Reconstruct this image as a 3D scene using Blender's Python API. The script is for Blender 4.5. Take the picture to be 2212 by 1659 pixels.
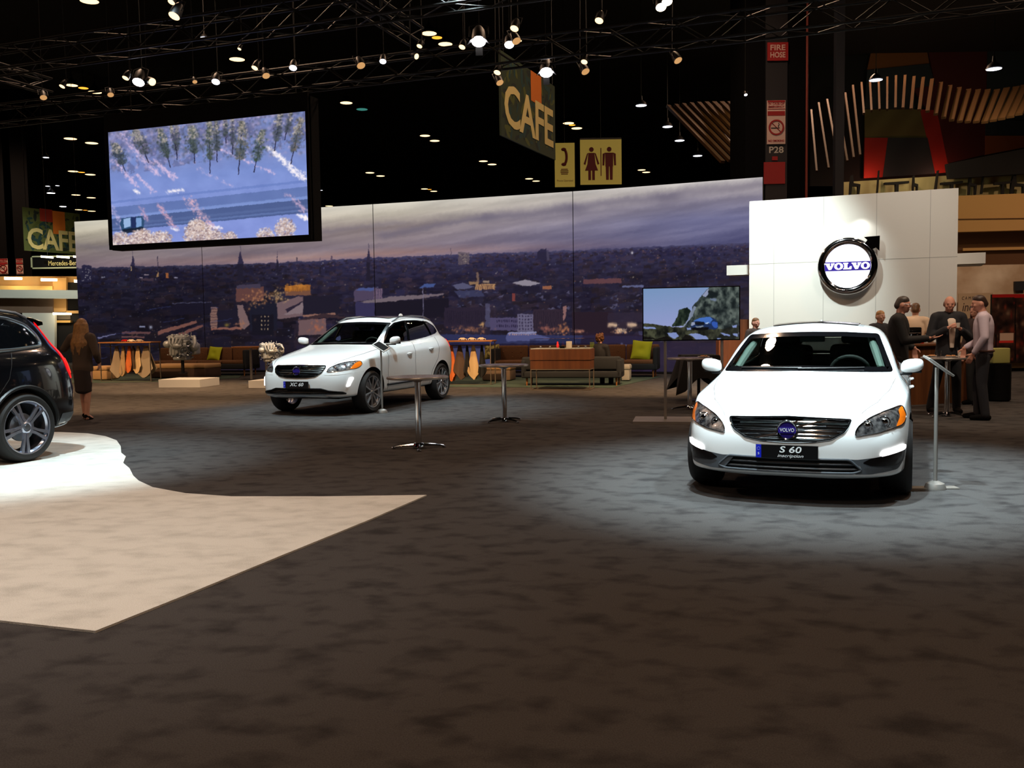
import bpy, bmesh, math, random
import numpy as np
from mathutils import Matrix, Vector
from mathutils.bvhtree import BVHTree

# ------------------------------------------------------------------ camera, world, lights
for o in list(bpy.data.objects): bpy.data.objects.remove(o)
SC = bpy.context.scene
COL = SC.collection
rad = math.radians
FPX, CXP, CYP, EYE = 1990.0, 1106.0, 829.5, 1.5
cam_data = bpy.data.cameras.new('camera'); cam = bpy.data.objects.new('camera', cam_data); COL.objects.link(cam)
cam_data.sensor_width = 36.0; cam_data.lens = FPX / 2212 * 36.0
cam_data.clip_start = 0.05; cam_data.clip_end = 400
CAM_R = Matrix.Rotation(rad(90 - 3.78), 3, 'X') @ Matrix.Rotation(rad(-0.86), 3, 'Z')
cam.matrix_world = Matrix.Translation((0, 0, EYE)) @ CAM_R.to_4x4()
SC.camera = cam
SC.view_settings.view_transform = 'Standard'; SC.view_settings.look = 'None'
SC.view_settings.exposure = 0.0; SC.view_settings.gamma = 1.0
SC.view_settings.use_curve_mapping = False
try: SC.cycles.use_denoising = True
except Exception: pass
SC.cycles.max_bounces = 6; SC.cycles.diffuse_bounces = 3; SC.cycles.glossy_bounces = 4
SC.cycles.transparent_max_bounces = 12; SC.cycles.sample_clamp_indirect = 3.0
SC.cycles.caustics_reflective = False; SC.cycles.caustics_refractive = False

W = bpy.data.worlds.new('hall_ambient'); SC.world = W; W.use_nodes = True
W.node_tree.nodes['Background'].inputs[0].default_value = (0.75, 0.6, 0.5, 1)
W.node_tree.nodes['Background'].inputs[1].default_value = 0.0

def lamp(kind, name, loc, energy, color=(1, 1, 1), target=None, size=0.2, spot=40, blend=0.6, shape=None, sy=None):
    d = bpy.data.lights.new(name, kind); d.energy = energy; d.color = color
    if kind in ('SPOT', 'POINT'): d.shadow_soft_size = size
    if kind == 'SPOT': d.spot_size = rad(spot); d.spot_blend = blend
    if kind == 'AREA':
        d.size = size
        if sy: d.shape = 'RECTANGLE'; d.size_y = sy
    o = bpy.data.objects.new(name, d); COL.objects.link(o); o.location = loc
    if target is not None:
        o.rotation_euler = (Vector(target) - Vector(loc)).to_track_quat('-Z', 'Y').to_euler()
    return o
COOL = (0.74, 0.93, 1.0); WARM = (1.0, 0.60, 0.30); NEUT = (1.0, 0.92, 0.82)
# spots on the white sedan
lamp('SPOT', 'key_spot', (1.4, 6.6, 6.6), 3700, COOL, (2.6, 8.2, 0.3), 0.12, 50, 0.8)
lamp('SPOT', 'key_spot', (4.6, 8.0, 6.8), 2200, COOL, (3.3, 8.8, 0.3), 0.12, 52, 0.8)
lamp('SPOT', 'key_spot', (2.8, 11.5, 7.0), 1500, COOL, (2.8, 9.0, 0.3), 0.12, 54, 0.85)
lamp('SPOT', 'key_spot', (0.2, 3.6, 6.9), 900, COOL, (2.5, 7.6, 0.5), 0.12, 34, 0.8)
# spots on the white suv
lamp('SPOT', 'key_spot', (-5.2, 13.4, 7.2), 2600, COOL, (-3.2, 16.2, 0.4), 0.12, 52, 0.9)
lamp('SPOT', 'key_spot', (-0.6, 14.6, 7.2), 2300, COOL, (-1.6, 16.4, 0.3), 0.12, 54, 0.9)
lamp('SPOT', 'key_spot', (-1.8, 19.4, 6.9), 900, COOL, (-2.4, 17.0, 0.5), 0.12, 50, 0.8)
# spots on the dark suv and its pale carpet
lamp('SPOT', 'key_spot', (-4.9, 8.4, 7.0), 2600, COOL, (-5.3, 10.4, 0.0), 0.12, 46, 0.8)
lamp('SPOT', 'key_spot', (-7.8, 6.5, 7.0), 1100, COOL, (-6.6, 9.4, 0.3), 0.12, 50, 0.8)
lamp('SPOT', 'key_spot', (-2.6, 13.5, 7.0), 700, COOL, (-6.0, 10.2, 0.6), 0.12, 44, 0.8)
lamp('SPOT', 'carpet_spot', (-3.4, 4.2, 7.0), 900, (1.0, .96, .92), (-3.3, 5.9, 0.0), 0.2, 66, 1.0)
# emblem wall, taken by a spot from its left side
lamp('SPOT', 'wall_spot', (4.4, 16.2, 6.2), 1900, (0.9, 1.0, 0.98), (5.5, 19.4, 2.5), 0.15, 56, 0.9)
lamp('SPOT', 'wall_spot', (7.4, 14.2, 6.4), 430, NEUT, (7.2, 18.8, 2.4), 0.15, 66, 0.9)
# warm hall wash from the high-bay lamps
for (x, y, e) in ((0, 1, 1100), (-9, 22, 1500), (4, 22, 1000), (12, 12, 1500), (-18, 10, 1500), (-28, 44, 3000), (12, 36, 1200), (30, 30, 2800), (-2, -8, 900)):
    lamp('SPOT', 'high_bay_light', (x, y, 13.5), e * 1.5, (1.0, 0.64, 0.42), (x, y, 0), 0.4, 150, 0.5)
# lounge accents
for (x, y, z, e, tx, ty, w_) in ((-9.9, 21.4, 6.2, 1000, -8.9, 23.2, 46), (-3.4, 20.4, 6.4, 1000, -6.2, 22.8, 44), (-1.2, 17.5, 6.4, 1000, -0.9, 21.4, 44), (3.4, 17.0, 6.4, 1300, 3.0, 20.4, 44), (-8.6, 14.4, 6.8, 1500, -7.6, 18.8, 44), (-12.2, 21.0, 6.4, 900, -11.8, 25.0, 44)):
    lamp('SPOT', 'lounge_spot', (x, y, z), e * 3.0, WARM, (tx, ty, 0.2), 0.08, w_, 0.8)
lamp('SPOT', 'guest_spot', (6.0, 11.0, 6.4), 620, (1.0, 0.82, 0.62), (6.6, 14.2, 0.7), 0.1, 50, 0.8)
# ------------------------------------------------------------------ helpers
def ray(px, py):
    return CAM_R @ Vector(((px - CXP) / FPX, -(py - CYP) / FPX, -1.0))
def on_floor(px, py, z=0.0):
    d = ray(px, py); t = (z - EYE) / d.z
    return Vector((d.x * t, d.y * t, z))
def at_depth(px, py, Y):
    d = ray(px, py); t = Y / d.y
    return Vector((d.x * t, Y, EYE + d.z * t))
def at_height(px, py, z): return on_floor(px, py, z)
def to_px(p):
    q = CAM_R.transposed() @ (Vector(p) - Vector((0, 0, EYE)))
    return CXP - FPX * q.x / q.z, CYP + FPX * q.y / q.z
def lin(c):
    def f(v):
        v = v / 255.0 if v > 1.0 or isinstance(v, int) else v
        return v / 12.92 if v <= 0.04045 else ((v + 0.055) / 1.055) ** 2.4
    return tuple(f(v) for v in c[:3]) + (1.0,)

MATS = {}
def mat(name, color=(128, 128, 128), rough=0.5, metal=0.0, emit=None, es=0.0, noise=None, bump=None, coat=0.0, spec=0.5):
    if name in MATS: return MATS[name]
    m = bpy.data.materials.new(name); m.use_nodes = True; nt = m.node_tree; b = nt.nodes['Principled BSDF']
    c = lin(color)
    b.inputs['Base Color'].default_value = c
    b.inputs['Roughness'].default_value = rough; b.inputs['Metallic'].default_value = metal
    b.inputs['Coat Weight'].default_value = coat; b.inputs['Coat Roughness'].default_value = 0.04
    b.inputs['Specular IOR Level'].default_value = spec
    if emit is not None:
        b.inputs['Emission Color'].default_value = lin(emit); b.inputs['Emission Strength'].default_value = es
    if noise:   # (scale, other colour, contrast)
        tc = nt.nodes.new('ShaderNodeTexCoord'); n = nt.nodes.new('ShaderNodeTexNoise'); r = nt.nodes.new('ShaderNodeValToRGB')
        n.inputs['Scale'].default_value = noise[0]; n.inputs['Detail'].default_value = 5
        nt.links.new(tc.outputs['Object'], n.inputs['Vector']); nt.links.new(n.outputs['Fac'], r.inputs['Fac'])
        r.color_ramp.elements[0].position = 0.5 - noise[2]; r.color_ramp.elements[1].position = 0.5 + noise[2]
        r.color_ramp.elements[0].color = c; r.color_ramp.elements[1].color = lin(noise[1])
        nt.links.new(r.outputs['Color'], b.inputs['Base Color'])
    if bump:    # (scale, strength)
        tc = nt.nodes.new('ShaderNodeTexCoord'); n = nt.nodes.new('ShaderNodeTexNoise'); bp = nt.nodes.new('ShaderNodeBump')
        n.inputs['Scale'].default_value = bump[0]; n.inputs['Detail'].default_value = 3
        bp.inputs['Strength'].default_value = bump[1]; bp.inputs['Distance'].default_value = 0.01
        nt.links.new(tc.outputs['Object'], n.inputs['Vector']); nt.links.new(n.outputs['Fac'], bp.inputs['Height'])
        nt.links.new(bp.outputs['Normal'], b.inputs['Normal'])
    MATS[name] = m
    return m
def wood(name, c1, c2, scale=6.0, rough=0.45, axis=0):
    if name in MATS: return MATS[name]
    m = mat(name, c1, rough); nt = m.node_tree; b = nt.nodes['Principled BSDF']
    tc = nt.nodes.new('ShaderNodeTexCoord'); mp = nt.nodes.new('ShaderNodeMapping'); n = nt.nodes.new('ShaderNodeTexNoise'); r = nt.nodes.new('ShaderNodeValToRGB')
    s = [scale * 4] * 3; s[axis] = scale * 0.3
    mp.inputs['Scale'].default_value = s; n.inputs['Scale'].default_value = 1.0; n.inputs['Detail'].default_value = 6
    nt.links.new(tc.outputs['Object'], mp.inputs['Vector']); nt.links.new(mp.outputs['Vector'], n.inputs['Vector']); nt.links.new(n.outputs['Fac'], r.inputs['Fac'])
    r.color_ramp.elements[0].position = 0.35; r.color_ramp.elements[1].position = 0.68
    r.color_ramp.elements[0].color = lin(c1); r.color_ramp.elements[1].color = lin(c2)
    nt.links.new(r.outputs['Color'], b.inputs['Base Color'])
    return m
def glass(name, tint=(0.8, 0.85, 0.85), ior=1.5, dark=0.0):
    """thin pane: see-through with a real mirror-like reflection that grows at grazing angles"""
    if name in MATS: return MATS[name]
    m = bpy.data.materials.new(name); m.use_nodes = True; nt = m.node_tree
    for n in list(nt.nodes): nt.nodes.remove(n)
    out = nt.nodes.new('ShaderNodeOutputMaterial'); mx = nt.nodes.new('ShaderNodeMixShader'); lw = nt.nodes.new('ShaderNodeLayerWeight'); lw.inputs[0].default_value = .5; pw = nt.nodes.new('ShaderNodeMath'); pw.operation = 'POWER'; pw.inputs[1].default_value = 5.0; fr = nt.nodes.new('ShaderNodeMath'); fr.operation = 'MULTIPLY_ADD'
    t = nt.nodes.new('ShaderNodeBsdfTransparent'); g = nt.nodes.new('ShaderNodeBsdfGlossy')
    r0 = ((ior - 1) / (ior + 1)) ** 2; nt.links.new(lw.outputs['Facing'], pw.inputs[0]); nt.links.new(pw.outputs[0], fr.inputs[0]); fr.inputs[1].default_value = 1 - r0; fr.inputs[2].default_value = r0; t.inputs['Color'].default_value = (*tint, 1); g.inputs['Roughness'].default_value = 0.01
    nt.links.new(fr.outputs[0], mx.inputs[0]); nt.links.new(t.outputs[0], mx.inputs[1]); nt.links.new(g.outputs[0], mx.inputs[2])
    nt.links.new(mx.outputs[0], out.inputs['Surface']); MATS[name] = m
    return m
def painted(name, strength=1.0, rough=0.6, spec=0.2):
    """colour comes from the 'Col' attribute of the mesh; strength>0 = backlit print or screen"""
    if name in MATS: return MATS[name]
    m = mat(name, (20, 20, 20), rough, spec=spec); nt = m.node_tree; b = nt.nodes['Principled BSDF']
    a = nt.nodes.new('ShaderNodeAttribute'); a.attribute_name = 'Col'
    if strength > 0:
        nt.links.new(a.outputs['Color'], b.inputs['Emission Color']); b.inputs['Emission Strength'].default_value = strength
    else:
        nt.links.new(a.outputs['Color'], b.inputs['Base Color'])
    return m

def tag(o, label=None, cat=None, group=None, kind=None):
    if label: o['label'] = label
    if cat: o['category'] = cat
    if group: o['group'] = group
    if kind: o['kind'] = kind
    return o
def thing(name, label, cat, loc=(0, 0, 0), rz=0.0, group=None, M=None):
    o = bpy.data.objects.new(name, None); COL.objects.link(o); o.empty_display_size = 0.2
    if M is not None: o.matrix_world = M
    else: o.location = loc; o.rotation_euler = (0, 0, rz)
    return tag(o, label, cat, group)
def link_mesh(name, me, parent=None):
    o = bpy.data.objects.new(name, me); COL.objects.link(o)
    if parent is not None: o.parent = parent
    return o
def copy_tree(o, parent=None):
    c = o.copy(); COL.objects.link(c)
    if parent is not None: c.parent = parent
    for ch in list(o.children): copy_tree(ch, c)
    return c

class MB:
    """collects shapes and links them as ONE mesh object"""
    def __init__(s): s.v = []; s.f = []; s.mi = []; s.mats = []; s.m = 0
    def use(s, m):
        if m not in s.mats: s.mats.append(m)
        s.m = s.mats.index(m); return s
    def add(s, verts, faces, M=None):
        b = len(s.v)
        if M is not None: verts = [M @ Vector(v) for v in verts]
        s.v.extend([tuple(v) for v in verts]); s.f.extend([tuple(i + b for i in f) for f in faces]); s.mi.extend([s.m] * len(faces)); return s
    def box(s, c, size, M=None, rz=0.0, taper=1.0):
        x, y, z = size[0] / 2, size[1] / 2, size[2] / 2
        vs = []
        for k, t in ((-1, 1.0), (1, taper)):
            for (i, j) in ((-1, -1), (1, -1), (1, 1), (-1, 1)): vs.append(Vector((i * x * t, j * y * t, k * z)))
        R = Matrix.Rotation(rz, 3, 'Z'); vs = [R @ v + Vector(c) for v in vs]
        return s.add(vs, [(3, 2, 1, 0), (4, 5, 6, 7), (0, 1, 5, 4), (1, 2, 6, 5), (2, 3, 7, 6), (3, 0, 4, 7)], M)
    def rbox(s, c, size, r=0.02, M=None, seg=3, rz=0.0):
        """box with rounded edges"""
        bm = bmesh.new(); bmesh.ops.create_cube(bm, size=1.0)
        for v in bm.verts: v.co = Vector((v.co.x * size[0], v.co.y * size[1], v.co.z * size[2]))
        bmesh.ops.bevel(bm, geom=bm.edges[:], offset=r, segments=seg, profile=0.5, affect='EDGES')
        R = Matrix.Rotation(rz, 3, 'Z'); bm.verts.index_update()
        vs = [R @ v.co + Vector(c) for v in bm.verts]; fs = [[v.index for v in f.verts] for f in bm.faces]; bm.free()
        return s.add(vs, fs, M)
    def cyl(s, p0, p1, r0, r1=None, n=16, cap=True, M=None):
        r1 = r0 if r1 is None else r1
        p0 = Vector(p0); p1 = Vector(p1); d = (p1 - p0)
        if d.length < 1e-9: return s
        q = d.to_track_quat('Z', 'Y'); vs = []
        for p, r in ((p0, r0), (p1, r1)):
            for i in range(n):
                a = 2 * math.pi * i / n; vs.append(p + q @ Vector((r * math.cos(a), r * math.sin(a), 0)))
        fs = [(i, (i + 1) % n, n + (i + 1) % n, n + i) for i in range(n)]
        if cap: fs += [tuple(range(n - 1, -1, -1)), tuple(range(n, 2 * n))]
        return s.add(vs, fs, M)
    def bar(s, p0, p1, w, h, M=None):
        p0 = Vector(p0); p1 = Vector(p1); d = p1 - p0; q = d.to_track_quat('Z', 'Y'); vs = []
        for p in (p0, p1):
            for (i, j) in ((-1, -1), (1, -1), (1, 1), (-1, 1)): vs.append(p + q @ Vector((i * w / 2, j * h / 2, 0)))
        return s.add(vs, [(3, 2, 1, 0), (4, 5, 6, 7), (0, 1, 5, 4), (1, 2, 6, 5), (2, 3, 7, 6), (3, 0, 4, 7)], M)
    def lathe(s, prof, n=24, M=None):
        """profile of (r, z) turned about Z"""
        vs = []; fs = []
        for r, z in prof:
            for i in range(n):
                a = 2 * math.pi * i / n; vs.append((max(r, 1e-4) * math.cos(a), max(r, 1e-4) * math.sin(a), z))
        for k in range(len(prof) - 1):
            for i in range(n): fs.append((k * n + i, k * n + (i + 1) % n, (k + 1) * n + (i + 1) % n, (k + 1) * n + i))
        return s.add(vs, fs, M)
    def tube(s, pts, r, n=8, closed=False, M=None):
        pts = [Vector(p) for p in pts]; N = len(pts); vs = []; fs = []; up = None
        for i, p in enumerate(pts):
            if closed: t = pts[(i + 1) % N] - pts[i - 1]
            else: t = pts[min(i + 1, N - 1)] - pts[max(i - 1, 0)]
            t.normalize()
            if up is None:
                up = Vector((0, 0, 1)) if abs(t.z) < 0.9 else Vector((1, 0, 0))
            x = up.cross(t); x = x.normalized() if x.length > 1e-6 else Vector((1, 0, 0)); y = t.cross(x).normalized(); up = y
            rr = r[i] if isinstance(r, (list, tuple)) else r
            for k in range(n):
                a = 2 * math.pi * k / n; vs.append(p + x * rr * math.cos(a) + y * rr * math.sin(a))
        for i in range(N if closed else N - 1):
            for k in range(n): fs.append((i * n + k, i * n + (k + 1) % n, ((i + 1) % N) * n + (k + 1) % n, ((i + 1) % N) * n + k))
        if not closed: fs += [tuple(range(n - 1, -1, -1)), tuple((N - 1) * n + k for k in range(n))]
        return s.add(vs, fs, M)
    def ell(s, c, r, M=None, nu=16, nv=10, rot=None):
        vs = []; fs = []
        for j in range(nv + 1):
            th = math.pi * j / nv
            for i in range(nu):
                a = 2 * math.pi * i / nu; v = Vector((r[0] * math.sin(th) * math.cos(a), r[1] * math.sin(th) * math.sin(a), r[2] * math.cos(th)))
                if rot is not None: v = rot @ v
                vs.append(v + Vector(c))
        for j in range(nv):
            for i in range(nu): fs.append((j * nu + i, (j + 1) * nu + i, (j + 1) * nu + (i + 1) % nu, j * nu + (i + 1) % nu))
        return s.add(vs, fs, M)
    def prism(s, poly, d, M=None, z0=0.0):
        """2D polygon (x, y) extruded from z0 to z0+d"""
        n = len(poly); bm = bmesh.new()
        vs = [bm.verts.new((p[0], p[1], 0)) for p in poly]; f = bm.faces.new(vs)
        r = bmesh.ops.triangulate(bm, faces=[f]); bm.verts.index_update()
        tri = [[v.index for v in g.verts] for g in bm.faces]; bm.free()
        V = [(p[0], p[1], z0) for p in poly] + [(p[0], p[1], z0 + d) for p in poly]
        F = [tuple(reversed(t)) for t in tri] + [tuple(i + n for i in t) for t in tri] + [(i, (i + 1) % n, n + (i + 1) % n, n + i) for i in range(n)]
        return s.add(V, F, M)
    def grid(s, fn, nu, nv, M=None, closed_u=False):
        vs = [fn(i / nu, j / nv) for j in range(nv + 1) for i in range(nu + (0 if closed_u else 1))]
        w = nu + (0 if closed_u else 1); fs = []
        for j in range(nv):
            for i in range(nu):
                a = j * w + i; b = j * w + (i + 1) % w; fs.append((a, b, b + w, a + w))
        return s.add(vs, fs, M)
    def build(s, name, m=None, parent=None, smooth=True, angle=40, loc=None, fix=True):
        me = bpy.data.meshes.new(name); me.from_pydata(s.v, [], s.f)
        if fix:
            bm = bmesh.new(); bm.from_mesh(me); bmesh.ops.recalc_face_normals(bm, faces=bm.faces[:]); bm.to_mesh(me); bm.free()
        if s.mats:
            for q in s.mats: me.materials.append(q)
            me.polygons.foreach_set('material_index', s.mi)
        elif m is not None: me.materials.append(m)
        if smooth:
            me.shade_smooth(); me.set_sharp_from_angle(angle=rad(angle))
        me.update()
        o = link_mesh(name, me, parent)
        if loc is not None: o.location = loc
        return o

def text_mesh(txt, size, depth=0.004, offset=0.0, shear=0.0, spacing=1.0, ax='CENTER'):
    cu = bpy.data.curves.new('lettering', 'FONT'); cu.body = txt; cu.size = size; cu.extrude = depth; cu.offset = offset
    cu.shear = shear; cu.space_character = spacing; cu.align_x = ax; cu.align_y = 'CENTER'; cu.resolution_u = 3
    o = bpy.data.objects.new('lettering', cu); COL.objects.link(o); bpy.context.view_layer.update()
    me = bpy.data.meshes.new_from_object(o.evaluated_get(bpy.context.evaluated_depsgraph_get()))
    bpy.data.objects.remove(o); bpy.data.curves.remove(cu)
    return me
def frame(x, y, z, o=(0, 0, 0)):
    """matrix from axis vectors"""
    M = Matrix.Identity(4)
    for i, a in enumerate((x, y, z)):
        a = Vector(a)
        for k in range(3): M[k][i] = a[k]
    for k in range(3): M[k][3] = o[k]
    return M
def put_text(name, txt, size, M, m, parent, depth=0.004, **k):
    me = text_mesh(txt, size, depth, **k); me.materials.append(m); me.transform(M)
    return link_mesh(name, me, parent)
def flat_text(txt, size, w=None, **k):
    """lettering as verts/faces, scaled to width w"""
    me = text_mesh(txt, size, **k)
    vs = [v.co.copy() for v in me.vertices]; fs = [tuple(p.vertices) for p in me.polygons]
    if w and vs:
        x0 = min(v.x for v in vs); x1 = max(v.x for v in vs); s_ = w / (x1 - x0)
        for v in vs: v.x = (v.x - (x0 + x1) / 2) * s_
    bpy.data.meshes.remove(me)
    return vs, fs

# colour canvas used for printed walls and screens (sRGB 0..255)
class Canvas:
    def __init__(s, x0, y0, x1, y1, ss=1.0):
        s.x0, s.y0, s.ss = x0, y0, ss; s.w = int((x1 - x0) * ss) + 1; s.h = int((y1 - y0) * ss) + 1
        s.a = np.zeros((s.h, s.w, 3)); s.X, s.Y = np.meshgrid(x0 + np.arange(s.w) / ss, y0 + np.arange(s.h) / ss)
    def poly(s, pts, c, alpha=1.0):
        xs = [p[0] for p in pts]; ys = [p[1] for p in pts]
        i0 = max(0, int((min(xs) - s.x0) * s.ss)); i1 = min(s.w, int((max(xs) - s.x0) * s.ss) + 2)
        j0 = max(0, int((min(ys) - s.y0) * s.ss)); j1 = min(s.h, int((max(ys) - s.y0) * s.ss) + 2)
        if i1 <= i0 or j1 <= j0: return
        X = s.X[j0:j1, i0:i1]; Y = s.Y[j0:j1, i0:i1]; inside = np.zeros(X.shape, bool); n = len(pts)
        for k in range(n):
            xa, ya = pts[k]; xb, yb = pts[(k + 1) % n]
            if ya == yb: continue
            c_ = ((ya > Y) != (yb > Y)) & (X < (xb - xa) * (Y - ya) / (yb - ya) + xa); inside ^= c_
        s.a[j0:j1, i0:i1][inside] = s.a[j0:j1, i0:i1][inside] * (1 - alpha) + np.array(c, float) * alpha
    def rect(s, x, y, w, h, c, alpha=1.0, sk=0.0):
        s.poly([(x, y), (x + w, y + sk * w), (x + w, y + h + sk * w), (x, y + h)], c, alpha)
    def dot(s, x, y, r, c, alpha=1.0, ry=None, ang=0.0):
        ry = ry or r; R = max(r, ry) * 2.5 + 1
        i0 = max(0, int((x - R - s.x0) * s.ss)); i1 = min(s.w, int((x + R - s.x0) * s.ss) + 2); j0 = max(0, int((y - R - s.y0) * s.ss)); j1 = min(s.h, int((y + R - s.y0) * s.ss) + 2)
        if i1 <= i0 or j1 <= j0: return
        X = s.X[j0:j1, i0:i1] - x; Y = s.Y[j0:j1, i0:i1] - y; ca, sa = math.cos(ang), math.sin(ang)
        d = ((X * ca + Y * sa) / r) ** 2 + ((-X * sa + Y * ca) / ry) ** 2
        a = (np.exp(-d * 0.9) * alpha)[..., None]; s.a[j0:j1, i0:i1] = s.a[j0:j1, i0:i1] * (1 - a) + np.array(c, float) * a
    def warp(s, amp, scale):
        dx = (fbm(s.X, s.Y, scale, scale, 31, 3) - .5) * 2 * amp * s.ss; dy = (fbm(s.X, s.Y, scale, scale, 32, 3) - .5) * 2 * amp * s.ss
        j, i = np.meshgrid(np.arange(s.h), np.arange(s.w), indexing='ij')
        s.a = s.a[np.clip(np.round(j + dy).astype(int), 0, s.h - 1), np.clip(np.round(i + dx).astype(int), 0, s.w - 1)]
    def blur(s, n=1):
        for _ in range(n):
            for ax in (0, 1): s.a = (np.roll(s.a, 1, ax) + 2 * s.a + np.roll(s.a, -1, ax)) / 4
    def sample(s, xs, ys):
        i = np.clip(np.round((xs - s.x0) * s.ss).astype(int), 0, s.w - 1); j = np.clip(np.round((ys - s.y0) * s.ss).astype(int), 0, s.h - 1)
        return s.a[j, i]
def fbm(X, Y, sx, sy, seed=0, octv=4):
    rng = np.random.RandomState(seed); out = np.zeros(X.shape); amp = 1.0; tot = 0
    for o in range(octv):
        T = rng.rand(64, 64); u = X / sx * 2 ** o + 17.3 * o; v = Y / sy * 2 ** o + 9.1 * o
        i = np.floor(u).astype(int); j = np.floor(v).astype(int); fu = u - i; fv = v - j; fu = fu * fu * (3 - 2 * fu); fv = fv * fv * (3 - 2 * fv)
        g = lambda a, b: T[b % 64, a % 64]
        out += amp * ((g(i, j) * (1 - fu) + g(i + 1, j) * fu) * (1 - fv) + (g(i, j + 1) * (1 - fu) + g(i + 1, j + 1) * fu) * fv); tot += amp; amp *= 0.5
    return out / tot
def painted_sheet(name, corner_fn, nu, nv, canvas, m, parent, thick=None):
    """grid of points corner_fn(u,v) coloured from the canvas at the place where the print shows that point"""
    us = np.linspace(0, 1, nu + 1); vs = np.linspace(0, 1, nv + 1)
    P = np.array([[corner_fn(u, v) for u in us] for v in vs], float).reshape(-1, 3)
    R = np.array(CAM_R); q = (P - np.array([0, 0, EYE])) @ R
    px = CXP - FPX * q[:, 0] / q[:, 2]; py = CYP + FPX * q[:, 1] / q[:, 2]
    c = canvas.sample(px, py) / 255.0; c = np.where(c <= 0.04045, c / 12.92, ((c + 0.055) / 1.055) ** 2.4)
    w = nu + 1; jj, ii = np.meshgrid(np.arange(nv), np.arange(nu), indexing='ij'); a = (jj * w + ii).ravel()
    F = np.stack([a, a + 1, a + 1 + w, a + w], 1)
    me = bpy.data.meshes.new(name); me.vertices.add(len(P)); me.loops.add(F.size); me.polygons.add(len(F))
    return P, F, c, me, m, parent, name
def finish_sheet(t, origin=None):
    P, F, c, me, m, parent, name = t
    me.vertices.foreach_set('co', P.ravel()); me.loops.foreach_set('vertex_index', F.ravel().astype(np.int32))
    me.polygons.foreach_set('loop_start', np.arange(0, F.size, 4, dtype=np.int32))
    me.update(calc_edges=True)
    at = me.color_attributes.new('Col', 'FLOAT_COLOR', 'POINT'); at.data.foreach_set('color', np.concatenate([c, np.ones((len(c), 1))], 1).astype(np.float32).ravel())
    me.materials.append(m); me.validate()
    o = link_mesh(name, me, parent)
    if parent is not None:
        bpy.context.view_layer.update(); o.matrix_parent_inverse = Matrix.Identity(4); me.transform(parent.matrix_world.inverted())
    return o
# ------------------------------------------------------------------ car bodies
M_WHITE = mat('white_car_paint', (236, 240, 240), 0.25, coat=1.0)
M_BLACKP = mat('black_car_paint', (7, 8, 11), 0.18, coat=1.0)
M_TRIM = mat('black_plastic_trim', (16, 17, 19), 0.45)
M_DGREY = mat('dark_grey_plastic', (70, 76, 82), 0.5)
M_GLOSSK = mat('gloss_black_trim', (8, 8, 10), 0.12)
M_CHROME = mat('chrome', (225, 228, 232), 0.08, 1.0)
M_SATIN = mat('satin_silver', (176, 184, 192), 0.28, 1.0)
M_ALLOY = mat('dark_alloy', (164, 168, 174), 0.35, 0.7)
M_ALLOYB = mat('bright_alloy', (190, 196, 214), 0.25, 0.9)
M_TYRE = mat('tyre_rubber', (17, 17, 18), 0.7)
M_WELL = mat('wheel_well_black', (6, 6, 6), 0.9)
M_LINER = mat('cabin_lining_grey', (92, 104, 100), 0.85)
M_SEAT = mat('dark_seat_fabric', (22, 24, 24), 0.8)
M_DASH = mat('dash_top_grey', (88, 100, 98), 0.8)
M_WIND = glass('windscreen_glass', (0.74, 0.82, 0.77), 1.55)
M_TINT = glass('tinted_side_glass', (0.22, 0.24, 0.24), 1.6)
M_TINTD = glass('privacy_glass', (0.04, 0.045, 0.045), 1.6)
M_LENS = glass('lamp_lens', (0.92, 0.93, 0.95), 1.45)
M_HLBACK = mat('headlamp_inside', (40, 40, 44), 0.3, 0.7, noise=(26, (150, 146, 142), .16))
M_AMBER = mat('amber_lens', (240, 120, 20), 0.2, emit=(230, 110, 20), es=0.35)
M_REDL = mat('red_lens', (200, 10, 12), 0.15, emit=(215, 10, 14), es=0.9)
M_REDGLOW = mat('red_lamp_lit', (255, 40, 30), 0.2, emit=(255, 60, 40), es=1.6)
M_DRL = mat('day_running_light', (255, 255, 255), 0.3, emit=(255, 250, 250), es=3.0)
M_BADGE = mat('badge_blue', (42, 30, 120), 0.25)
M_LETTERW = mat('white_lettering', (232, 238, 240), 0.4, emit=(225, 235, 238), es=0.0)
M_EUBLUE = mat('plate_blue', (20, 36, 190), 0.35)
M_PLATEK = mat('plate_black', (10, 11, 13), 0.3)

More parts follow.
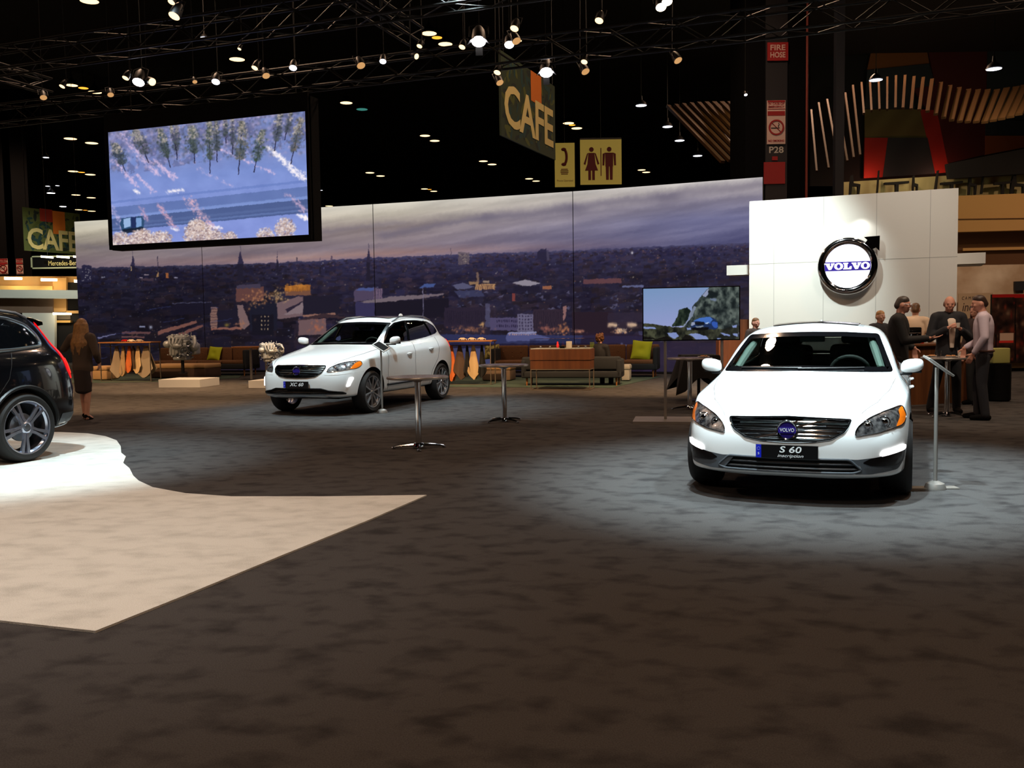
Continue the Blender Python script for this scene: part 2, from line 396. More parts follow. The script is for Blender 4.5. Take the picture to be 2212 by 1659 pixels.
def pip(pt, poly):
    x, y = pt; r = False; n = len(poly)
    for k in range(n):
        xa, ya = poly[k]; xb, yb = poly[(k + 1) % n]
        if (ya > y) != (yb > y) and x < (xb - xa) * (y - ya) / (yb - ya) + xa: r = not r
    return r
def roundpoly(poly, r, seg=3):
    """corner rounding by quadratic arcs"""
    out = []; n = len(poly)
    for i in range(n):
        p0 = Vector(poly[i - 1]); p = Vector(poly[i]); p1 = Vector(poly[(i + 1) % n])
        a = p + (p0 - p) * min(0.45, r / max((p0 - p).length, 1e-6)); b = p + (p1 - p) * min(0.45, r / max((p1 - p).length, 1e-6))
        for k in range(seg + 1):
            t = k / seg; q = a * (1 - t) ** 2 + p * 2 * t * (1 - t) + b * t * t; out.append((q.x, q.y))
    return out
def offpoly(poly, d):
    """shrink (d>0) a polygon"""
    n = len(poly); A = sum(poly[i][0] * poly[(i + 1) % n][1] - poly[(i + 1) % n][0] * poly[i][1] for i in range(n)); sgn = 1 if A > 0 else -1
    out = []
    for i in range(n):
        p0 = Vector(poly[i - 1]); p = Vector(poly[i]); p1 = Vector(poly[(i + 1) % n])
        e0 = (p - p0); e1 = (p1 - p)
        if e0.length < 1e-7 or e1.length < 1e-7: out.append(tuple(p)); continue
        e0.normalize(); e1.normalize()
        n0 = Vector((-e0.y, e0.x)) * sgn; n1 = Vector((-e1.y, e1.x)) * sgn; b = n0 + n1
        if b.length < 1e-6: b = n0
        q = p + b * (d / max(0.35, b.length_squared / 2))
        out.append((q.x, q.y))
    return out
# projection axes: direction the rays travel, and (u,v)->3D
AX = {'F': (Vector((-1, 0, 0)), lambda u, v: Vector((4, u, v)), lambda p: (p.y, p.z)),
      'B': (Vector((1, 0, 0)), lambda u, v: Vector((-4, u, v)), lambda p: (p.y, p.z)),
      'L': (Vector((0, -1, 0)), lambda u, v: Vector((u, 3, v)), lambda p: (p.x, p.z)),
      'R': (Vector((0, 1, 0)), lambda u, v: Vector((u, -3, v)), lambda p: (p.x, p.z)),
      'T': (Vector((0, 0, -1)), lambda u, v: Vector((u, v, 4)), lambda p: (p.x, p.y))}
def hit(bvh, ax, u, v):
    d, o, _ = AX[ax]; p, n, i, t = bvh.ray_cast(o(u, v), d)
    if p is None:
        p, n, i, t = bvh.find_nearest(o(u, v) + d * (2.0 if ax in 'FB' else 2.1)); p = p + n * 0.0
    if n.dot(d) > 0: n = -n
    return p, n
def grid_fill(poly, step, cuts=()):
    bm = bmesh.new(); f = bm.faces.new([bm.verts.new((p[0], p[1], 0)) for p in poly]); bmesh.ops.triangulate(bm, faces=[f])
    xs = [p[0] for p in poly]; ys = [p[1] for p in poly]
    def cut(co, no):
        bmesh.ops.bisect_plane(bm, geom=bm.verts[:] + bm.edges[:] + bm.faces[:], plane_co=co, plane_no=no, dist=1e-6)
    x = min(xs) + step
    while x < max(xs): cut((x, 0, 0), (1, 0, 0)); x += step
    y = min(ys) + step
    while y < max(ys): cut((0, y, 0), (0, 1, 0)); y += step
    for c in cuts:
        for k in range(len(c)):
            a = Vector((*c[k], 0)); b = Vector((*c[(k + 1) % len(c)], 0)); e = b - a
            if e.length > 1e-6: cut(a, (-e.y, e.x, 0))
    return bm
def patch(bvh, ax, poly, off=0.003, step=0.05, thick=0.0, inner=None, keep='all', xmin=None):
    """skin that follows the body inside a polygon drawn on the projection plane; returns verts, faces"""
    bm = grid_fill(poly, step, (inner,) if inner else ())
    if inner and keep != 'all':
        dead = [f for f in bm.faces if pip(f.calc_center_median()[:2], inner) == (keep == 'ring')]
        bmesh.ops.delete(bm, geom=dead, context='FACES')
    bmesh.ops.triangulate(bm, faces=[f for f in bm.faces if len(f.verts) > 4])
    P = []
    for v in bm.verts:
        p, n = hit(bvh, ax, v.co.x, v.co.y); P.append((v, p, n))
    for v, p, n in P: v.co = p + n * off
    if xmin is not None:
        bad = [v for v, p, n in P if p.x < xmin]; P = [q for q in P if q[1].x >= xmin]; bmesh.ops.delete(bm, geom=bad, context='VERTS')
    bmesh.ops.recalc_face_normals(bm, faces=bm.faces[:]); bm.normal_update()
    if bm.faces and sum(f.normal.dot(AX[ax][0]) for f in bm.faces) > 0: bmesh.ops.reverse_faces(bm, faces=bm.faces[:])
    if thick:
        nn = {}
        for v, p, n in P: nn[v.index] = n
        bm.verts.index_update(); base = list(bm.verts); nb = [(v, n) for v, p, n in P]
        r = bmesh.ops.extrude_face_region(bm, geom=bm.faces[:])
        newv = [g for g in r['geom'] if isinstance(g, bmesh.types.BMVert)]
        lk = {}
        for v, n in nb: lk[(round(v.co.x, 5), round(v.co.y, 5), round(v.co.z, 5))] = n
        for v in newv:
            n = lk.get((round(v.co.x, 5), round(v.co.y, 5), round(v.co.z, 5)), Vector((0, 0, 0))); v.co = v.co - n * thick
    bm.verts.index_update(); vs = [v.co.copy() for v in bm.verts]; fs = [[v.index for v in f.verts] for f in bm.faces]; bm.free()
    return vs, fs
def surf_line(bvh, ax, pts, off=0.002, step=0.03):
    out = []
    for k in range(len(pts) - 1):
        a = Vector(pts[k]); b = Vector(pts[k + 1]); n = max(1, int((b - a).length / step))
        for i in range(n + (1 if k == len(pts) - 2 else 0)):
            q = a + (b - a) * (i / n); p, nn = hit(bvh, ax, q.x, q.y); out.append(p + nn * off)
    return out
def mirror_poly(poly): return [(-p[0], p[1]) for p in poly]

def cage_mesh(rings, level=3, creases=()):
    bm = bmesh.new(); nR = len(rings); nC = len(rings[0]); V = {}
    for r in range(nR):
        for c in range(nC):
            x, y, z = rings[r][c]
            V[(r, c, 1)] = bm.verts.new((x, y, z)); V[(r, c, -1)] = V[(r, c, 1)] if abs(y) < 1e-6 else bm.verts.new((x, -y, z))
    cl = bm.edges.layers.float.new('crease_edge')
    for s in (1, -1):
        for r in range(nR - 1):
            for c in range(nC - 1):
                q = [V[(r, c, s)], V[(r, c + 1, s)], V[(r + 1, c + 1, s)], V[(r + 1, c, s)]]; u = []
                for v in q:
                    if v not in u: u.append(v)
                if len(u) >= 3:
                    try: bm.faces.new(u if s == 1 else list(reversed(u)))
                    except ValueError: pass
    for (r, c0, c1, w) in creases:
        for s in (1, -1):
            for c in range(c0, c1):
                e = bm.edges.get((V[(r, c, s)], V[(r, c + 1, s)]))
                if e: e[cl] = w
    bmesh.ops.recalc_face_normals(bm, faces=bm.faces[:])
    me = bpy.data.meshes.new('body_cage'); bm.to_mesh(me); bm.free()
    return me
def eval_mods(o):
    bpy.context.view_layer.update()
    return bpy.data.meshes.new_from_object(o.evaluated_get(bpy.context.evaluated_depsgraph_get()))
def make_body(rings, level, arches, paint, creases=(), openings=()):
    """smooth closed body, wheel arches cut out; returns the uncut surface tree and the cut mesh"""
    cg = cage_mesh(rings, level, creases); o = link_mesh('body', cg)
    md = o.modifiers.new('s', 'SUBSURF'); md.levels = level; md.render_levels = level
    smooth = eval_mods(o); bm = bmesh.new(); bm.from_mesh(smooth); bvh = BVHTree.FromBMesh(bm); bm.free()
    o.modifiers.clear(); o.data = smooth; smooth.materials.append(paint); smooth.materials.append(M_WELL)
    cut = []
    for (x, zc, r) in arches:
        for s in (1, -1):
            mb = MB(); mb.cyl((x, s * 0.56, zc), (x, s * 1.3, zc), r, r, 48); c = mb.build('cutter', M_WELL, smooth=False)
            c.data.materials.clear(); c.data.materials.append(paint); c.data.materials.append(M_WELL)
            for p in c.data.polygons: p.material_index = 1
            m = o.modifiers.new('b', 'BOOLEAN'); m.operation = 'DIFFERENCE'; m.object = c; m.solver = 'EXACT'; cut.append(c)
    me = eval_mods(o); bpy.data.objects.remove(o)
    for c in cut: bpy.data.objects.remove(c)
    # window and grille openings
    bm = bmesh.new(); bm.from_mesh(me)
    for (ax, poly, extra) in openings:
        d, _, pr = AX[ax]; xs = [p[0] for p in poly]; ys = [p[1] for p in poly]; bb = (min(xs) - .1, max(xs) + .1, min(ys) - .1, max(ys) + .1)
        def region():
            R = []
            for f in bm.faces:
                c = f.calc_center_median(); u, v = pr(c)
                if bb[0] < u < bb[1] and bb[2] < v < bb[3] and f.normal.dot(d) < -0.12 and extra(c): R.append(f)
            return R
        n = len(poly)
        for k in range(n):
            a = Vector(poly[k]); b = Vector(poly[(k + 1) % n]); e = b - a
            if e.length < 1e-5: continue
            if ax in 'FB': co = Vector((0, a.x, a.y)); no = Vector((0, -e.y, e.x))
            elif ax in 'LR': co = Vector((a.x, 0, a.y)); no = Vector((-e.y, 0, e.x))
            else: co = Vector((a.x, a.y, 0)); no = Vector((-e.y, e.x, 0))
            R = [f for f in region() if (lambda c: min(a.x, b.x) - .08 < c[0] < max(a.x, b.x) + .08 and min(a.y, b.y) - .08 < c[1] < max(a.y, b.y) + .08)(pr(f.calc_center_median()))]
            g = set(R)
            for f in R: g.update(f.edges); g.update(f.verts)
            bmesh.ops.bisect_plane(bm, geom=list(g), plane_co=co, plane_no=no, dist=1e-5)
        dead = [f for f in region() if pip(pr(f.calc_center_median()), poly)]
        bmesh.ops.delete(bm, geom=dead, context='FACES')
    bm.to_mesh(me); bm.free()
    me.shade_smooth(); me.set_sharp_from_angle(angle=rad(38))
    return bvh, me
def liner_from(me, zmin, inset, parent):
    bm = bmesh.new(); bm.from_mesh(me); bm.normal_update()
    bmesh.ops.delete(bm, geom=[f for f in bm.faces if f.calc_center_median().z < zmin or f.calc_center_median().x > 0.98], context='FACES')
    for v in bm.verts: v.co = v.co - v.normal * inset
    bmesh.ops.reverse_faces(bm, faces=bm.faces[:]); m2 = bpy.data.meshes.new('cabin_lining'); bm.to_mesh(m2); bm.free()
    m2.materials.clear(); m2.materials.append(M_LINER); m2.shade_smooth()
    for p in m2.polygons: p.material_index = 0
    return link_mesh('cabin_lining', m2, parent)

def wheel(parent, x, y, R, rim, width, spokes, style, malloy):
    """wheel lies in the XZ plane, outer face towards sign(y)"""
    s = 1 if y > 0 else -1
    w = thing_part('wheel', parent, (x, y, R))
    B = Matrix.Rotation(rad(-90 * s), 4, 'X')   # lathe Z -> outward
    hw = width / 2; t = MB()
    prof = [(rim - .01, -hw), (rim + .02, -hw - .004), ((rim + R) / 2, -hw - .012), (R - .02, -hw + .006), (R, -hw + .04), (R, 0), (R, hw - .04), (R - .02, hw - .006), ((rim + R) / 2, hw + .012), (rim + .02, hw + .004), (rim - .01, hw)]
    t.lathe(prof, 56, B); tyre = t.build('tyre', M_TYRE, w, angle=60)
    g = MB().use(M_TRIM)
    for zz in (-0.05, 0.0, 0.05):
        g.lathe([(R + .0005, zz - .006), (R + .001, zz + .006)], 56, B)
    r = MB().use(malloy)
    r.lathe([(rim, -hw), (rim, hw - .005), (rim - .012, hw), (rim - .022, hw - .004), (rim - .022, hw - .03), (rim - .04, hw - .05), (rim - .045, -hw)], 56, B)
    r.build('rim', None, w, angle=35)
    f = MB().use(malloy); zc = hw - .035
    for k in range(spokes):
        a = 2 * math.pi * k / spokes + 0.2
        if style == 'multi':      # slim straight spokes, slightly paired
            for da in (-0.0,):
                p0 = Vector((.05 * math.cos(a), .05 * math.sin(a), zc + .012)); p1 = Vector(((rim - .015) * math.cos(a + da), (rim - .015) * math.sin(a + da), zc + .02))
                f.bar(B @ p0, B @ p1, .020, .022)
        else:                      # five twin-blade spokes
            ca, sa = math.cos(a), math.sin(a)
            def P(rr, tt, z): return (rr * ca - tt * sa, rr * sa + tt * ca, z)
            for q in (1, -1):
                top = [P(.045, q * .004, zc + .016), P(.13, q * .004, zc + .022), P(rim - .02, q * .022, zc + .026), P(rim - .02, q * .062, zc + .026), P(.14, q * .034, zc + .022), P(.06, q * .038, zc + .012)]
                n = len(top); V = [Vector(v) for v in top] + [Vector((v[0], v[1], v[2] - .03)) for v in top]
                F = [tuple(range(n)), tuple(range(2 * n - 1, n - 1, -1))] + [(i, (i + 1) % n, n + (i + 1) % n, n + i) for i in range(n)]
                f.add([B @ v for v in V], F)
    f.lathe([(.075, zc - .02), (.072, zc + .012), (.05, zc + .022), (.045, zc + .02)], 24, B)
    f.build('spokes', None, w, angle=30)
    h = MB().use(M_SATIN); h.lathe([(.046, zc), (.034, zc + .028), (.0, zc + .03)], 20, B)
    h.build('hub_cap', None, w)
    d = MB().use(M_ALLOY); d.lathe([(.0, zc - .06), (.16, zc - .06), (.16, zc - .09)], 32, B); d.build('brake_disc', None, w)
    return w
def thing_part(name, parent, loc=(0, 0, 0), rz=0.0):
    o = bpy.data.objects.new(name, None); COL.objects.link(o); o.parent = parent; o.location = loc; o.rotation_euler = (0, 0, rz); o.empty_display_size = 0.1
    return o
def add_patch(name, bvh, ax, poly, m, parent, **k):
    vs, fs = patch(bvh, ax, poly, **k); mb = MB().use(m); mb.add(vs, fs); return mb.build(name, None, parent, angle=50, fix=False)
def glazing(name, bvh, ax, poly, parent, frit, mglass, band=0.03, step=0.06):
    """pane set into its opening with a black border; the border is the part, the pane its sub-part"""
    inner = offpoly(poly, band)
    vs, fs = patch(bvh, ax, poly, off=0.002, step=step, inner=inner, keep='ring'); f = MB().use(frit); f.add(vs, fs); fo = f.build(name, None, parent, angle=60, fix=False)
    vs, fs = patch(bvh, ax, inner, off=-0.002, step=step); g = MB().use(mglass); g.add(vs, fs); g.build('pane', None, fo, angle=60, fix=False)
    return fo
def badge(parent, c, r, nrm=(1, 0, 0), bar_len=0.0, bar_ang=45, word=True):
    """ring with arrow, blue band and diagonal bar; lies in the plane facing nrm (local +X)"""
    B = frame((0, 1, 0), (0, 0, 1), (1, 0, 0), c)
    e = thing_part('badge', parent)
    m = MB().use(M_CHROME); m.lathe([(r * .80, .0), (r * .82, .012), (r * .92, .018), (r, .010), (r, .0)], 40, B)
    a = rad(45); m.prism([(r * .62, r * .80), (r * 1.08, r * 1.06), (r * .84, r * .60)], .014, B)
    m.build('ring', None, e)
    m = MB().use(M_BADGE); m.prism([(-r * .86, -r * .30), (r * .86, -r * .30), (r * .86, r * .30), (-r * .86, r * .30)], .014, B); m.lathe([(0, .004), (r * .8, .004)], 32, B); m.build('blue_band', None, e)
    if word:
        vs, fs = flat_text('VOLVO', r * .5, r * 1.35, depth=.001); m = MB().use(M_LETTERW); m.add(vs, fs, B @ Matrix.Translation((0, 0, .0155))); m.build('lettering', None, e)
    if bar_len:
        for q in (1, -1):
            m = MB().use(M_CHROME); m.bar(B @ Vector((q * r * .95, q * r * .35, -.004)), B @ Vector((q * bar_len, q * .085, -.03)), .02, .012); m.build('diagonal_bar', None, e)
    return e
def number_plate(parent, x, z, main, sub=None, w=.48, h=.105, tilt=0.0):
    p = thing_part('number_plate', parent)
    m = MB().use(M_PLATEK); m.box((x, 0, z), (.018, w, h)); m.build('plate', None, p)
    m = MB().use(M_EUBLUE); m.box((x + .0095, -w / 2 + .022, z), (.004, .042, h)); m.build('blue_strip', None, p)
    B = frame((0, 1, 0), (0, 0, 1), (1, 0, 0), (x + .012, .0, z))
    if sub:
        vs, fs = flat_text(main, .07, .17, depth=.001, offset=.001, shear=.15); t = MB().use(M_LETTERW); t.add(vs, fs, B @ Matrix.Translation((.03, .016, 0)))
        vs, fs = flat_text(sub, .035, .20, depth=.001, shear=.35); t.add(vs, fs, B @ Matrix.Translation((.03, -.032, 0)))
    else:
        vs, fs = flat_text(main, .08, .27, depth=.001, offset=.0015, shear=.25); t = MB().use(M_LETTERW); t.add(vs, fs, B @ Matrix.Translation((.02, 0, 0)))
    t.build('lettering', None, p)
    t = MB().use(M_LETTERW); vs, fs = flat_text('S', .025, .012, depth=.001); t.add(vs, fs, B @ Matrix.Translation((-w / 2 + .022, -.02, 0)))
    for k in range(12):
        a = 2 * math.pi * k / 12; t.cyl(B @ Vector((-w / 2 + .022 + .012 * math.cos(a), .022 + .012 * math.sin(a), 0)), B @ Vector((-w / 2 + .022 + .012 * math.cos(a), .022 + .012 * math.sin(a), .001)), .0015, n=5)
    t.build('country_mark', None, p)
    return p
def door_mirror(parent, x, y, z, s, paint, body_y):
    m = thing_part('door_mirror', parent)
    a = MB().use(paint)
    sg = lambda t, e: math.copysign(abs(t) ** e, t)
    def H(u, v):
        th = math.pi * v; ph = 2 * math.pi * u; w = sg(math.sin(th), .7); c, q = math.cos(ph), math.sin(ph)
        return (x + (.085 if c > 0 else .045) * w * sg(c, .8), y - s * .098 * sg(math.cos(th), .75), z + w * sg(q, .75) * (.070 if q > 0 else .058) - .014 * math.cos(th))
    a.grid(H, 24, 16, closed_u=True)
    a.build('housing', None, m)
    b = MB().use(M_TRIM); b.rbox((x - .01, (y + body_y) / 2 - s * .03, z - .072), (.06, abs(y - body_y) + .06, .022), .008); b.build('mirror_arm', None, m)
    g = MB().use(M_CHROME); g.rbox((x - .05, y, z), (.008, .155, .10), .004); g.build('mirror_glass', None, m)
    c = MB().use(M_TRIM); c.rbox((x - .044, y, z - .03), (.03, .165, .07), .012); c.build('mirror_bezel', None, m)
    return m
def seat(parent, x, y, z0, H, headrest=True):
    s = thing_part('seat', parent, (x, y, 0)); m = MB().use(M_SEAT)
    m.rbox((0.05, 0, z0 + .1), (.5, .5, .16), .05); M2 = Matrix.Translation((-.22, 0, z0 + .12)) @ Matrix.Rotation(rad(-14), 4, 'Y')
    m.rbox((0, 0, H / 2), (.14, .5, H), .06, M2); m.build('seat_body', None, s)
    if headrest:
        h = MB().use(M_SEAT); h.rbox((0, 0, H + .1), (.1, .28, .18), .045, M2); h.build('headrest', None, s)
def cabin(parent, p):
    """dash, steering wheel and seats; p: dash x, dash z, seat z, seat height, wheel"""
    d = MB().use(M_DASH); xd, zd = p['dash']
    d.grid(lambda u, v: (xd + .28 - .55 * v, -.68 + 1.36 * u, zd - .05 + (.06 * math.exp(-((u - .76) / .16) ** 2) + .02) * math.sin(math.pi * min(1, v * 1.1)) - .20 * max(0, v - .7)), 24, 8)
    d.build('dashboard', None, parent)
    w = MB().use(M_SEAT); C = Vector((xd - .42, .37, zd + p.get('wz', -.07))); q = Matrix.Rotation(rad(-64), 4, 'Y')
    w.tube([C + (q @ Vector((.185 * math.cos(a), .185 * math.sin(a), 0))) for a in [2 * math.pi * k / 32 for k in range(32)]], .016, 8, True)
    w.bar(C + q @ Vector((0, -.17, 0)), C + q @ Vector((0, .17, 0)), .04, .02); w.bar(C, C + q @ Vector((-.17, 0, 0)), .04, .02); w.ell(C, (.05, .06, .06)); w.build('steering_wheel', None, parent)
    for y in (.37, -.37): seat(parent, p['sx'], y, p['sz'], p['sh'])
    for y in (.38, -.38): seat(parent, p['sx'] - .85, y, p['sz'] + .02, p['sh'] - .05)
    f = MB().use(M_SEAT); f.box((p['sx'] - .2, 0, p['sz'] - .06), (2.6, 1.5, .05)); f.build('cabin_floor', None, parent)
    m = MB().use(M_SEAT); m.rbox((p['mir'][0], 0, p['mir'][1]), (.03, .24, .07), .012); m.build('rear_view_mirror', None, parent)
def headlamp(parent, bvh, poly, s, zproj, amber_poly, zx=1.6):
    pl = poly if s > 0 else mirror_poly(poly); am = amber_poly if s > 0 else mirror_poly(amber_poly)
    h = thing_part('headlamp', parent)
    vs, fs = patch(bvh, 'F', pl, off=0.004, step=.04, xmin=zx); a = MB().use(M_LENS); a.add([Vector(v) + Vector((.008, 0, 0)) for v in vs], fs); a.build('lens', None, h, angle=60, fix=False)
    vs, fs = patch(bvh, 'F', pl, off=0.002, step=.04, xmin=zx); a = MB().use(M_HLBACK); a.add(vs, fs); a.build('lamp_bowl', None, h, angle=60, fix=False)
    vs, fs = patch(bvh, 'F', am, off=0.0045, step=.03, xmin=zx); a = MB().use(M_AMBER); a.add(vs, fs); a.build('amber_reflector', None, h, angle=60, fix=False)
    n = len(pl); cx = sum(p[0] for p in pl) / n; cy = sum(p[1] for p in pl) / n
    c = MB().use(M_CHROME)
    for (du, dv, r) in zproj:
        p, nn = hit(bvh, 'F', cx + s * du, cy + dv)
        Bm = frame((0, 1, 0), (0, 0, 1), (1, 0, 0), p + Vector((-.004, 0, 0)))
        c.lathe([(r, 0.006), (r * .92, .012), (r * .8, .006)], 24, Bm); c.ell(p + Vector((.0, 0, 0)), (.012, r * .6, r * .6), None, 14, 8)
    edge = [q for q in surf_line(bvh, 'F', pl + [pl[0]], .006, .04) if q.x > zx]; c.tube(edge, .004, 6) if len(edge) > 3 else None
    c.build('projector', None, h)
    return h
def grille(parent, bvh, poly, depth, nslat, zs, halfw, mslat, frame_m=M_CHROME, name='grille'):
    g = thing_part(name, parent)
    vs, fs = patch(bvh, 'F', poly, off=-depth, step=.06); a = MB().use(M_TRIM); a.add(vs, fs)
    # walls of the recess
    rim = surf_line(bvh, 'F', poly + [poly[0]], .002, .04)
    inn = [Vector((p.x - depth, p.y, p.z)) for p in rim]; n = len(rim)
    a.add(rim + inn, [(i, i + 1, n + i + 1, n + i) for i in range(n - 1)]); a.build('backing', None, g, angle=50)
    c = MB().use(frame_m); c.tube(rim, .009, 8); c.build('surround', None, g)
    s = MB().use(mslat)
    for z in zs:
        # clip to the polygon at this height
        ys = [y / 200 for y in range(-160, 161) if pip((y / 200, z), poly)]
        if len(ys) < 3: continue
        y0, y1 = min(ys) + .008, max(ys) - .008; N = 24; top = []
        for i in range(N + 1):
            y = y0 + (y1 - y0) * i / N; p, nn = hit(bvh, 'F', y, z); top.append((p.x - .012, y, z))
        V = []; F = []
        for (x, y, zz) in top: V += [(x, y, zz + halfw), (x + .006, y, zz), (x, y, zz - halfw), (x - .018, y, zz)]
        for i in range(N):
            for k in range(4): F.append((i * 4 + k, i * 4 + (k + 1) % 4, i * 4 + 4 + (k + 1) % 4, i * 4 + 4 + k))
        F += [(0, 1, 2, 3), (N * 4 + 3, N * 4 + 2, N * 4 + 1, N * 4)]; s.add(V, F)
    s.build('slats', None, g, angle=30)
    return g
def gaps(parent, bvh, lines, r=.0035, m=None, name='panel_gap'):
    for ax, pts in lines:
        a = MB().use(m or M_TRIM); a.tube(surf_line(bvh, ax, pts, .0005, .04), r, 6); a.build(name, None, parent)
def handles(parent, bvh, spots, paint, L=.17):
    for (ax, x, z) in spots:
        p, n = hit(bvh, ax, x, z); s = 1 if ax == 'L' else -1
        h = MB().use(paint)
        h.tube([p + Vector((L / 2, s * .002, 0)), p + Vector((L / 2 - .03, s * .024, .004)), p + Vector((0, s * .028, .006)), p + Vector((-L / 2 + .03, s * .024, .004)), p + Vector((-L / 2, s * .004, 0))], [.012, .014, .016, .015, .012], 8)
        h.build('door_handle', None, parent)
# ------------------------------------------------------------------ the three cars (local +X forward, +Y = car's left)
def car_thing(name, label, ox, oy, ang, oz=0.0005):
    a = rad(ang); f = Vector((-math.sin(a), -math.cos(a), 0)); l = Vector((math.cos(a), -math.sin(a), 0))
    return thing(name, label, 'car', M=frame(f, l, (0, 0, 1), (ox, oy, oz)))
SX = [2.29, 2.27, 2.18, 2.03, 1.82, 1.388, .8, .2, -.4, -.95, -1.388, -1.85, -2.13, -2.29, -2.345]
def ringset(y, z=None, x=None, base=None):
    return [((base or SX)[i] if x is None else x[i], y[i], z[i]) for i in range(15)]
# columns: 0 nose centre ... 14 tail centre
S60 = [
 ringset([0] * 15, [.24] + [.2] * 13 + [.26], [2.05, 2.04, 2.0, 1.9, 1.75, 1.388, .8, .2, -.4, -.95, -1.388, -1.8, -2.0, -2.1, -2.12]),
 ringset([0, .34, .60, .74, .80, .84, .83, .83, .83, .83, .84, .80, .70, .42, 0], [.215, .212, .21, .21, .2, .2, .19, .19, .19, .19, .2, .22, .24, .26, .27], [2.18, 2.165, 2.08, 1.95, 1.78, 1.388, .8, .2, -.4, -.95, -1.388, -1.83, -2.06, -2.2, -2.25]),
 ringset([0, .36, .64, .79, .865, .91, .895, .89, .89, .895, .91, .87, .77, .46, 0], [.262, .258, .252, .25, .25, .27, .24, .24, .24, .24, .27, .3, .33, .35, .36], [2.275, 2.255, 2.16, 2.02, 1.81, 1.388, .8, .2, -.4, -.95, -1.388, -1.84, -2.11, -2.28, -2.33]),
 ringset([0, .36, .65, .81, .885, .93, .905, .90, .90, .905, .93, .90, .82, .50, 0], [.40, .40, .41, .42, .44, .46, .42, .40, .40, .42, .46, .48, .5, .5, .5], [2.27, 2.25, 2.165, 2.015, 1.81, 1.388, .8, .2, -.4, -.95, -1.388, -1.85, -2.13, -2.3, -2.35]),
 ringset([0, .35, .64, .80, .885, .935, .925, .92, .92, .925, .94, .905, .825, .50, 0], [.545, .55, .565, .585, .61, .64, .62, .60, .60, .62, .66, .68, .7, .7, .7], [2.285, 2.26, 2.165, 2.01, 1.80, 1.388, .8, .2, -.4, -.95, -1.388, -1.85, -2.12, -2.29, -2.34]),
 ringset([0, .33, .60, .76, .855, .90, .905, .905, .905, .91, .91, .87, .76, .46, 0], [.725, .735, .755, .775, .795, .83, .85, .865, .885, .91, .93, .945, .955, .97, .975], [2.215, 2.185, 2.075, 1.90, 1.71, 1.37, .8, .2, -.4, -.95, -1.388, -1.83, -2.08, -2.25, -2.3]),
 ringset([0, .31, .55, .71, .805, .845, .852, .86, .85, .845, .83, .77, .64, .38, 0], [.875, .875, .870, .865, .872, .895, .925, .94, .955, .965, .985, 1.0, 1.01, 1.02, 1.025], [1.78, 1.76, 1.66, 1.54, 1.40, 1.13, .75, .2, -.4, -.95, -1.42, -1.85, -2.02, -2.14, -2.18]),
 ringset([0, .25, .47, .65, .745, .805, .82, .82, .815, .80, .74, .63, .50, .27, 0], [1.015, 1.012, 1.005, .998, .99, .985, .985, .99, 1.0, 1.01, 1.03, 1.045, 1.05, 1.055, 1.06], [1.0, .99, .95, .89, .82, .72, .42, .05, -.45, -.98, -1.5, -1.74, -1.82, -1.88, -1.9]),
 ringset([0, .24, .44, .61, .695, .75, .76, .76, .75, .73, .65, .54, .43, .24, 0], [1.20, 1.198, 1.192, 1.184, 1.178, 1.17, 1.175, 1.18, 1.19, 1.195, 1.21, 1.215, 1.22, 1.225, 1.23], [.56, .555, .52, .47, .42, .34, .12, -.1, -.5, -.93, -1.36, -1.5, -1.56, -1.6, -1.62]),
 ringset([0, .23, .41, .56, .63, .672, .675, .67, .655, .63, .56, .46, .36, .2, 0], [1.385, 1.383, 1.377, 1.368, 1.36, 1.352, 1.36, 1.372, 1.378, 1.365, 1.345, 1.34, 1.35, 1.36, 1.365], [.12, .115, .09, .05, .01, -.06, -.2, -.35, -.6, -.9, -1.15, -1.24, -1.28, -1.31, -1.32]),
 ringset([0, .18, .32, .42, .46, .485, .495, .495, .49, .47, .43, .36, .28, .16, 0], [1.435, 1.434, 1.430, 1.426, 1.424, 1.424, 1.43, 1.436, 1.438, 1.426, 1.40, 1.39, 1.392, 1.395, 1.397], [-.03, -.035, -.05, -.08, -.11, -.16, -.27, -.4, -.62, -.86, -1.05, -1.12, -1.15, -1.17, -1.18]),
 ringset([0] * 15, [1.458, 1.46, 1.462, 1.464, 1.466, 1.468, 1.472, 1.476, 1.474, 1.464, 1.45, 1.442, 1.436, 1.43, 1.428], [-.13, -.14, -.155, -.175, -.2, -.24, -.32, -.44, -.62, -.8, -.92, -.98, -1.02, -1.05, -1.07]),
]
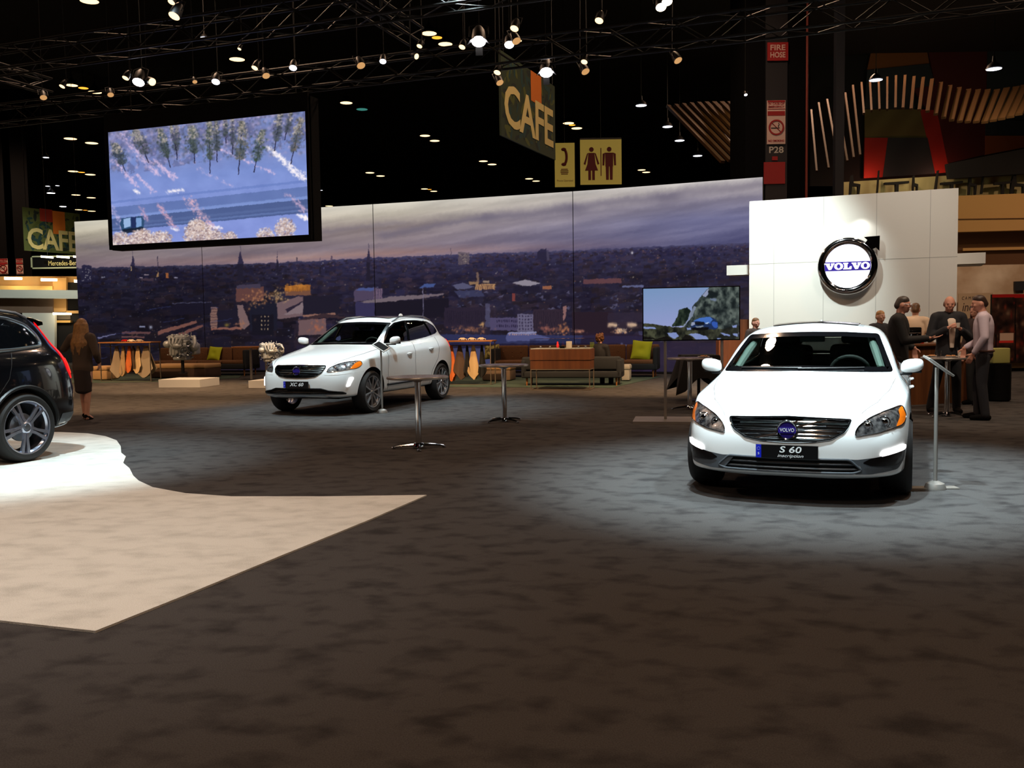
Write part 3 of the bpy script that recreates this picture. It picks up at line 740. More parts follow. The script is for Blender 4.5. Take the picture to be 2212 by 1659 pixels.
def build_sedan():
    car = car_thing('car', 'white sedan facing the viewer with black front plate reading S 60', 3.085, 9.417, 23.1)
    ws = roundpoly([(-.768, 1.003), (0, 1.02), (.768, 1.003), (.622, 1.343), (.32, 1.362), (0, 1.368), (-.32, 1.362), (-.622, 1.343)], .03)
    side = roundpoly([(.50, 1.01), (.05, 1.005), (-.45, 1.015), (-1.0, 1.03), (-1.32, 1.08), (-1.02, 1.30), (-.6, 1.345), (-.2, 1.335), (.05, 1.265), (.3, 1.14)], .04)
    rear = roundpoly([(-.52, 1.075), (.52, 1.075), (.43, 1.32), (-.43, 1.32)], .05)
    up = lambda c: c.z > .96
    gr = roundpoly([(-.475, .692), (0, .708), (.475, .692), (.455, .64), (.425, .598), (.33, .545), (.2, .525), (0, .518), (-.2, .525), (-.33, .545), (-.425, .598), (-.455, .64)], .015)
    lg = roundpoly([(-.47, .385), (.47, .385), (.56, .30), (.50, .278), (-.50, .278), (-.56, .30)], .02)
    bvh, me = make_body(S60, 3, [(1.388, .33, .365), (-1.388, .33, .365)], M_WHITE, ((5, 4, 11, .45), (2, 0, 5, .5), (7, 0, 14, .35)),
        [('F', ws, lambda c: c.z > .98 and c.x > 0), ('L', side, up), ('R', side, up), ('B', rear, up), ('F', gr, lambda c: c.x > 1.9), ('F', lg, lambda c: c.x > 1.8)])
    liner_from(me, .88, .03, car)
    link_mesh('body_shell', me, car)
    glazing('windscreen', bvh, 'F', ws, car, M_GLOSSK, M_WIND, .042)
    for ax, nm in (('L', 'side_window'), ('R', 'side_window')): glazing(nm, bvh, ax, side, car, M_GLOSSK, M_TINT, .022)
    glazing('rear_window', bvh, 'B', rear, car, M_GLOSSK, M_TINTD, .04)
    for sg in (1, -1):
        q = MB().use(M_LINER); q.tube([(.60, sg * .665, 1.020), (.32, sg * .605, 1.175), (.04, sg * .545, 1.300)], [.034, .04, .03], 8); q.build('pillar_trim', None, car)
    cabin(car, {'dash': (.72, .985), 'sx': -.25, 'sz': .48, 'sh': .64, 'mir': (.12, 1.30), 'wz': -.02})
    g = grille(car, bvh, gr, .07, 5, [.672, .640, .608, .577, .548], .009, M_CHROME)
    p, n = hit(bvh, 'F', 0, .61)
    badge(car, (p.x + .012, 0, .612), .082, bar_len=.30)
    px_, n = hit(bvh, 'F', 0, .44)
    number_plate(car, px_.x + .016, .44, 'S 60', 'inscription')
    low = grille(car, bvh, lg, .06, 2, [.345, .305], .009, M_DGREY, M_DGREY, 'lower_grille')
    for s in (1, -1):
        hl = roundpoly([(.50, .565), (.66, .590), (.86, .640), (.875, .70), (.842, .782), (.70, .742), (.60, .700), (.52, .635)], .03)
        am = roundpoly([(.80, .628), (.862, .645), (.872, .70), (.842, .775), (.815, .75), (.828, .70)], .012)
        headlamp(car, bvh, hl, s, [(.02, .0, .05), (-.1, -.02, .04)], am)
        pk = roundpoly([(.40, .395), (.52, .385), (.66, .40), (.872, .45), (.862, .36), (.82, .292), (.62, .268), (.50, .27), (.56, .33)], .02)
        pk = pk if s > 0 else mirror_poly(pk); a = add_patch('bumper_insert', bvh, 'F', pk, M_DGREY, car, off=.004)
        pk2 = roundpoly([(.62, .395), (.86, .432), (.84, .35), (.80, .325), (.62, .335), (.56, .36)], .015)
        pk2 = pk2 if s > 0 else mirror_poly(pk2); a = add_patch('fog_pocket', bvh, 'F', pk2, M_GLOSSK, a, off=.008)
        dr = roundpoly([(.69, .405), (.868, .440), (.87, .478), (.84, .482), (.70, .448)], .018)
        dr = dr if s > 0 else mirror_poly(dr); add_patch('daytime_light', bvh, 'F', dr, M_DRL, car, off=.012, thick=.006)
        door_mirror(car, .56, s * .925, 1.045, s, M_WHITE, s * .82)
        tl = roundpoly([(.50, .76), (.80, .74), (.86, .95), (.62, .97)], .03); tl = tl if s > 0 else mirror_poly(tl)
        add_patch('tail_light', bvh, 'B', tl, M_REDL, car, off=.004)
        for x in (1.388, -1.388): wheel(car, x, s * .80, .325, .245, .235, 10, 'multi', M_ALLOY)
    gaps(car, bvh, [(ax, q) for ax in 'LR' for q in ([(.78, .26), (.80, .6), (.72, .95)], [(-.33, .24), (-.30, .6), (-.42, .98)], [(-1.02, .3), (-.98, .6), (-1.25, 1.0)])] +
         [])
    gaps(car, bvh, [('T', [(2.1, s * .52), (1.8, s * .66), (1.4, s * .745), (.9, s * .79)]) for s in (1, -1)], .0018)
    gaps(car, bvh, [('T', [(1.95, s * .42), (1.6, s * .50), (1.1, s * .56)]) for s in (1, -1)], .004, M_WHITE, 'bonnet_crease')
    handles(car, bvh, [(ax, x, z) for ax in 'LR' for x, z in ((-.18, .80), (-.98, .83))], M_WHITE)
    # dark panoramic roof edge and rear view shark fin
    rf = [(-.12, -.42), (-.12, .42), (-.75, .42), (-.75, -.42)]; add_patch('sunroof', bvh, 'T', roundpoly(rf, .06), M_GLOSSK, car, off=.010, thick=.006)
    m = MB().use(M_WHITE); pr, _ = hit(bvh, 'T', -1.0, 0); m.ell(pr + Vector((0, 0, .01)), (.09, .02, .05)); m.build('roof_antenna', None, car)
    w = MB().use(M_TRIM)
    for y0, y1 in ((.52, -.05), (-.02, -.58)):
        pts = surf_line(bvh, 'F', [(y0, 1.035), (y1, 1.03)], .012, .08); w.tube(pts, .009, 6)
    w.build('wiper', None, car)
    u = MB().use(M_WELL); u.box((0, 0, .22), (3.9, 1.2, .05)); u.build('underbody', None, car)
    return car

XX = [2.30, 2.285, 2.20, 2.07, 1.86, 1.387, .8, .2, -.4, -.95, -1.387, -1.85, -2.11, -2.28, -2.33]
XC60 = [
 ringset([0] * 15, [.30] * 15, [2.05, 2.04, 2.0, 1.9, 1.75, 1.388, .8, .2, -.4, -.95, -1.388, -1.8, -2.0, -2.1, -2.12]),
 ringset([0, .34, .60, .74, .81, .85, .84, .84, .84, .84, .85, .81, .72, .44, 0], [.29, .29, .29, .29, .29, .31, .29, .29, .29, .3, .32, .34, .36, .37, .38], [2.18, 2.165, 2.09, 1.97, 1.80, 1.387, .8, .2, -.4, -.95, -1.387, -1.83, -2.05, -2.2, -2.25]),
 ringset([0, .36, .64, .80, .875, .925, .905, .90, .90, .905, .925, .885, .80, .48, 0], [.34, .34, .34, .34, .34, .36, .345, .345, .345, .35, .37, .40, .43, .44, .45], [2.28, 2.265, 2.18, 2.05, 1.84, 1.387, .8, .2, -.4, -.95, -1.387, -1.84, -2.08, -2.26, -2.31]),
 ringset([0, .36, .66, .83, .91, .95, .92, .915, .915, .92, .95, .915, .84, .51, 0], [.50, .50, .51, .53, .54, .56, .52, .50, .50, .52, .56, .58, .6, .6, .6], [2.29, 2.275, 2.19, 2.05, 1.84, 1.387, .8, .2, -.4, -.95, -1.387, -1.85, -2.11, -2.29, -2.33]),
 ringset([0, .35, .65, .82, .91, .955, .94, .935, .935, .94, .955, .92, .845, .51, 0], [.67, .675, .69, .71, .73, .77, .75, .74, .74, .76, .79, .81, .82, .82, .82], [2.31, 2.285, 2.19, 2.04, 1.83, 1.387, .8, .2, -.4, -.95, -1.387, -1.85, -2.11, -2.28, -2.32]),
 ringset([0, .33, .62, .79, .885, .925, .92, .915, .915, .925, .935, .90, .82, .49, 0], [.855, .865, .885, .905, .92, .945, .965, .985, 1.01, 1.04, 1.06, 1.075, 1.08, 1.08, 1.08], [2.24, 2.21, 2.10, 1.93, 1.74, 1.37, .8, .2, -.4, -.95, -1.387, -1.84, -2.08, -2.25, -2.29]),
 ringset([0, .31, .55, .70, .80, .84, .85, .86, .865, .865, .86, .82, .75, .43, 0], [1.02, 1.015, 1.01, 1.0, 1.005, 1.025, 1.07, 1.11, 1.135, 1.165, 1.19, 1.215, 1.215, 1.2, 1.19], [1.80, 1.78, 1.68, 1.56, 1.42, 1.15, .78, .2, -.4, -.95, -1.40, -1.80, -2.0, -2.14, -2.17]),
 ringset([0, .24, .45, .61, .705, .77, .80, .81, .815, .81, .79, .745, .66, .38, 0], [1.165, 1.16, 1.155, 1.15, 1.14, 1.135, 1.145, 1.165, 1.19, 1.225, 1.26, 1.29, 1.27, 1.25, 1.24], [1.0, .99, .96, .90, .83, .74, .46, .08, -.42, -.96, -1.42, -1.72, -1.92, -2.05, -2.08]),
 ringset([0, .23, .42, .57, .65, .705, .74, .76, .765, .76, .745, .70, .61, .34, 0], [1.37, 1.367, 1.36, 1.352, 1.345, 1.34, 1.35, 1.365, 1.38, 1.40, 1.41, 1.42, 1.42, 1.42, 1.42], [.56, .555, .53, .48, .43, .36, .15, -.08, -.5, -.95, -1.40, -1.65, -1.83, -1.93, -1.96]),
 ringset([0, .22, .39, .52, .585, .625, .65, .665, .67, .665, .65, .62, .54, .3, 0], [1.582, 1.58, 1.573, 1.563, 1.555, 1.55, 1.565, 1.585, 1.6, 1.6, 1.59, 1.575, 1.575, 1.585, 1.59], [.12, .115, .09, .05, .01, -.06, -.2, -.35, -.62, -.98, -1.38, -1.60, -1.78, -1.88, -1.91]),
 ringset([0, .18, .32, .42, .46, .49, .51, .525, .53, .525, .51, .48, .42, .24, 0], [1.632, 1.631, 1.628, 1.624, 1.622, 1.622, 1.63, 1.643, 1.655, 1.655, 1.645, 1.632, 1.622, 1.622, 1.622], [-.03, -.035, -.05, -.08, -.11, -.16, -.27, -.4, -.64, -.98, -1.32, -1.52, -1.70, -1.78, -1.80]),
 ringset([0] * 15, [1.652, 1.654, 1.657, 1.66, 1.664, 1.668, 1.674, 1.68, 1.684, 1.682, 1.672, 1.664, 1.654, 1.646, 1.643], [-.13, -.14, -.155, -.175, -.2, -.24, -.32, -.44, -.66, -.96, -1.22, -1.42, -1.58, -1.68, -1.72]),
]
def build_crossover():
    ang = 21; a = rad(ang); f = (-math.sin(a), -math.cos(a)); l = (math.cos(a), -math.sin(a))
    ox = -2.824 - .107 * f[0] + .03 * l[0]; oy = 17.308 - .107 * f[1] + .03 * l[1]
    car = car_thing('car', 'white crossover parked in front of the city mural with XC 60 front plate', ox, oy, ang)
    ws = roundpoly([(-.71, 1.155), (0, 1.168), (.71, 1.155), (.58, 1.542), (.30, 1.558), (0, 1.563), (-.30, 1.558), (-.58, 1.542)], .03)
    side = roundpoly([(.66, 1.17), (.2, 1.18), (-.28, 1.20), (-.95, 1.255), (-1.46, 1.32), (-1.62, 1.36), (-1.56, 1.46), (-1.30, 1.56), (-.8, 1.585), (-.33, 1.58), (-.02, 1.54), (.25, 1.44), (.5, 1.29)], .04)
    rear = roundpoly([(-.58, 1.30), (.58, 1.30), (.50, 1.55), (-.50, 1.55)], .05)
    up = lambda c: c.z > 1.1
    gr = roundpoly([(-.475, .842), (0, .852), (.475, .842), (.49, .80), (.445, .725), (.34, .665), (.2, .648), (0, .645), (-.2, .648), (-.34, .665), (-.445, .725), (-.49, .80)], .02)
    lg = roundpoly([(-.44, .468), (.44, .468), (.56, .432), (.76, .405), (.80, .375), (.62, .372), (-.62, .372), (-.80, .375), (-.76, .405), (-.56, .432)], .015)
    bvh, me = make_body(XC60, 3, [(1.387, .365, .425), (-1.387, .365, .425)], M_WHITE, ((5, 4, 11, .4), (2, 0, 5, .5), (7, 0, 14, .35)),
        [('F', ws, lambda c: c.z > 1.12 and c.x > 0), ('L', side, up), ('R', side, up), ('B', rear, up), ('F', gr, lambda c: c.x > 1.9), ('F', lg, lambda c: c.x > 1.6)])
    liner_from(me, 1.0, .03, car); link_mesh('body_shell', me, car)
    glazing('windscreen', bvh, 'F', ws, car, M_GLOSSK, M_WIND, .04)
    for ax in 'LR': glazing('side_window', bvh, ax, side, car, M_GLOSSK, M_TINT, .02)
    glazing('rear_window', bvh, 'B', rear, car, M_GLOSSK, M_TINTD, .04)
    # pillars dividing the side glass
    gaps(car, bvh, [(ax, q) for ax in 'LR' for q in ([(-.36, 1.57), (-.22, 1.20)],)], .022, M_GLOSSK, 'door_pillar')
    gaps(car, bvh, [(ax, q) for ax in 'LR' for q in ([(-1.12, 1.57), (-1.22, 1.30)],)], .018, M_GLOSSK, 'door_pillar')
    for sg in (1, -1):
        q = MB().use(M_LINER); q.tube([(.62, sg * .64, 1.170), (.33, sg * .58, 1.345), (.04, sg * .52, 1.500)], [.034, .04, .03], 8); q.build('pillar_trim', None, car)
    cabin(car, {'dash': (.72, 1.125), 'sx': -.25, 'sz': .62, 'sh': .68, 'mir': (.14, 1.50), 'wz': -.02})
    grille(car, bvh, gr, .07, 5, [.815, .782, .750, .717, .685], .008, M_GLOSSK)
    p, n = hit(bvh, 'F', 0, .76); badge(car, (p.x + .012, 0, .757), .078, bar_len=.30, word=False)
    p, n = hit(bvh, 'F', 0, .54); number_plate(car, p.x + .016, .535, 'XC 60')
    grille(car, bvh, lg, .06, 2, [.43, .40], .008, M_TRIM, M_TRIM, 'lower_grille')
    for s in (1, -1):
        hl = roundpoly([(.52, .735), (.70, .752), (.885, .785), (.90, .85), (.875, .905), (.78, .902), (.66, .872), (.54, .80)], .035)
        am = roundpoly([(.82, .772), (.885, .79), (.898, .85), (.872, .90), (.845, .88)], .015)
        headlamp(car, bvh, hl, s, [(.02, .01, .05), (-.1, -.02, .04)], am)
        dr = roundpoly([(.80, .49), (.835, .50), (.868, .62), (.865, .645), (.835, .64)], .012); dr = dr if s > 0 else mirror_poly(dr)
        add_patch('daytime_light', bvh, 'F', dr, M_DRL, car, off=.012, thick=.006)
        door_mirror(car, .60, s * .96, 1.225, s, M_WHITE, s * .82)
        tl = roundpoly([(-1.99, 1.19), (-2.06, 1.19), (-1.96, 1.40), (-1.84, 1.53), (-1.79, 1.53), (-1.90, 1.38)], .01); add_patch('upper_tail_light', bvh, 'L' if s > 0 else 'R', tl, M_REDL, car, off=.008, step=.03)
        t2 = roundpoly([(-2.07, 1.02), (-1.95, 1.05), (-1.93, 1.18), (-1.98, 1.22), (-2.1, 1.2)], .015); add_patch('tail_light', bvh, 'L' if s > 0 else 'R', t2, M_REDL, car, off=.008)
        rl = MB().use(M_SATIN); pts = [(.0, 1.0), (-.3, 1.0), (-.8, 1.0), (-1.3, 1.0), (-1.6, 1.0)]; P = []
        for (x, _) in pts:
            q, n = hit(bvh, 'T', x, s * .575); P.append(q + Vector((0, 0, .012 if x in (.0, -1.6) else .045)))
        rl.tube(P, .014, 8); rl.build('roof_rail', None, car)
        for x in (1.387, -1.387): wheel(car, x, s * .82, .365, .283, .235, 10, 'multi', M_ALLOY)
        st = MB().use(M_TRIM); st.tube(surf_line(bvh, 'L' if s > 0 else 'R', [(.86, .45), (-.86, .46)], .004, .1), .022, 6); st.build('sill_strip', None, car)
        cs = MB().use(M_SATIN); cs.tube(surf_line(bvh, 'L' if s > 0 else 'R', [(.84, .465), (-.84, .475)], .026, .1), .006, 6); cs.build('sill_trim', None, car)
    sk = roundpoly([(-.62, .325), (-.45, .372), (.45, .372), (.62, .325), (.45, .30), (-.45, .30)], .02); add_patch('skid_plate', bvh, 'F', sk, M_SATIN, car, off=.006)
    gaps(car, bvh, [(ax, q) for ax in 'LR' for q in ([(.82, .36), (.84, .7), (.76, 1.08)], [(-.28, .35), (-.24, .8), (-.3, 1.17)], [(-.86, .36), (-.96, .62), (-1.22, .86), (-1.34, 1.25)])] +
         [('T', [(2.08, s * .58), (1.8, s * .69), (1.4, s * .77), (.9, s * .80)]) for s in (1, -1)])
    gaps(car, bvh, [('F', [(.5, .69), (.7, .69), (.92, .73)]), ('F', [(-.5, .69), (-.7, .69), (-.92, .73)])], .003, M_WHITE, 'bumper_crease')
    handles(car, bvh, [(ax, x, z) for ax in 'LR' for x, z in ((-.02, .965), (-.92, 1.03))], M_WHITE)
    rf = [(-.12, -.44), (-.12, .44), (-1.25, .44), (-1.25, -.44)]; add_patch('sunroof', bvh, 'T', roundpoly(rf, .06), M_GLOSSK, car, off=.010, thick=.006)
    m = MB().use(M_WHITE); pr, _ = hit(bvh, 'T', -1.45, 0); m.ell(pr + Vector((0, 0, .02)), (.09, .025, .055)); m.build('roof_antenna', None, car)
    w = MB().use(M_TRIM)
    for y0, y1 in ((.52, -.05), (-.02, -.58)): w.tube(surf_line(bvh, 'F', [(y0, 1.185), (y1, 1.18)], .012, .08), .009, 6)
    w.build('wiper', None, car)
    u = MB().use(M_WELL); u.box((0, 0, .30), (3.9, 1.2, .05)); u.build('underbody', None, car)
    return car

k9 = [1.05, 1.0]
XC90 = [
 ringset([0] * 15, [.30] * 15, [2.25, 2.24, 2.2, 2.1, 1.9, 1.492, .85, .2, -.4, -1.0, -1.492, -1.9, -2.2, -2.3, -2.32]),
 ringset([0, .36, .63, .78, .85, .90, .88, .88, .88, .88, .90, .86, .78, .48, 0], [.29, .29, .29, .29, .29, .31, .29, .29, .29, .3, .31, .32, .35, .37, .38], [2.36, 2.34, 2.26, 2.1, 1.93, 1.492, .85, .2, -.4, -1.0, -1.492, -1.92, -2.24, -2.4, -2.45]),
 ringset([0, .38, .67, .84, .92, .975, .955, .95, .95, .955, .975, .945, .85, .50, 0], [.34, .34, .34, .34, .34, .36, .345, .345, .345, .35, .36, .365, .40, .43, .44], [2.44, 2.42, 2.33, 2.18, 1.97, 1.492, .85, .2, -.4, -1.0, -1.492, -1.96, -2.30, -2.47, -2.51]),
 ringset([0, .38, .69, .87, .95, .995, .965, .96, .96, .965, .995, .965, .875, .52, 0], [.52, .52, .53, .55, .56, .58, .54, .52, .52, .54, .58, .60, .61, .61, .61], [2.46, 2.44, 2.35, 2.2, 1.98, 1.492, .85, .2, -.4, -1.0, -1.492, -1.97, -2.34, -2.50, -2.54]),
 ringset([0, .37, .68, .86, .95, .995, .98, .975, .975, .98, .99, .955, .865, .52, 0], [.74, .745, .76, .78, .79, .81, .79, .78, .78, .80, .83, .85, .86, .86, .86], [2.47, 2.45, 2.35, 2.2, 1.97, 1.492, .85, .2, -.4, -1.0, -1.492, -1.97, -2.32, -2.47, -2.51]),
 ringset([0, .35, .64, .82, .92, .965, .96, .955, .955, .96, .965, .935, .84, .50, 0], [.98, .985, 1.0, 1.02, 1.03, 1.04, 1.05, 1.06, 1.07, 1.08, 1.09, 1.10, 1.10, 1.10, 1.10], [2.38, 2.35, 2.24, 2.08, 1.88, 1.48, .85, .2, -.4, -1.0, -1.492, -1.95, -2.27, -2.42, -2.46]),
 ringset([0, .33, .58, .74, .84, .88, .90, .91, .915, .92, .92, .89, .79, .46, 0], [1.10, 1.10, 1.09, 1.08, 1.085, 1.10, 1.14, 1.18, 1.20, 1.215, 1.225, 1.235, 1.24, 1.24, 1.24], [1.95, 1.93, 1.82, 1.68, 1.52, 1.2, .82, .2, -.4, -1.0, -1.48, -1.92, -2.19, -2.34, -2.38]),
 ringset([0, .25, .47, .64, .74, .80, .84, .865, .875, .875, .87, .835, .73, .42, 0], [1.22, 1.22, 1.21, 1.205, 1.20, 1.20, 1.22, 1.24, 1.26, 1.275, 1.285, 1.30, 1.32, 1.32, 1.32], [1.08, 1.07, 1.03, .97, .9, .8, .5, .1, -.42, -1.0, -1.47, -1.89, -2.13, -2.27, -2.3]),
 ringset([0, .24, .44, .59, .67, .72, .765, .79, .80, .80, .795, .77, .69, .40, 0], [1.43, 1.43, 1.42, 1.41, 1.40, 1.40, 1.42, 1.44, 1.46, 1.465, 1.46, 1.46, 1.46, 1.46, 1.46], [.62, .61, .58, .53, .47, .4, .18, -.06, -.5, -1.0, -1.46, -1.83, -2.05, -2.18, -2.21]),
 ringset([0, .23, .41, .55, .61, .65, .685, .705, .715, .715, .71, .69, .62, .36, 0], [1.63, 1.63, 1.622, 1.612, 1.605, 1.60, 1.62, 1.645, 1.66, 1.662, 1.652, 1.63, 1.612, 1.60, 1.60], [.16, .155, .13, .09, .04, -.03, -.18, -.34, -.62, -1.0, -1.44, -1.76, -1.98, -2.10, -2.14]),
 ringset([0, .19, .34, .45, .50, .53, .56, .575, .585, .585, .58, .56, .50, .28, 0], [1.685, 1.684, 1.68, 1.677, 1.675, 1.675, 1.69, 1.705, 1.72, 1.722, 1.712, 1.695, 1.672, 1.655, 1.65], [.0, -.0, -.02, -.05, -.09, -.14, -.26, -.4, -.64, -1.0, -1.40, -1.68, -1.90, -2.04, -2.10]),
 ringset([0] * 15, [1.71, 1.712, 1.715, 1.72, 1.725, 1.73, 1.737, 1.744, 1.75, 1.75, 1.742, 1.73, 1.71, 1.69, 1.68], [-.1, -.11, -.13, -.15, -.18, -.22, -.3, -.44, -.66, -1.0, -1.34, -1.58, -1.78, -1.92, -2.0]),
]
def build_dark_suv():
    car = car_thing('car', 'black SUV on pale carpet, its tail and silver wheel at the picture edge', -6.97, 9.38, 22, 0.0135)
    side = roundpoly([(.66, 1.225), (.0, 1.235), (-.9, 1.25), (-1.45, 1.268), (-1.86, 1.30), (-1.84, 1.42), (-1.72, 1.55), (-1.50, 1.625), (-1.1, 1.645), (-.5, 1.645), (-.1, 1.62), (.25, 1.50), (.5, 1.35)], .06)
    ws = roundpoly([(-.74, 1.215), (.74, 1.215), (.61, 1.60), (-.61, 1.60)], .03); rear = roundpoly([(-.6, 1.34), (.6, 1.34), (.54, 1.56), (-.54, 1.56)], .05)
    bvh, me = make_body(XC90, 3, [(1.492, .39, .45), (-1.492, .39, .45)], M_BLACKP, ((5, 4, 11, .4), (2, 0, 5, .4), (7, 4, 11, .3)), [])
    link_mesh('body_shell', me, car)
    MG = mat('dark_tinted_window', (6, 7, 9), 0.04)
    for ax in 'LR':
        add_patch('side_window', bvh, ax, offpoly(side, .012), MG, car, off=.003)
        t = MB().use(M_SATIN); P = surf_line(bvh, ax, side + [side[0]], .008, .04); t.tube(P, .020, 8); t.build('window_trim', None, car)
        gaps(car, bvh, [(ax, [(-.42, 1.64), (-.36, 1.25)]), (ax, [(-1.18, 1.64), (-1.28, 1.27)])], .018, M_GLOSSK, 'door_pillar')
        for xc in (1.492, -1.492):
            fl = MB().use(M_TRIM)
            P = [hit(bvh, ax, xc + .46 * math.cos(t_), .39 + .46 * math.sin(t_)) for t_ in [math.pi * (k / 24 * 1.1 - .05) for k in range(25)]]
            fl.tube([p + n * .002 for p, n in P], .022, 6); fl.build('wheel_arch_trim', None, car)
        # side part of the tail light: narrow blade up the rear pillar, wide below
        tl = roundpoly([(-2.40, .91), (-2.26, .90), (-2.19, 1.0), (-2.14, 1.15), (-2.02, 1.42), (-1.93, 1.56), (-2.02, 1.585), (-2.14, 1.42), (-2.30, 1.20), (-2.42, 1.05)], .012)
        add_patch('tail_light', bvh, ax, tl, M_REDL, car, off=.008, step=.03, thick=.01)
        t2 = roundpoly([(-2.36, .96), (-2.27, .96), (-2.21, 1.12), (-2.30, 1.15)], .012); add_patch('lit_lamp_segment', bvh, ax, t2, M_REDGLOW, car, off=.014, step=.03)
        ry = roundpoly([(-1.96, .36), (-2.02, .50), (-2.30, .50), (-2.36, .40), (-2.2, .35)], .02); add_patch('bumper_diffuser', bvh, ax, ry, M_DGREY, car, off=.006)
    add_patch('windscreen', bvh, 'F', ws, MG, car, off=.003); add_patch('rear_window', bvh, 'B', rear, MG, car, off=.003)
    for s in (1, -1):
        rl = MB().use(M_SATIN); P = []
        for x, dz in ((.0, .01), (-.2, .04), (-.8, .05), (-1.4, .05), (-1.7, .04), (-1.84, .008)):
            q, n = hit(bvh, 'T', x, s * .63); P.append(q + Vector((0, 0, dz)))
        rl.tube(P, .018, 8); rl.build('roof_rail', None, car)
        for x in (1.492, -1.492): wheel(car, x, s * .86, .39, .315, .26, 5, 'twin', M_ALLOYB)
        door_mirror(car, .62, s * 1.05, 1.30, s, M_BLACKP, s * .86)
        hl = roundpoly([(.56, .84), (.90, .88), (.90, .98), (.60, .96)], .03); hl = hl if s > 0 else mirror_poly(hl); add_patch('headlamp', bvh, 'F', hl, M_HLBACK, car)
    sp = MB().use(M_BLACKP); pf = [(-1.62, 1.700), (-1.85, 1.702), (-2.05, 1.675), (-2.185, 1.635), (-2.19, 1.60), (-2.05, 1.575), (-1.80, 1.60), (-1.62, 1.62)]
    sp.grid(lambda u, v: (lambda a, p: (p[0] + .10 * a ** 4, a * .61, p[1] - .05 * a * a))(2 * v - 1, pf[round(u * 8) % 8]), 8, 20, closed_u=True)
    sp.build('roof_spoiler', None, car)
    gr = roundpoly([(-.48, .98), (.48, .98), (.44, .74), (.3, .70), (-.3, .70), (-.44, .74)], .03); grille(car, bvh, gr, -.004, 5, [.93, .88, .83, .78], .01, M_CHROME)
    bl = MB().use(M_SATIN); bl.tube(surf_line(bvh, 'L', [(-1.98, .345), (-2.36, .385)], .01, .05), .01, 6); bl.build('bumper_trim', None, car)
    gaps(car, bvh, [(ax, q) for ax in 'LR' for q in ([(.86, .36), (.88, .7), (.8, 1.15)], [(-.34, .35), (-.3, .8), (-.36, 1.22)], [(-.95, .36), (-1.05, .66), (-1.3, .95), (-1.4, 1.25)])])
    handles(car, bvh, [(ax, x, z) for ax in 'LR' for x, z in ((-.1, 1.0), (-1.0, 1.04))], M_BLACKP)
    u = MB().use(M_WELL); u.box((0, 0, .30), (4.2, 1.3, .05)); u.build('underbody', None, car)
    return car
build_sedan(); build_crossover(); build_dark_suv()
# ------------------------------------------------------------------ hall shell and carpets
def carpet_mat(name, c1, c2, scale=1.6, streak=2.2, pos=(.36, .56)):
    m = mat(name, c1, 0.95, spec=0.1); nt = m.node_tree; b = nt.nodes['Principled BSDF']
    tc = nt.nodes.new('ShaderNodeTexCoord'); mp = nt.nodes.new('ShaderNodeMapping'); n = nt.nodes.new('ShaderNodeTexNoise'); r = nt.nodes.new('ShaderNodeValToRGB')
    mp.inputs['Scale'].default_value = (scale, scale * streak, 1); mp.inputs['Rotation'].default_value = (0, 0, rad(20)); n.inputs['Scale'].default_value = 1.6; n.inputs['Detail'].default_value = 4; n.inputs['Roughness'].default_value = 0.5
    n.inputs['Distortion'].default_value = 0.15
    nt.links.new(tc.outputs['Object'], mp.inputs['Vector']); nt.links.new(mp.outputs['Vector'], n.inputs['Vector']); nt.links.new(n.outputs['Fac'], r.inputs['Fac'])
    e = r.color_ramp.elements; e[0].position = pos[0]; e[1].position = pos[1]; e[0].color = lin(c1); e[1].color = lin(c2)
    n2 = nt.nodes.new('ShaderNodeTexNoise'); n2.inputs['Scale'].default_value = 160; n2.inputs['Detail'].default_value = 2
    nt.links.new(tc.outputs['Object'], n2.inputs['Vector'])
    mx = nt.nodes.new('ShaderNodeMix'); mx.data_type = 'RGBA'; mx.blend_type = 'OVERLAY'; mx.inputs[0].default_value = 0.55
    nt.links.new(r.outputs['Color'], mx.inputs[6]); nt.links.new(n2.outputs['Fac'], mx.inputs[7]); nt.links.new(mx.outputs[2], b.inputs['Base Color'])
    bp = nt.nodes.new('ShaderNodeBump'); bp.inputs['Strength'].default_value = 0.5; bp.inputs['Distance'].default_value = 0.01
    nt.links.new(n2.outputs['Fac'], bp.inputs['Height']); nt.links.new(bp.outputs['Normal'], b.inputs['Normal'])
    return m
M_FLOOR = carpet_mat('grey_carpet', (50, 48, 48), (71, 69, 68), 2.6, 1.35, (.30, .52))
M_PALE = carpet_mat('pale_carpet', (196, 195, 187), (216, 215, 207), 2.4, 1.5, (.30, .56))
f = MB().use(M_FLOOR); f.box((0, 50, -.05), (130, 145, .1)); tag(f.build('floor', None, smooth=False), kind='structure')
pts = [(-420, 950), (-300, 900), (0, 938), (60, 936), (130, 935), (190, 938), (228, 944), (252, 953), (261, 966), (262, 980), (272, 988), (266, 1002), (280, 1014), (288, 1030), (300, 1041), (330, 1055), (400, 1068), (500, 1075), (700, 1075), (850, 1073), (922, 1072), (800, 1125), (600, 1207), (400, 1290), (206, 1368), (0, 1345), (-300, 1315), (-700, 1280)]
P = [on_floor(x, y) for x, y in pts]
f = MB().use(M_PALE); f.prism([(p.x, p.y) for p in P], .012, z0=.0005)
tag(f.build('pale_carpet', None, smooth=False), 'pale wavy-edged carpet area under the black SUV, pointed at its right end', 'carpet')
M_DARK = mat('black_hall_paint', (10, 10, 11), 0.9)
for nm, c, s in (('wall_back', (0, 122, 7), (130, .4, 15)), ('wall_left', (-62, 50, 7), (.4, 145, 15)), ('wall_right', (62, 50, 7), (.4, 145, 15)), ('wall_front', (0, -20, 7), (130, .4, 15)), ('ceiling', (0, 50, 14.6), (130, 145, .4))):
    f = MB().use(M_DARK); f.box(c, s); tag(f.build(nm, None, smooth=False), kind='structure')
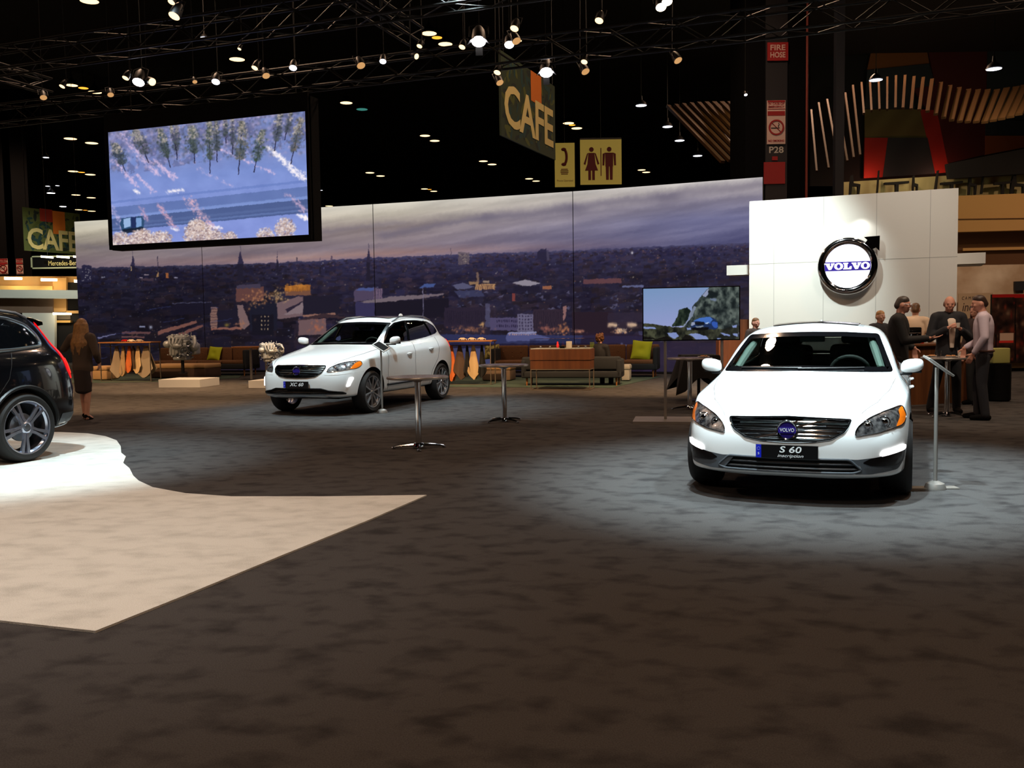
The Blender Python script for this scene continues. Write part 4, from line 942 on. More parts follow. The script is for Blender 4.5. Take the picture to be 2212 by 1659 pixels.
# ------------------------------------------------------------------ city mural, hanging screen, television
def paint_city():
    C = Canvas(150, 370, 1670, 850, 1.4); X, Y = C.X, C.Y
    hx = [150, 430, 560, 680, 800, 1000, 1237, 1430, 1620, 1680]; hy = [579, 573, 568.5, 564, 557, 549, 541, 532, 524, 521]
    tx = [150, 433, 800, 1237, 1640, 1680]; ty = [480, 463, 441.5, 413.4, 383, 380]
    hor = np.interp(X, hx, hy); top = np.interp(X, tx, ty); t = np.clip((Y - top) / (hor - top), 0, 1)
    def ramp(stops):
        ts = [s[0] for s in stops]; return np.stack([np.interp(t, ts, [s[1][k] for s in stops]) for k in range(3)], -1)
    L = ramp([(0, (208, 203, 186)), (.25, (178, 170, 152)), (.5, (140, 130, 122)), (.8, (128, 114, 118)), (1, (120, 104, 116))])  # pale top stops hold both bright sky and light washing from the edge
    M = ramp([(0, (218, 212, 198)), (.2, (196, 187, 172)), (.45, (156, 142, 140)), (.8, (134, 120, 130)), (.93, (158, 128, 126)), (1, (138, 116, 128))])
    Rr = ramp([(0, (202, 196, 194)), (.12, (180, 172, 172)), (.3, (134, 128, 146)), (.6, (112, 112, 148)), (1, (74, 74, 112))])
    a = np.clip((X - 160) / 500, 0, 1)[..., None]; b = np.clip((X - 850) / 650, 0, 1)[..., None]
    sky = (L * (1 - a) + M * a) * (1 - b) + Rr * b
    s1 = fbm(X + 3 * (Y + .10 * X), Y + .13 * X, 190, 20, 3, 5); s2 = fbm(X, Y + .16 * X, 90, 9, 8, 4)
    sky = sky + ((s1 - .5) * 60 + (s2 - .5) * 22)[..., None] * np.array([1, .95, .85])
    # long dark cloud bars rising to the right
    for (x0, y0, x1, y1, w, s) in ((830, 506, 1050, 468, 9, .55), (1050, 470, 1240, 452, 12, .6), (1230, 448, 1450, 425, 11, .55), (1430, 424, 1660, 398, 15, .55), (1180, 470, 1500, 446, 9, .3), (160, 530, 420, 545, 8, .25), (700, 500, 860, 480, 6, .3)):
        u = np.clip((X - x0) / (x1 - x0), 0, 1); yc = y0 + (y1 - y0) * u + (fbm(X, Y * 0 + 1, 45, 9, int(x0)) - .5) * 12
        m = np.exp(-((Y - yc) / (w * (.5 + .8 * fbm(X, Y, 60, 30, 5)))) ** 2) * s * np.clip(np.minimum(X - x0 + 40, x1 + 40 - X) / 40, 0, 1)
        sky = sky * (1 - m[..., None]) + np.array([104, 98, 118]) * m[..., None]
    C.a[:] = sky
    # ground of the city
    d = np.clip((Y - hor) / 260, 0, 1)
    g = np.stack([np.interp(d, [0, .04, .2, .5, 1], v) for v in ((74, 52, 38, 33, 34), (72, 50, 36, 30, 30), (108, 84, 62, 52, 50))], -1)
    lf = np.clip((760 - X) / 300, 0, 1)[..., None]; g = g * (1 - lf * .28)
    g += ((fbm(X, Y, 16, 4, 11, 4) - .5) * 30 + (fbm(X, Y, 90, 22, 12) - .5) * 26)[..., None]
    mask = Y > hor + (fbm(X, Y * 0, 9, 9, 4, 3) - .5) * 4
    C.a[mask] = g[mask]
    rng = random.Random(5)
    H = lambda x: float(np.interp(x, hx, hy))
    rows = 34
    for r in range(rows):
        dd = (r / rows) ** 1.5 * 250 + 5; s = 3 + dd * .12; n = int(1500 / (s * 1.5))
        for k in range(n):
            x = rng.uniform(150, 1660); y = H(x) + dd + rng.uniform(-3, 3); w = rng.uniform(.8, 2.4) * s; h = rng.uniform(.4, 1.1) * s
            dk = rng.uniform(.55, 1.2); left = .72 if x < 620 else 1.0
            if rng.random() < .5: base = np.array((36, 34, 60))
            else: base = np.array((48, 38, 52))
            base = base * (1.35 - .35 * min(1, dd / 90)) * dk * left
            C.rect(x, y, w, h, base, rng.uniform(.3, .8), -.06)
            if rng.random() < .3: C.poly([(x, y), (x + w * rng.uniform(.2, .8), y - h * .4), (x + w, y - .06 * w)], base * 1.2 + 4, .5)
            if dd > 40 and rng.random() < .25:
                for q in range(rng.randint(2, 6)):
                    C.rect(x + rng.random() * w, y + rng.random() * h, max(.8, s * .06), max(.8, s * .09), (150, 118, 92), .6)
    for k in range(900):
        x = rng.uniform(155, 1655); dd = rng.random() ** 1.7 * 240 + 4; y = H(x) + dd
        c = rng.choice([(220, 205, 180), (205, 140, 90), (170, 180, 220), (235, 225, 205)]); C.dot(x, y, rng.uniform(.5, 1.0 + dd / 180), c, rng.uniform(.25, .8) * (.6 if x < 600 else 1), ry=rng.uniform(.5, 1.1))
    # warm lit quarters
    def glow(x, y, r, c, al, ry=None):
        for k in range(int(r * 2.2)):
            C.dot(x + rng.gauss(0, r * .5), y + rng.gauss(0, (ry or r * .5) * .6), rng.uniform(.8, 2.6), c, al * rng.uniform(.3, 1))
    # left tower block, spires, chimney
    C.rect(176, 573, 22, 36, (38, 36, 62))
    for k in range(26): C.rect(rng.uniform(177, 196), rng.uniform(574, 606), 1.4, 1.4, (190, 185, 190), .8)
    def spire(x, ytip, ybase, w, lit=None, body=40):
        C.poly([(x, ytip), (x + w * .5, ybase), (x - w * .5, ybase)], (44, 40, 66)); C.rect(x - w * .5, ybase, w, body, (32, 30, 50))
        C.rect(x - .4, ytip - 9, .9, 10, (60, 54, 78))
        if lit: C.rect(x - w * .5, ybase + 2, 2, body * .3, lit)
    spire(287, 550, 574, 9, (190, 160, 120), 34); spire(519, 541, 570, 13, None, 36); spire(796, 535, 566, 8, None, 40); spire(599, 552, 566, 4, None, 22); spire(692, 565, 576, 4, None, 16)
    C.rect(340.5, 553, 1.3, 34, (52, 46, 66)); C.poly([(341, 585), (344, 598), (338, 598)], (170, 130, 90)); C.rect(640, 556, 2, 9, (60, 52, 70)); C.rect(714, 553, 4, 8, (90, 74, 92)); C.rect(584, 567, 11, 14, (50, 44, 70))
    C.rect(310, 592, 12, 3, (200, 180, 190), .7); C.rect(302, 598, 6, 3, (190, 170, 180), .7); C.rect(377, 598, 8, 3, (180, 175, 200), .8); C.rect(218, 598, 8, 2.5, (150, 150, 170), .8)
    C.rect(358, 590, 6, 12, (196, 116, 60), .8); C.rect(305, 601, 26, 6, (84, 64, 76), .7)
    # round tower and slab on the horizon
    C.rect(990, 545, 23, 26, (112, 98, 108))
    for k in range(7): C.rect(991 + k * 3.2, 546, 1.2, 24, (60, 54, 74), .8)
    for k in range(16): C.dot(rng.uniform(992, 1012), rng.uniform(548, 570), 1, (190, 170, 150), .7)
    C.poly([(1160, 545), (1170, 538), (1181, 537), (1181, 562), (1160, 560)], (40, 38, 66)); C.rect(1181, 541, 5, 22, (70, 66, 92))
    C.rect(973.5, 537, 1.3, 16, (84, 74, 90)); C.dot(1365, 546, 2.6, (235, 230, 240), .95)
    # lit town hall blocks on the left half
    C.rect(455, 664, 14, 44, (138, 104, 96), 1, -.05)
    for k in range(7): C.rect(455, 667 + k * 6, 14, 1.6, (86, 62, 66), .8)
    C.rect(455, 708, 66, 5, (140, 92, 82), 1, -.02); C.rect(470, 672, 52, 36, (28, 26, 44), 1, -.1); C.poly([(512, 660), (524, 660), (540, 700), (528, 712), (518, 706)], (140, 112, 112), .9)
    C.rect(510, 622, 60, 30, (104, 68, 66), 1, -.05); C.rect(512, 616, 50, 8, (70, 62, 84), 1, -.05)
    C.rect(616, 617, 55, 14, (178, 110, 48), 1, -.03); C.rect(616, 629, 55, 10, (126, 84, 66), 1, -.03)
    for k in range(14): C.rect(618 + k * 3.9, 618, 1.2, 11, (120, 74, 40), .7, 0)
    C.poly([(598, 655), (640, 642), (655, 640), (655, 682), (600, 690)], (122, 98, 104)); C.poly([(616, 668), (654, 650), (654, 656), (622, 678)], (44, 36, 56)); C.poly([(640, 662), (655, 652), (654, 676), (612, 680)], (142, 122, 128))
    C.rect(655, 640, 80, 40, (30, 28, 46), 1, -.02); C.rect(655, 680, 70, 5, (150, 108, 96), 1, -.06); C.rect(645, 690, 60, 34, (118, 92, 96), 1, -.03); C.poly([(636, 694), (700, 676), (760, 690), (700, 686)], (60, 44, 52))
    C.rect(540, 655, 58, 60, (26, 28, 46)); C.rect(545, 680, 46, 44, (20, 20, 34))
    for k in range(12): C.rect(564 + (k % 3) * 7, 682 + (k // 3) * 9, 2.4, 3.4, (206, 176, 140), .8)
    glow(560, 645, 34, (206, 140, 92), .8, 14); glow(600, 640, 22, (220, 176, 120), .8); glow(640, 620, 26, (230, 150, 60), .5, 8); glow(520, 700, 18, (180, 120, 90), .6); glow(690, 705, 24, (190, 110, 80), .6, 12)
    # long lit street rows bottom left
    C.poly([(340, 716), (424, 692), (426, 698), (342, 724)], (128, 84, 76)); C.poly([(376, 724), (438, 700), (440, 705), (380, 730)], (120, 78, 72)); C.rect(263, 716, 62, 5, (104, 70, 72)); C.rect(263, 726, 50, 4, (110, 74, 74))
    C.rect(300, 704, 14, 4, (160, 165, 200), .8); C.dot(325, 706, 3, (190, 195, 220), .9); C.poly([(210, 729), (250, 720), (250, 722), (212, 732)], (112, 112, 150)); C.dot(490, 702, 4, (190, 160, 60), .6)
    for k in range(9): C.rect(180 + k * 34 + rng.uniform(-8, 8), rng.uniform(650, 780), rng.uniform(20, 60), 1.3, (50, 60, 110), .6, -.18)
    C.rect(372, 655, 84, 1.5, (90, 90, 120), .8, -.04); C.rect(372, 657, 84, 24, (24, 22, 40), .9, -.04)
    # blue-grey block and canopy right of the car
    C.poly([(765, 630), (770, 623), (808, 621), (826, 624), (826, 645), (765, 652)], (84, 72, 100)); C.poly([(768, 628), (775, 622), (808, 621), (806, 629)], (78, 92, 150))
    for k in range(5): C.rect(808 + k * 3.6, 624, 1.5, 22, (150, 120, 140), .8)
    C.rect(768, 652, 42, 44, (56, 52, 90), 1, -.02); C.rect(810, 652, 160, 40, (24, 22, 38), 1, -.05); C.poly([(778, 652), (850, 640), (960, 634), (958, 638), (840, 652), (790, 655)], (132, 116, 124), .9)
    C.poly([(905, 622), (916, 614), (942, 612), (936, 620)], (72, 92, 152)); C.rect(913, 622, 1.8, 72, (136, 130, 160), .9)
    # stage house, museum roofs and palace
    C.poly([(976, 617), (1000, 611), (1025, 620), (990, 626)], (92, 92, 124)); C.poly([(980, 628), (1040, 626), (1046, 640), (992, 644)], (60, 62, 96))
    C.rect(1026, 614, 44, 12, (196, 150, 106), 1, -.02)
    for k in range(11): C.rect(1028 + k * 4, 615, 1.6, 11, (92, 62, 60), .9)
    C.rect(1014, 608, 20, 7, (180, 140, 100), .8); C.rect(1029, 588, 5, 20, (130, 104, 92), .9); C.rect(1043, 606, 14, 5, (200, 170, 140), .7)
    C.poly([(1106, 611), (1135, 604), (1168, 612), (1140, 620)], (156, 148, 162)); C.rect(1110, 618, 56, 12, (30, 28, 50)); C.rect(1172, 618, 20, 7, (170, 106, 76), .9); C.rect(1106, 634, 8, 17, (150, 70, 64), .8)
    C.rect(1260, 604, 82, 10, (120, 76, 80), .8, -.04); C.rect(1345, 617, 46, 4, (110, 116, 160), .9, -.02)
    for k in range(60): C.poly([(q := rng.uniform(970, 1380), p := rng.uniform(632, 672)), (q + rng.uniform(4, 14), p - rng.uniform(2, 6)), (q + rng.uniform(4, 12), p + 2)], rng.choice([(70, 72, 104), (96, 92, 122), (56, 50, 78)]), .8)
    # waterfront facades
    C.rect(960, 664, 90, 44, (44, 36, 56), 1, -.01); C.rect(1048, 656, 10, 50, (86, 84, 116), .8)
    for k in range(22): C.rect(963 + k * 4, 672, 1.2, 28, (30, 26, 44), .8)
    C.rect(1058, 686, 62, 28, (84, 76, 112)); 
    for j in range(2):
        for k in range(11): C.rect(1073 + k * 4.4, 691 + j * 11, 2, 5, (40, 34, 64))
    C.rect(1118, 678, 34, 38, (112, 106, 136))
    for j in range(5):
        for k in range(5): C.rect(1121 + k * 6.3, 681 + j * 7, 3, 4, (56, 50, 78))
    C.rect(1152, 668, 68, 46, (52, 40, 56)); C.rect(1236, 674, 90, 60, (40, 28, 42))
    for k in range(14): C.rect(1155 + k * 4.6, 672, 1.4, 38, (34, 28, 44), .8)
    C.poly([(1217, 664), (1224, 660), (1222, 684), (1216, 694)], (176, 126, 120), .8); glow(1215, 712, 22, (220, 140, 90), .7, 9); glow(1185, 712, 24, (200, 120, 100), .5, 6); glow(1005, 712, 40, (200, 130, 90), .5, 6); glow(1040, 700, 8, (220, 170, 110), .7)
    for (x, y) in ((1323, 702), (1365, 702)):
        for k in range(5): C.dot(x - 8 + k * 4, y, 2.6, (255, 214, 176), .9, ry=4)
    glow(1342, 716, 16, (255, 190, 140), .9, 5); C.rect(1313, 676, 76, 20, (48, 40, 60), .8, -.02); glow(1250, 716, 14, (220, 150, 120), .7, 3)
    for k in range(8): C.rect(1334 + k * 2.6, 710, 1.3, 8, (255, 226, 190), .8)
    # water, quay and boat
    C.poly([(950, 722), (1400, 726), (1400, 742), (950, 742)], (52, 58, 104), .8); C.poly([(940, 742), (1330, 742), (1270, 800), (940, 800)], (32, 30, 62), .8); C.poly([(960, 752), (1120, 752), (1140, 790), (980, 790)], (112, 120, 166), .45)
    C.poly([(1092, 732), (1097, 718), (1150, 720), (1188, 730), (1184, 736), (1094, 737)], (86, 90, 140)); C.rect(1098, 717, 60, 4, (150, 150, 190)); 
    for k in range(12): C.rect(1100 + k * 5, 722, 2.4, 1.6, (220, 170, 150), .8)
    C.poly([(1260, 718), (1420, 724), (1420, 830), (1230, 830)], (40, 28, 50), .65); C.poly([(1390, 740), (1660, 740), (1660, 830), (1390, 830)], (46, 36, 62), .7)
    for k in range(12): C.dot(1330 + rng.uniform(0, 70), 744 + rng.uniform(-4, 4), 2.4, (150, 150, 190), .6)
    C.rect(1380, 716, 280, 8, (96, 100, 150), .4)
    C.warp(2.0, 7); C.blur(1); C.a *= 0.97; C.a[mask] *= .9
    return C
PANEL = []
M_MURAL = painted('backlit_city_print', 1.0)
M_FRAMEK = mat('graphite_frame', (34, 33, 38), 0.5, 0.3)
KN = [(-15.36, 32.82), (-10.37, 31.24), (-4.30, 29.32), (1.85, 27.13), (6.80, 24.96)]
def mural_xy(k, u):
    # gentle curve through the panel joints
    p = [KN[max(k - 1, 0)], KN[k], KN[k + 1], KN[min(k + 2, 4)]]
    if k == 0: p[0] = (2 * KN[0][0] - KN[1][0], 2 * KN[0][1] - KN[1][1])
    if k == 3: p[3] = (2 * KN[4][0] - KN[3][0], 2 * KN[4][1] - KN[3][1])
    t = u; return [0.5 * ((2 * p[1][i]) + (-p[0][i] + p[2][i]) * t + (2 * p[0][i] - 5 * p[1][i] + 4 * p[2][i] - p[3][i]) * t * t + (-p[0][i] + 3 * p[1][i] - 3 * p[2][i] + p[3][i]) * t ** 3) for i in (0, 1)]
def build_mural():
    C = paint_city(); mw = thing('mural_wall', 'long backlit wall printed with a dusk city skyline behind the lounge', 'mural wall', (0, 0, 0))
    nus = [270, 330, 370, 330]
    for k in range(4):
        def fn(u, v, k=k):
            e = .0018; x, y = mural_xy(k, e + u * (1 - 2 * e)); return (x, y, .06 + (5.3 - .06) * v)
        finish_sheet(painted_sheet('printed_panel', fn, nus[k], 320, C, M_MURAL, mw))
    fr = MB().use(M_FRAMEK)
    N = 40; L = [mural_xy(k, u / 10) for k in range(4) for u in range(11)]
    for (z0, z1, d0, d1) in ((0, 5.30, .02, .22),):
        V = []; 
        for (x, y) in L:
            for d in (d0, d1): V += [(x + .34 * d, y + .94 * d, z0), (x + .34 * d, y + .94 * d, z1)]
        n = len(L); F = []
        for i in range(n - 1):
            a = i * 4; b = a + 4; F += [(a, b, b + 1, a + 1), (a + 3, b + 3, b + 2, a + 2), (a + 1, b + 1, b + 3, a + 3), (a, a + 2, b + 2, b)]
        F += [(0, 1, 3, 2), ((n - 1) * 4, (n - 1) * 4 + 2, (n - 1) * 4 + 3, (n - 1) * 4 + 1)]; fr.add(V, F)
    fr.build('wall_core', None, mw, smooth=False)
    pl = MB().use(M_FRAMEK)
    for i in range(len(L) - 1):
        if L[i] != L[i + 1]: pl.bar((L[i][0] - .006, L[i][1] - .02, .03), (L[i + 1][0] - .006, L[i + 1][1] - .02, .03), .06, .03)
    pl.build('plinth', None, mw, smooth=False)
    # panel spans only; no lamp strip, the top wash is painted into the sky
    for k in range(4):
        x, y = mural_xy(k, .5); x0, y0 = mural_xy(k, .02); x1, y1 = mural_xy(k, .98)
        ln = math.hypot(x1 - x0, y1 - y0)
build_mural()

def paint_snow():
    C = Canvas(225, 230, 680, 545, 2.0); X, Y = C.X, C.Y
    # picture coordinates of the screen: u right, v down, following its tilt
    TL, TR, BR, BL = (234, 286), (654, 240), (667, 507), (244, 531)
    def at(u, v):
        a = (TL[0] + (TR[0] - TL[0]) * u, TL[1] + (TR[1] - TL[1]) * u); b = (BL[0] + (BR[0] - BL[0]) * u, BL[1] + (BR[1] - BL[1]) * u)
        return (a[0] + (b[0] - a[0]) * v, a[1] + (b[1] - a[1]) * v)
    U = (X - 234) / 427.; V = (Y - (286 - 46 * U)) / (245 + 22 * U)
    base = np.stack([118 + 14 * V, 142 + 6 * V, 202 + 14 * V], -1)
    base += ((fbm(X, Y, 30, 20, 1) - .5) * 22)[..., None]
    w = np.clip(1.25 - V / .36, 0, 1)[..., None] * np.clip(fbm(X, Y, 26, 26, 9, 5) * 1.7 - .2, 0, 1)[..., None]; base = base * (1 - .75 * w) + np.array((112, 106, 146)) * .75 * w
    C.a[:] = base
    n1 = fbm(X, Y, 9, 9, 21, 4)
    m = (V < .36 + .12 * (.3 - U)) & (n1 > .55); C.a[m] = C.a[m] * .6 + np.array((84, 84, 120)) * .4
    P = lambda u, v: at(u, v)
    rng = random.Random(3)
    def streak(u0, v0, u1, v1, w0, w1, c, n=60, al=.7):
        for k in range(n):
            t = rng.random(); w_ = w0 + (w1 - w0) * t; u = u0 + (u1 - u0) * t; v = v0 + (v1 - v0) * t; p = P(u, v)
            C.dot(p[0] + rng.gauss(0, w_), p[1] + rng.gauss(0, w_ * .5), rng.uniform(1.2, 3.2), c, al * rng.uniform(.3, 1), ry=rng.uniform(.8, 2), ang=rng.uniform(.6, 1.1))
    pink = (226, 196, 226); wh = (255, 246, 250)
    streak(.06, .02, .25, .42, 5, 4, pink, 170); streak(.02, .25, .14, .50, 4, 3, pink, 110); streak(.13, .38, .22, .56, 3, 3, pink, 60); streak(.22, .28, .33, .46, 4, 5, pink, 120)
    streak(.56, .24, .86, .50, 3, 2, pink, 90); streak(.81, .26, 1.0, .56, 3, 7, wh, 260, .9); streak(.44, .38, .62, .56, 4, 3, pink, 40, .4); streak(.30, .56, .37, .56, 4, 3, wh, 50); streak(.12, .52, .14, .55, 2, 2, wh, 20)
    for k in range(1000):
        u = rng.random(); v = rng.random() ** 1.5 * .34; p = P(u, v); C.dot(p[0], p[1], rng.uniform(1, 4), rng.choice([(170, 160, 200), (92, 96, 120), (200, 180, 210), (70, 80, 96)]), rng.uniform(.2, .55))
    # road
    def band(v0, v1, c, al):
        C.poly([P(-.02, v0 + .01), P(1.02, v0 - .045), P(1.02, v1 - .045), P(-.02, v1 + .01)], c, al)
    band(.60, .62, (96, 120, 186), .5); band(.655, .735, (76, 98, 150), .55); band(.73, .76, (122, 146, 204), .7); band(.755, .865, (60, 78, 122), .75); band(.80, .82, (92, 112, 162), .5); band(.835, .85, (104, 126, 180), .6)
    streak(.24, .66, .32, .88, 3, 4, (220, 170, 190), 90); streak(.39, .64, .52, .92, 7, 6, (224, 180, 196), 200); streak(.15, .68, .18, .80, 3, 2, (200, 160, 190), 40); streak(.90, .66, 1.0, .82, 4, 6, (200, 170, 200), 80); streak(.96, .84, 1.0, .87, 4, 3, wh, 50, .9); streak(.50, .89, .56, .90, 4, 3, wh, 40)
    streak(.0, .66, .06, .86, 5, 4, (190, 180, 220), 80); streak(.3, .88, .34, .90, 2, 2, wh, 20)
    # car on the road
    q = [P(.05, .765), P(.155, .755), P(.165, .80), P(.16, .865), P(.05, .88), P(.04, .82)]; C.poly(q, (40, 74, 110), .95); C.poly([P(.06, .77), P(.095, .765), P(.095, .84), P(.06, .85)], (150, 180, 222)); C.poly([P(.123, .77), P(.15, .77), P(.152, .84), P(.125, .85)], (120, 156, 206)); C.poly([P(.10, .76), P(.125, .757), P(.122, .85), P(.097, .855)], (28, 44, 90)); C.poly([P(.05, .86), P(.16, .85), P(.155, .885), P(.06, .90)], (16, 26, 44), .9)
    # trunks and crowns
    def tree(u, v0, u2, v2, cw, green):
        p = P(u, v0); q2 = P(u2, v2); dx = (q2[0] - p[0]); 
        C.poly([(p[0] - 1, p[1]), (p[0] + 1, p[1]), (q2[0] + 1, q2[1]), (q2[0] - 1, q2[1])], (34, 32, 56), .95)
        for k in range(int(cw * 60)):
            t = rng.random() * .72; xx = p[0] + dx * t + rng.gauss(0, cw * 1.25 * (.35 + .5 * math.sin(math.pi * min(1, t * 1.3)))); yy = p[1] + (q2[1] - p[1]) * t
            C.dot(xx, yy, rng.uniform(.8, 2.4), rng.choice([green, (52, 62, 70), (150, 146, 140), (206, 190, 176)] if t < .35 else [green, (44, 54, 60), (84, 92, 96)]), rng.uniform(.3, .8))
    for a in ((.265, .02, .31, .36, 6, (60, 74, 66)), (.43, .02, .435, .34, 7, (70, 84, 74)), (.52, .0, .51, .44, 5.5, (62, 78, 62)), (.69, .03, .655, .47, 8, (104, 100, 84)), (.79, .12, .735, .46, 6, (58, 78, 62)), (.885, .0, .845, .30, 5, (80, 84, 110)), (.03, .1, .08, .36, 7, (56, 66, 84)), (.99, .05, .925, .42, 6, (110, 100, 90)), (.14, .0, .2, .3, 8, (110, 104, 130)), (.35, .0, .345, .3, 4, (90, 90, 120)), (.6, .0, .6, .2, 3, (80, 80, 110)), (.64, .0, .63, .3, 3, (80, 80, 110)), (.32, .0, .345, .22, 2, (80, 80, 110)), (.555, .0, .55, .35, 5, (72, 78, 88)), (.94, .0, .90, .22, 3, (90, 90, 120))): tree(*a)
    # frosted crowns along the bottom
    def crown(u, v, r, n):
        c = P(u, v)
        for k in range(n):
            a = rng.uniform(0, 2 * math.pi); rr = r * rng.random() ** .5 * rng.uniform(.8, 1.1); x = c[0] + rr * math.cos(a) * 1.0; y = c[1] + rr * math.sin(a)
            C.dot(x, y, rng.uniform(.8, 2.2), rng.choice([(214, 190, 184), (236, 220, 214), (168, 140, 138), (196, 168, 150), (124, 104, 116), (250, 240, 236)]), rng.uniform(.5, .95), ry=rng.uniform(.8, 1.6))
    for a in ((.15, 1.0, 32, 1900), (.155, .95, 17, 500), (.04, .98, 24, 900), (.25, .99, 24, 800), (.44, .96, 32, 1700), (.43, .88, 18, 600), (.52, 1.0, 22, 600), (.60, 1.0, 16, 380), (.88, .94, 22, 750), (.78, 1.0, 20, 450)): crown(*a)
    C.warp(1.2, 5); C.blur(1)
    return C
M_SCREEN = painted('screen_picture', 1.0, 0.5, 0.2)
M_SCRK = mat('screen_housing', (5, 5, 5), 0.85, spec=0.15)
def build_led():
    S = paint_snow()
    # bottom-left / bottom-right picture corners in space
    A = at_depth(244, 530, 20.9); u0 = Vector((math.cos(rad(-20)), math.sin(rad(-20)), 0))
    # find width so that the right corner lands at its place
    w = 4.7
    for _ in range(40):
        px, py = to_px(A + u0 * w); w += (667 - px) * .004
    h = 2.6
    for _ in range(40):
        px, py = to_px(A + Vector((0, 0, h))); h += (py - 286) * .004
    t = thing('led_screen', 'large hanging video screen showing a car on a snowy forest road', 'screen', M=Matrix.Translation(A) @ Matrix.Rotation(rad(-20), 4, 'Z'))
    bpy.context.view_layer.update(); Mw = t.matrix_world.copy()
    Wd, Hd = w, h
    finish_sheet(painted_sheet('picture', lambda u, v: tuple(Mw @ Vector((u * Wd, 0, v * Hd))), 430, 270, S, M_SCREEN, t))
    m = MB().use(M_SCRK); m.box((Wd / 2 + .03, .18, Hd / 2 + .1), (Wd + .16, .30, Hd + .42)); 
    m.build('housing', None, t, smooth=False)
    for z0, z1 in ((-.10, 0), (Hd, Hd + .38)):
        b = MB().use(M_SCRK); b.box((Wd / 2, .0, (z0 + z1) / 2), (Wd + .16, .06, z1 - z0)); b.build('bezel', None, t, smooth=False)
    for x in (-.05, Wd + .05):
        b = MB().use(M_SCRK); b.box((x, .0, Hd / 2), (.07, .06, Hd)); b.build('bezel', None, t, smooth=False)
    for x in (.4, Wd - .4):
        b = MB().use(M_TRIM); b.cyl((x, .3, Hd + .3), (x, .3, 14.4 - A.z), .012); b.build('hanger', None, t)
    return A, w, h
LED = build_led()

def paint_tv():
    C = Canvas(1380, 610, 1610, 745, 3.0); X, Y = C.X, C.Y
    u = (X - 1391) / 205.; v = (Y - (620 - 3 * u)) / 114.
    C.a[:] = np.stack([116 + 34 * np.clip(v, 0, 1) + 6 * u, 146 + 8 * v, 186 + 18 * v], -1)
    T = lambda a, b: (1370 + a * 250 / 2212, 600 + b * 250 / 2212)
    rock = fbm(X, Y, 9, 12, 2, 5)
    def area(pts, c0, c1):
        tmp = C.a.copy(); C.poly([T(*p) for p in pts], (1, 2, 3)); m = (C.a[..., 0] == 1) & (C.a[..., 2] == 3); C.a[:] = tmp
        k = rock[..., None]; k = np.clip((k - .3) * 2.4, 0, 1); C.a[m] = (np.array(c0) * (1 - k) + np.array(c1) * k)[m]
    area([(720, 930), (800, 800), (860, 610), (1000, 560), (1080, 640), (1040, 760), (960, 920)], (16, 26, 22), (66, 78, 62))
    area([(930, 960), (1060, 800), (1110, 560), (1250, 380), (1450, 170), (2010, 150), (2010, 1190), (930, 1190)], (20, 28, 30), (96, 106, 100))
    C.poly([T(*p) for p in [(1290, 345), (1430, 200), (1420, 300), (1370, 370)]], (140, 148, 176)); C.poly([T(*p) for p in [(1040, 800), (1060, 680), (1150, 540), (1190, 560), (1120, 720), (960, 930), (930, 930)]], (126, 136, 158), .9); C.poly([T(*p) for p in [(1440, 390), (1590, 400), (1560, 450), (1470, 430)]], (110, 124, 150), .8)
    area([(170, 870), (450, 890), (720, 940), (1090, 950), (1700, 980), (2010, 900), (2010, 1200), (160, 1200)], (16, 18, 16), (70, 72, 54))
    for p in ([(180, 935), (400, 950), (430, 985), (180, 975)], [(620, 1060), (800, 1050), (850, 1110), (780, 1170), (700, 1140)], [(1030, 1080), (1180, 1060), (1380, 1110), (1420, 1180), (1190, 1185), (1130, 1130)], [(1640, 1050), (1840, 1090), (1830, 1120), (1680, 1090)], [(1560, 1150), (1660, 1160), (1600, 1185)], [(1000, 960), (1080, 950), (1080, 1000), (1010, 1000)], [(1880, 1070), (1980, 1060), (1980, 1120), (1900, 1100)], [(1870, 910), (1970, 910), (1960, 950), (1880, 950)]): C.poly([T(*q) for q in p], (132, 148, 204), .9)
    C.poly([T(*q) for q in [(160, 1180), (160, 1120), (420, 1160), (640, 1120), (760, 1190), (1140, 1190), (1060, 1110), (980, 1080), (900, 1190)]], (12, 10, 10), .9)
    # blue car
    C.poly([T(*q) for q in [(1110, 850), (1180, 800), (1290, 755), (1460, 750), (1560, 790), (1600, 880), (1600, 960), (1540, 985), (1440, 980), (1420, 1000), (1100, 990), (1085, 930)]], (26, 44, 84)); C.poly([T(*q) for q in [(1130, 830), (1190, 800), (1290, 757), (1460, 750), (1500, 800), (1440, 870), (1340, 850)]], (66, 108, 186)); C.poly([T(*q) for q in [(1470, 850), (1520, 830), (1590, 850), (1600, 930), (1540, 960), (1480, 900)]], (48, 84, 168)); C.poly([T(*q) for q in [(1100, 960), (1160, 950), (1430, 950), (1420, 1000), (1110, 1000)]], (6, 6, 10)); C.poly([T(*q) for q in [(1090, 860), (1150, 840), (1160, 900), (1100, 920)]], (140, 150, 176)); C.poly([T(*q) for q in [(1170, 920), (1330, 915), (1320, 945), (1180, 945)]], (120, 130, 140)); C.poly([T(*q) for q in [(1350, 860), (1430, 850), (1410, 890), (1360, 890)]], (170, 190, 220)); C.poly([T(*q) for q in [(1140, 850), (1330, 860), (1340, 900), (1180, 900)]], (14, 18, 26))
    C.warp(2.0, 6); C.blur(3)
    return C
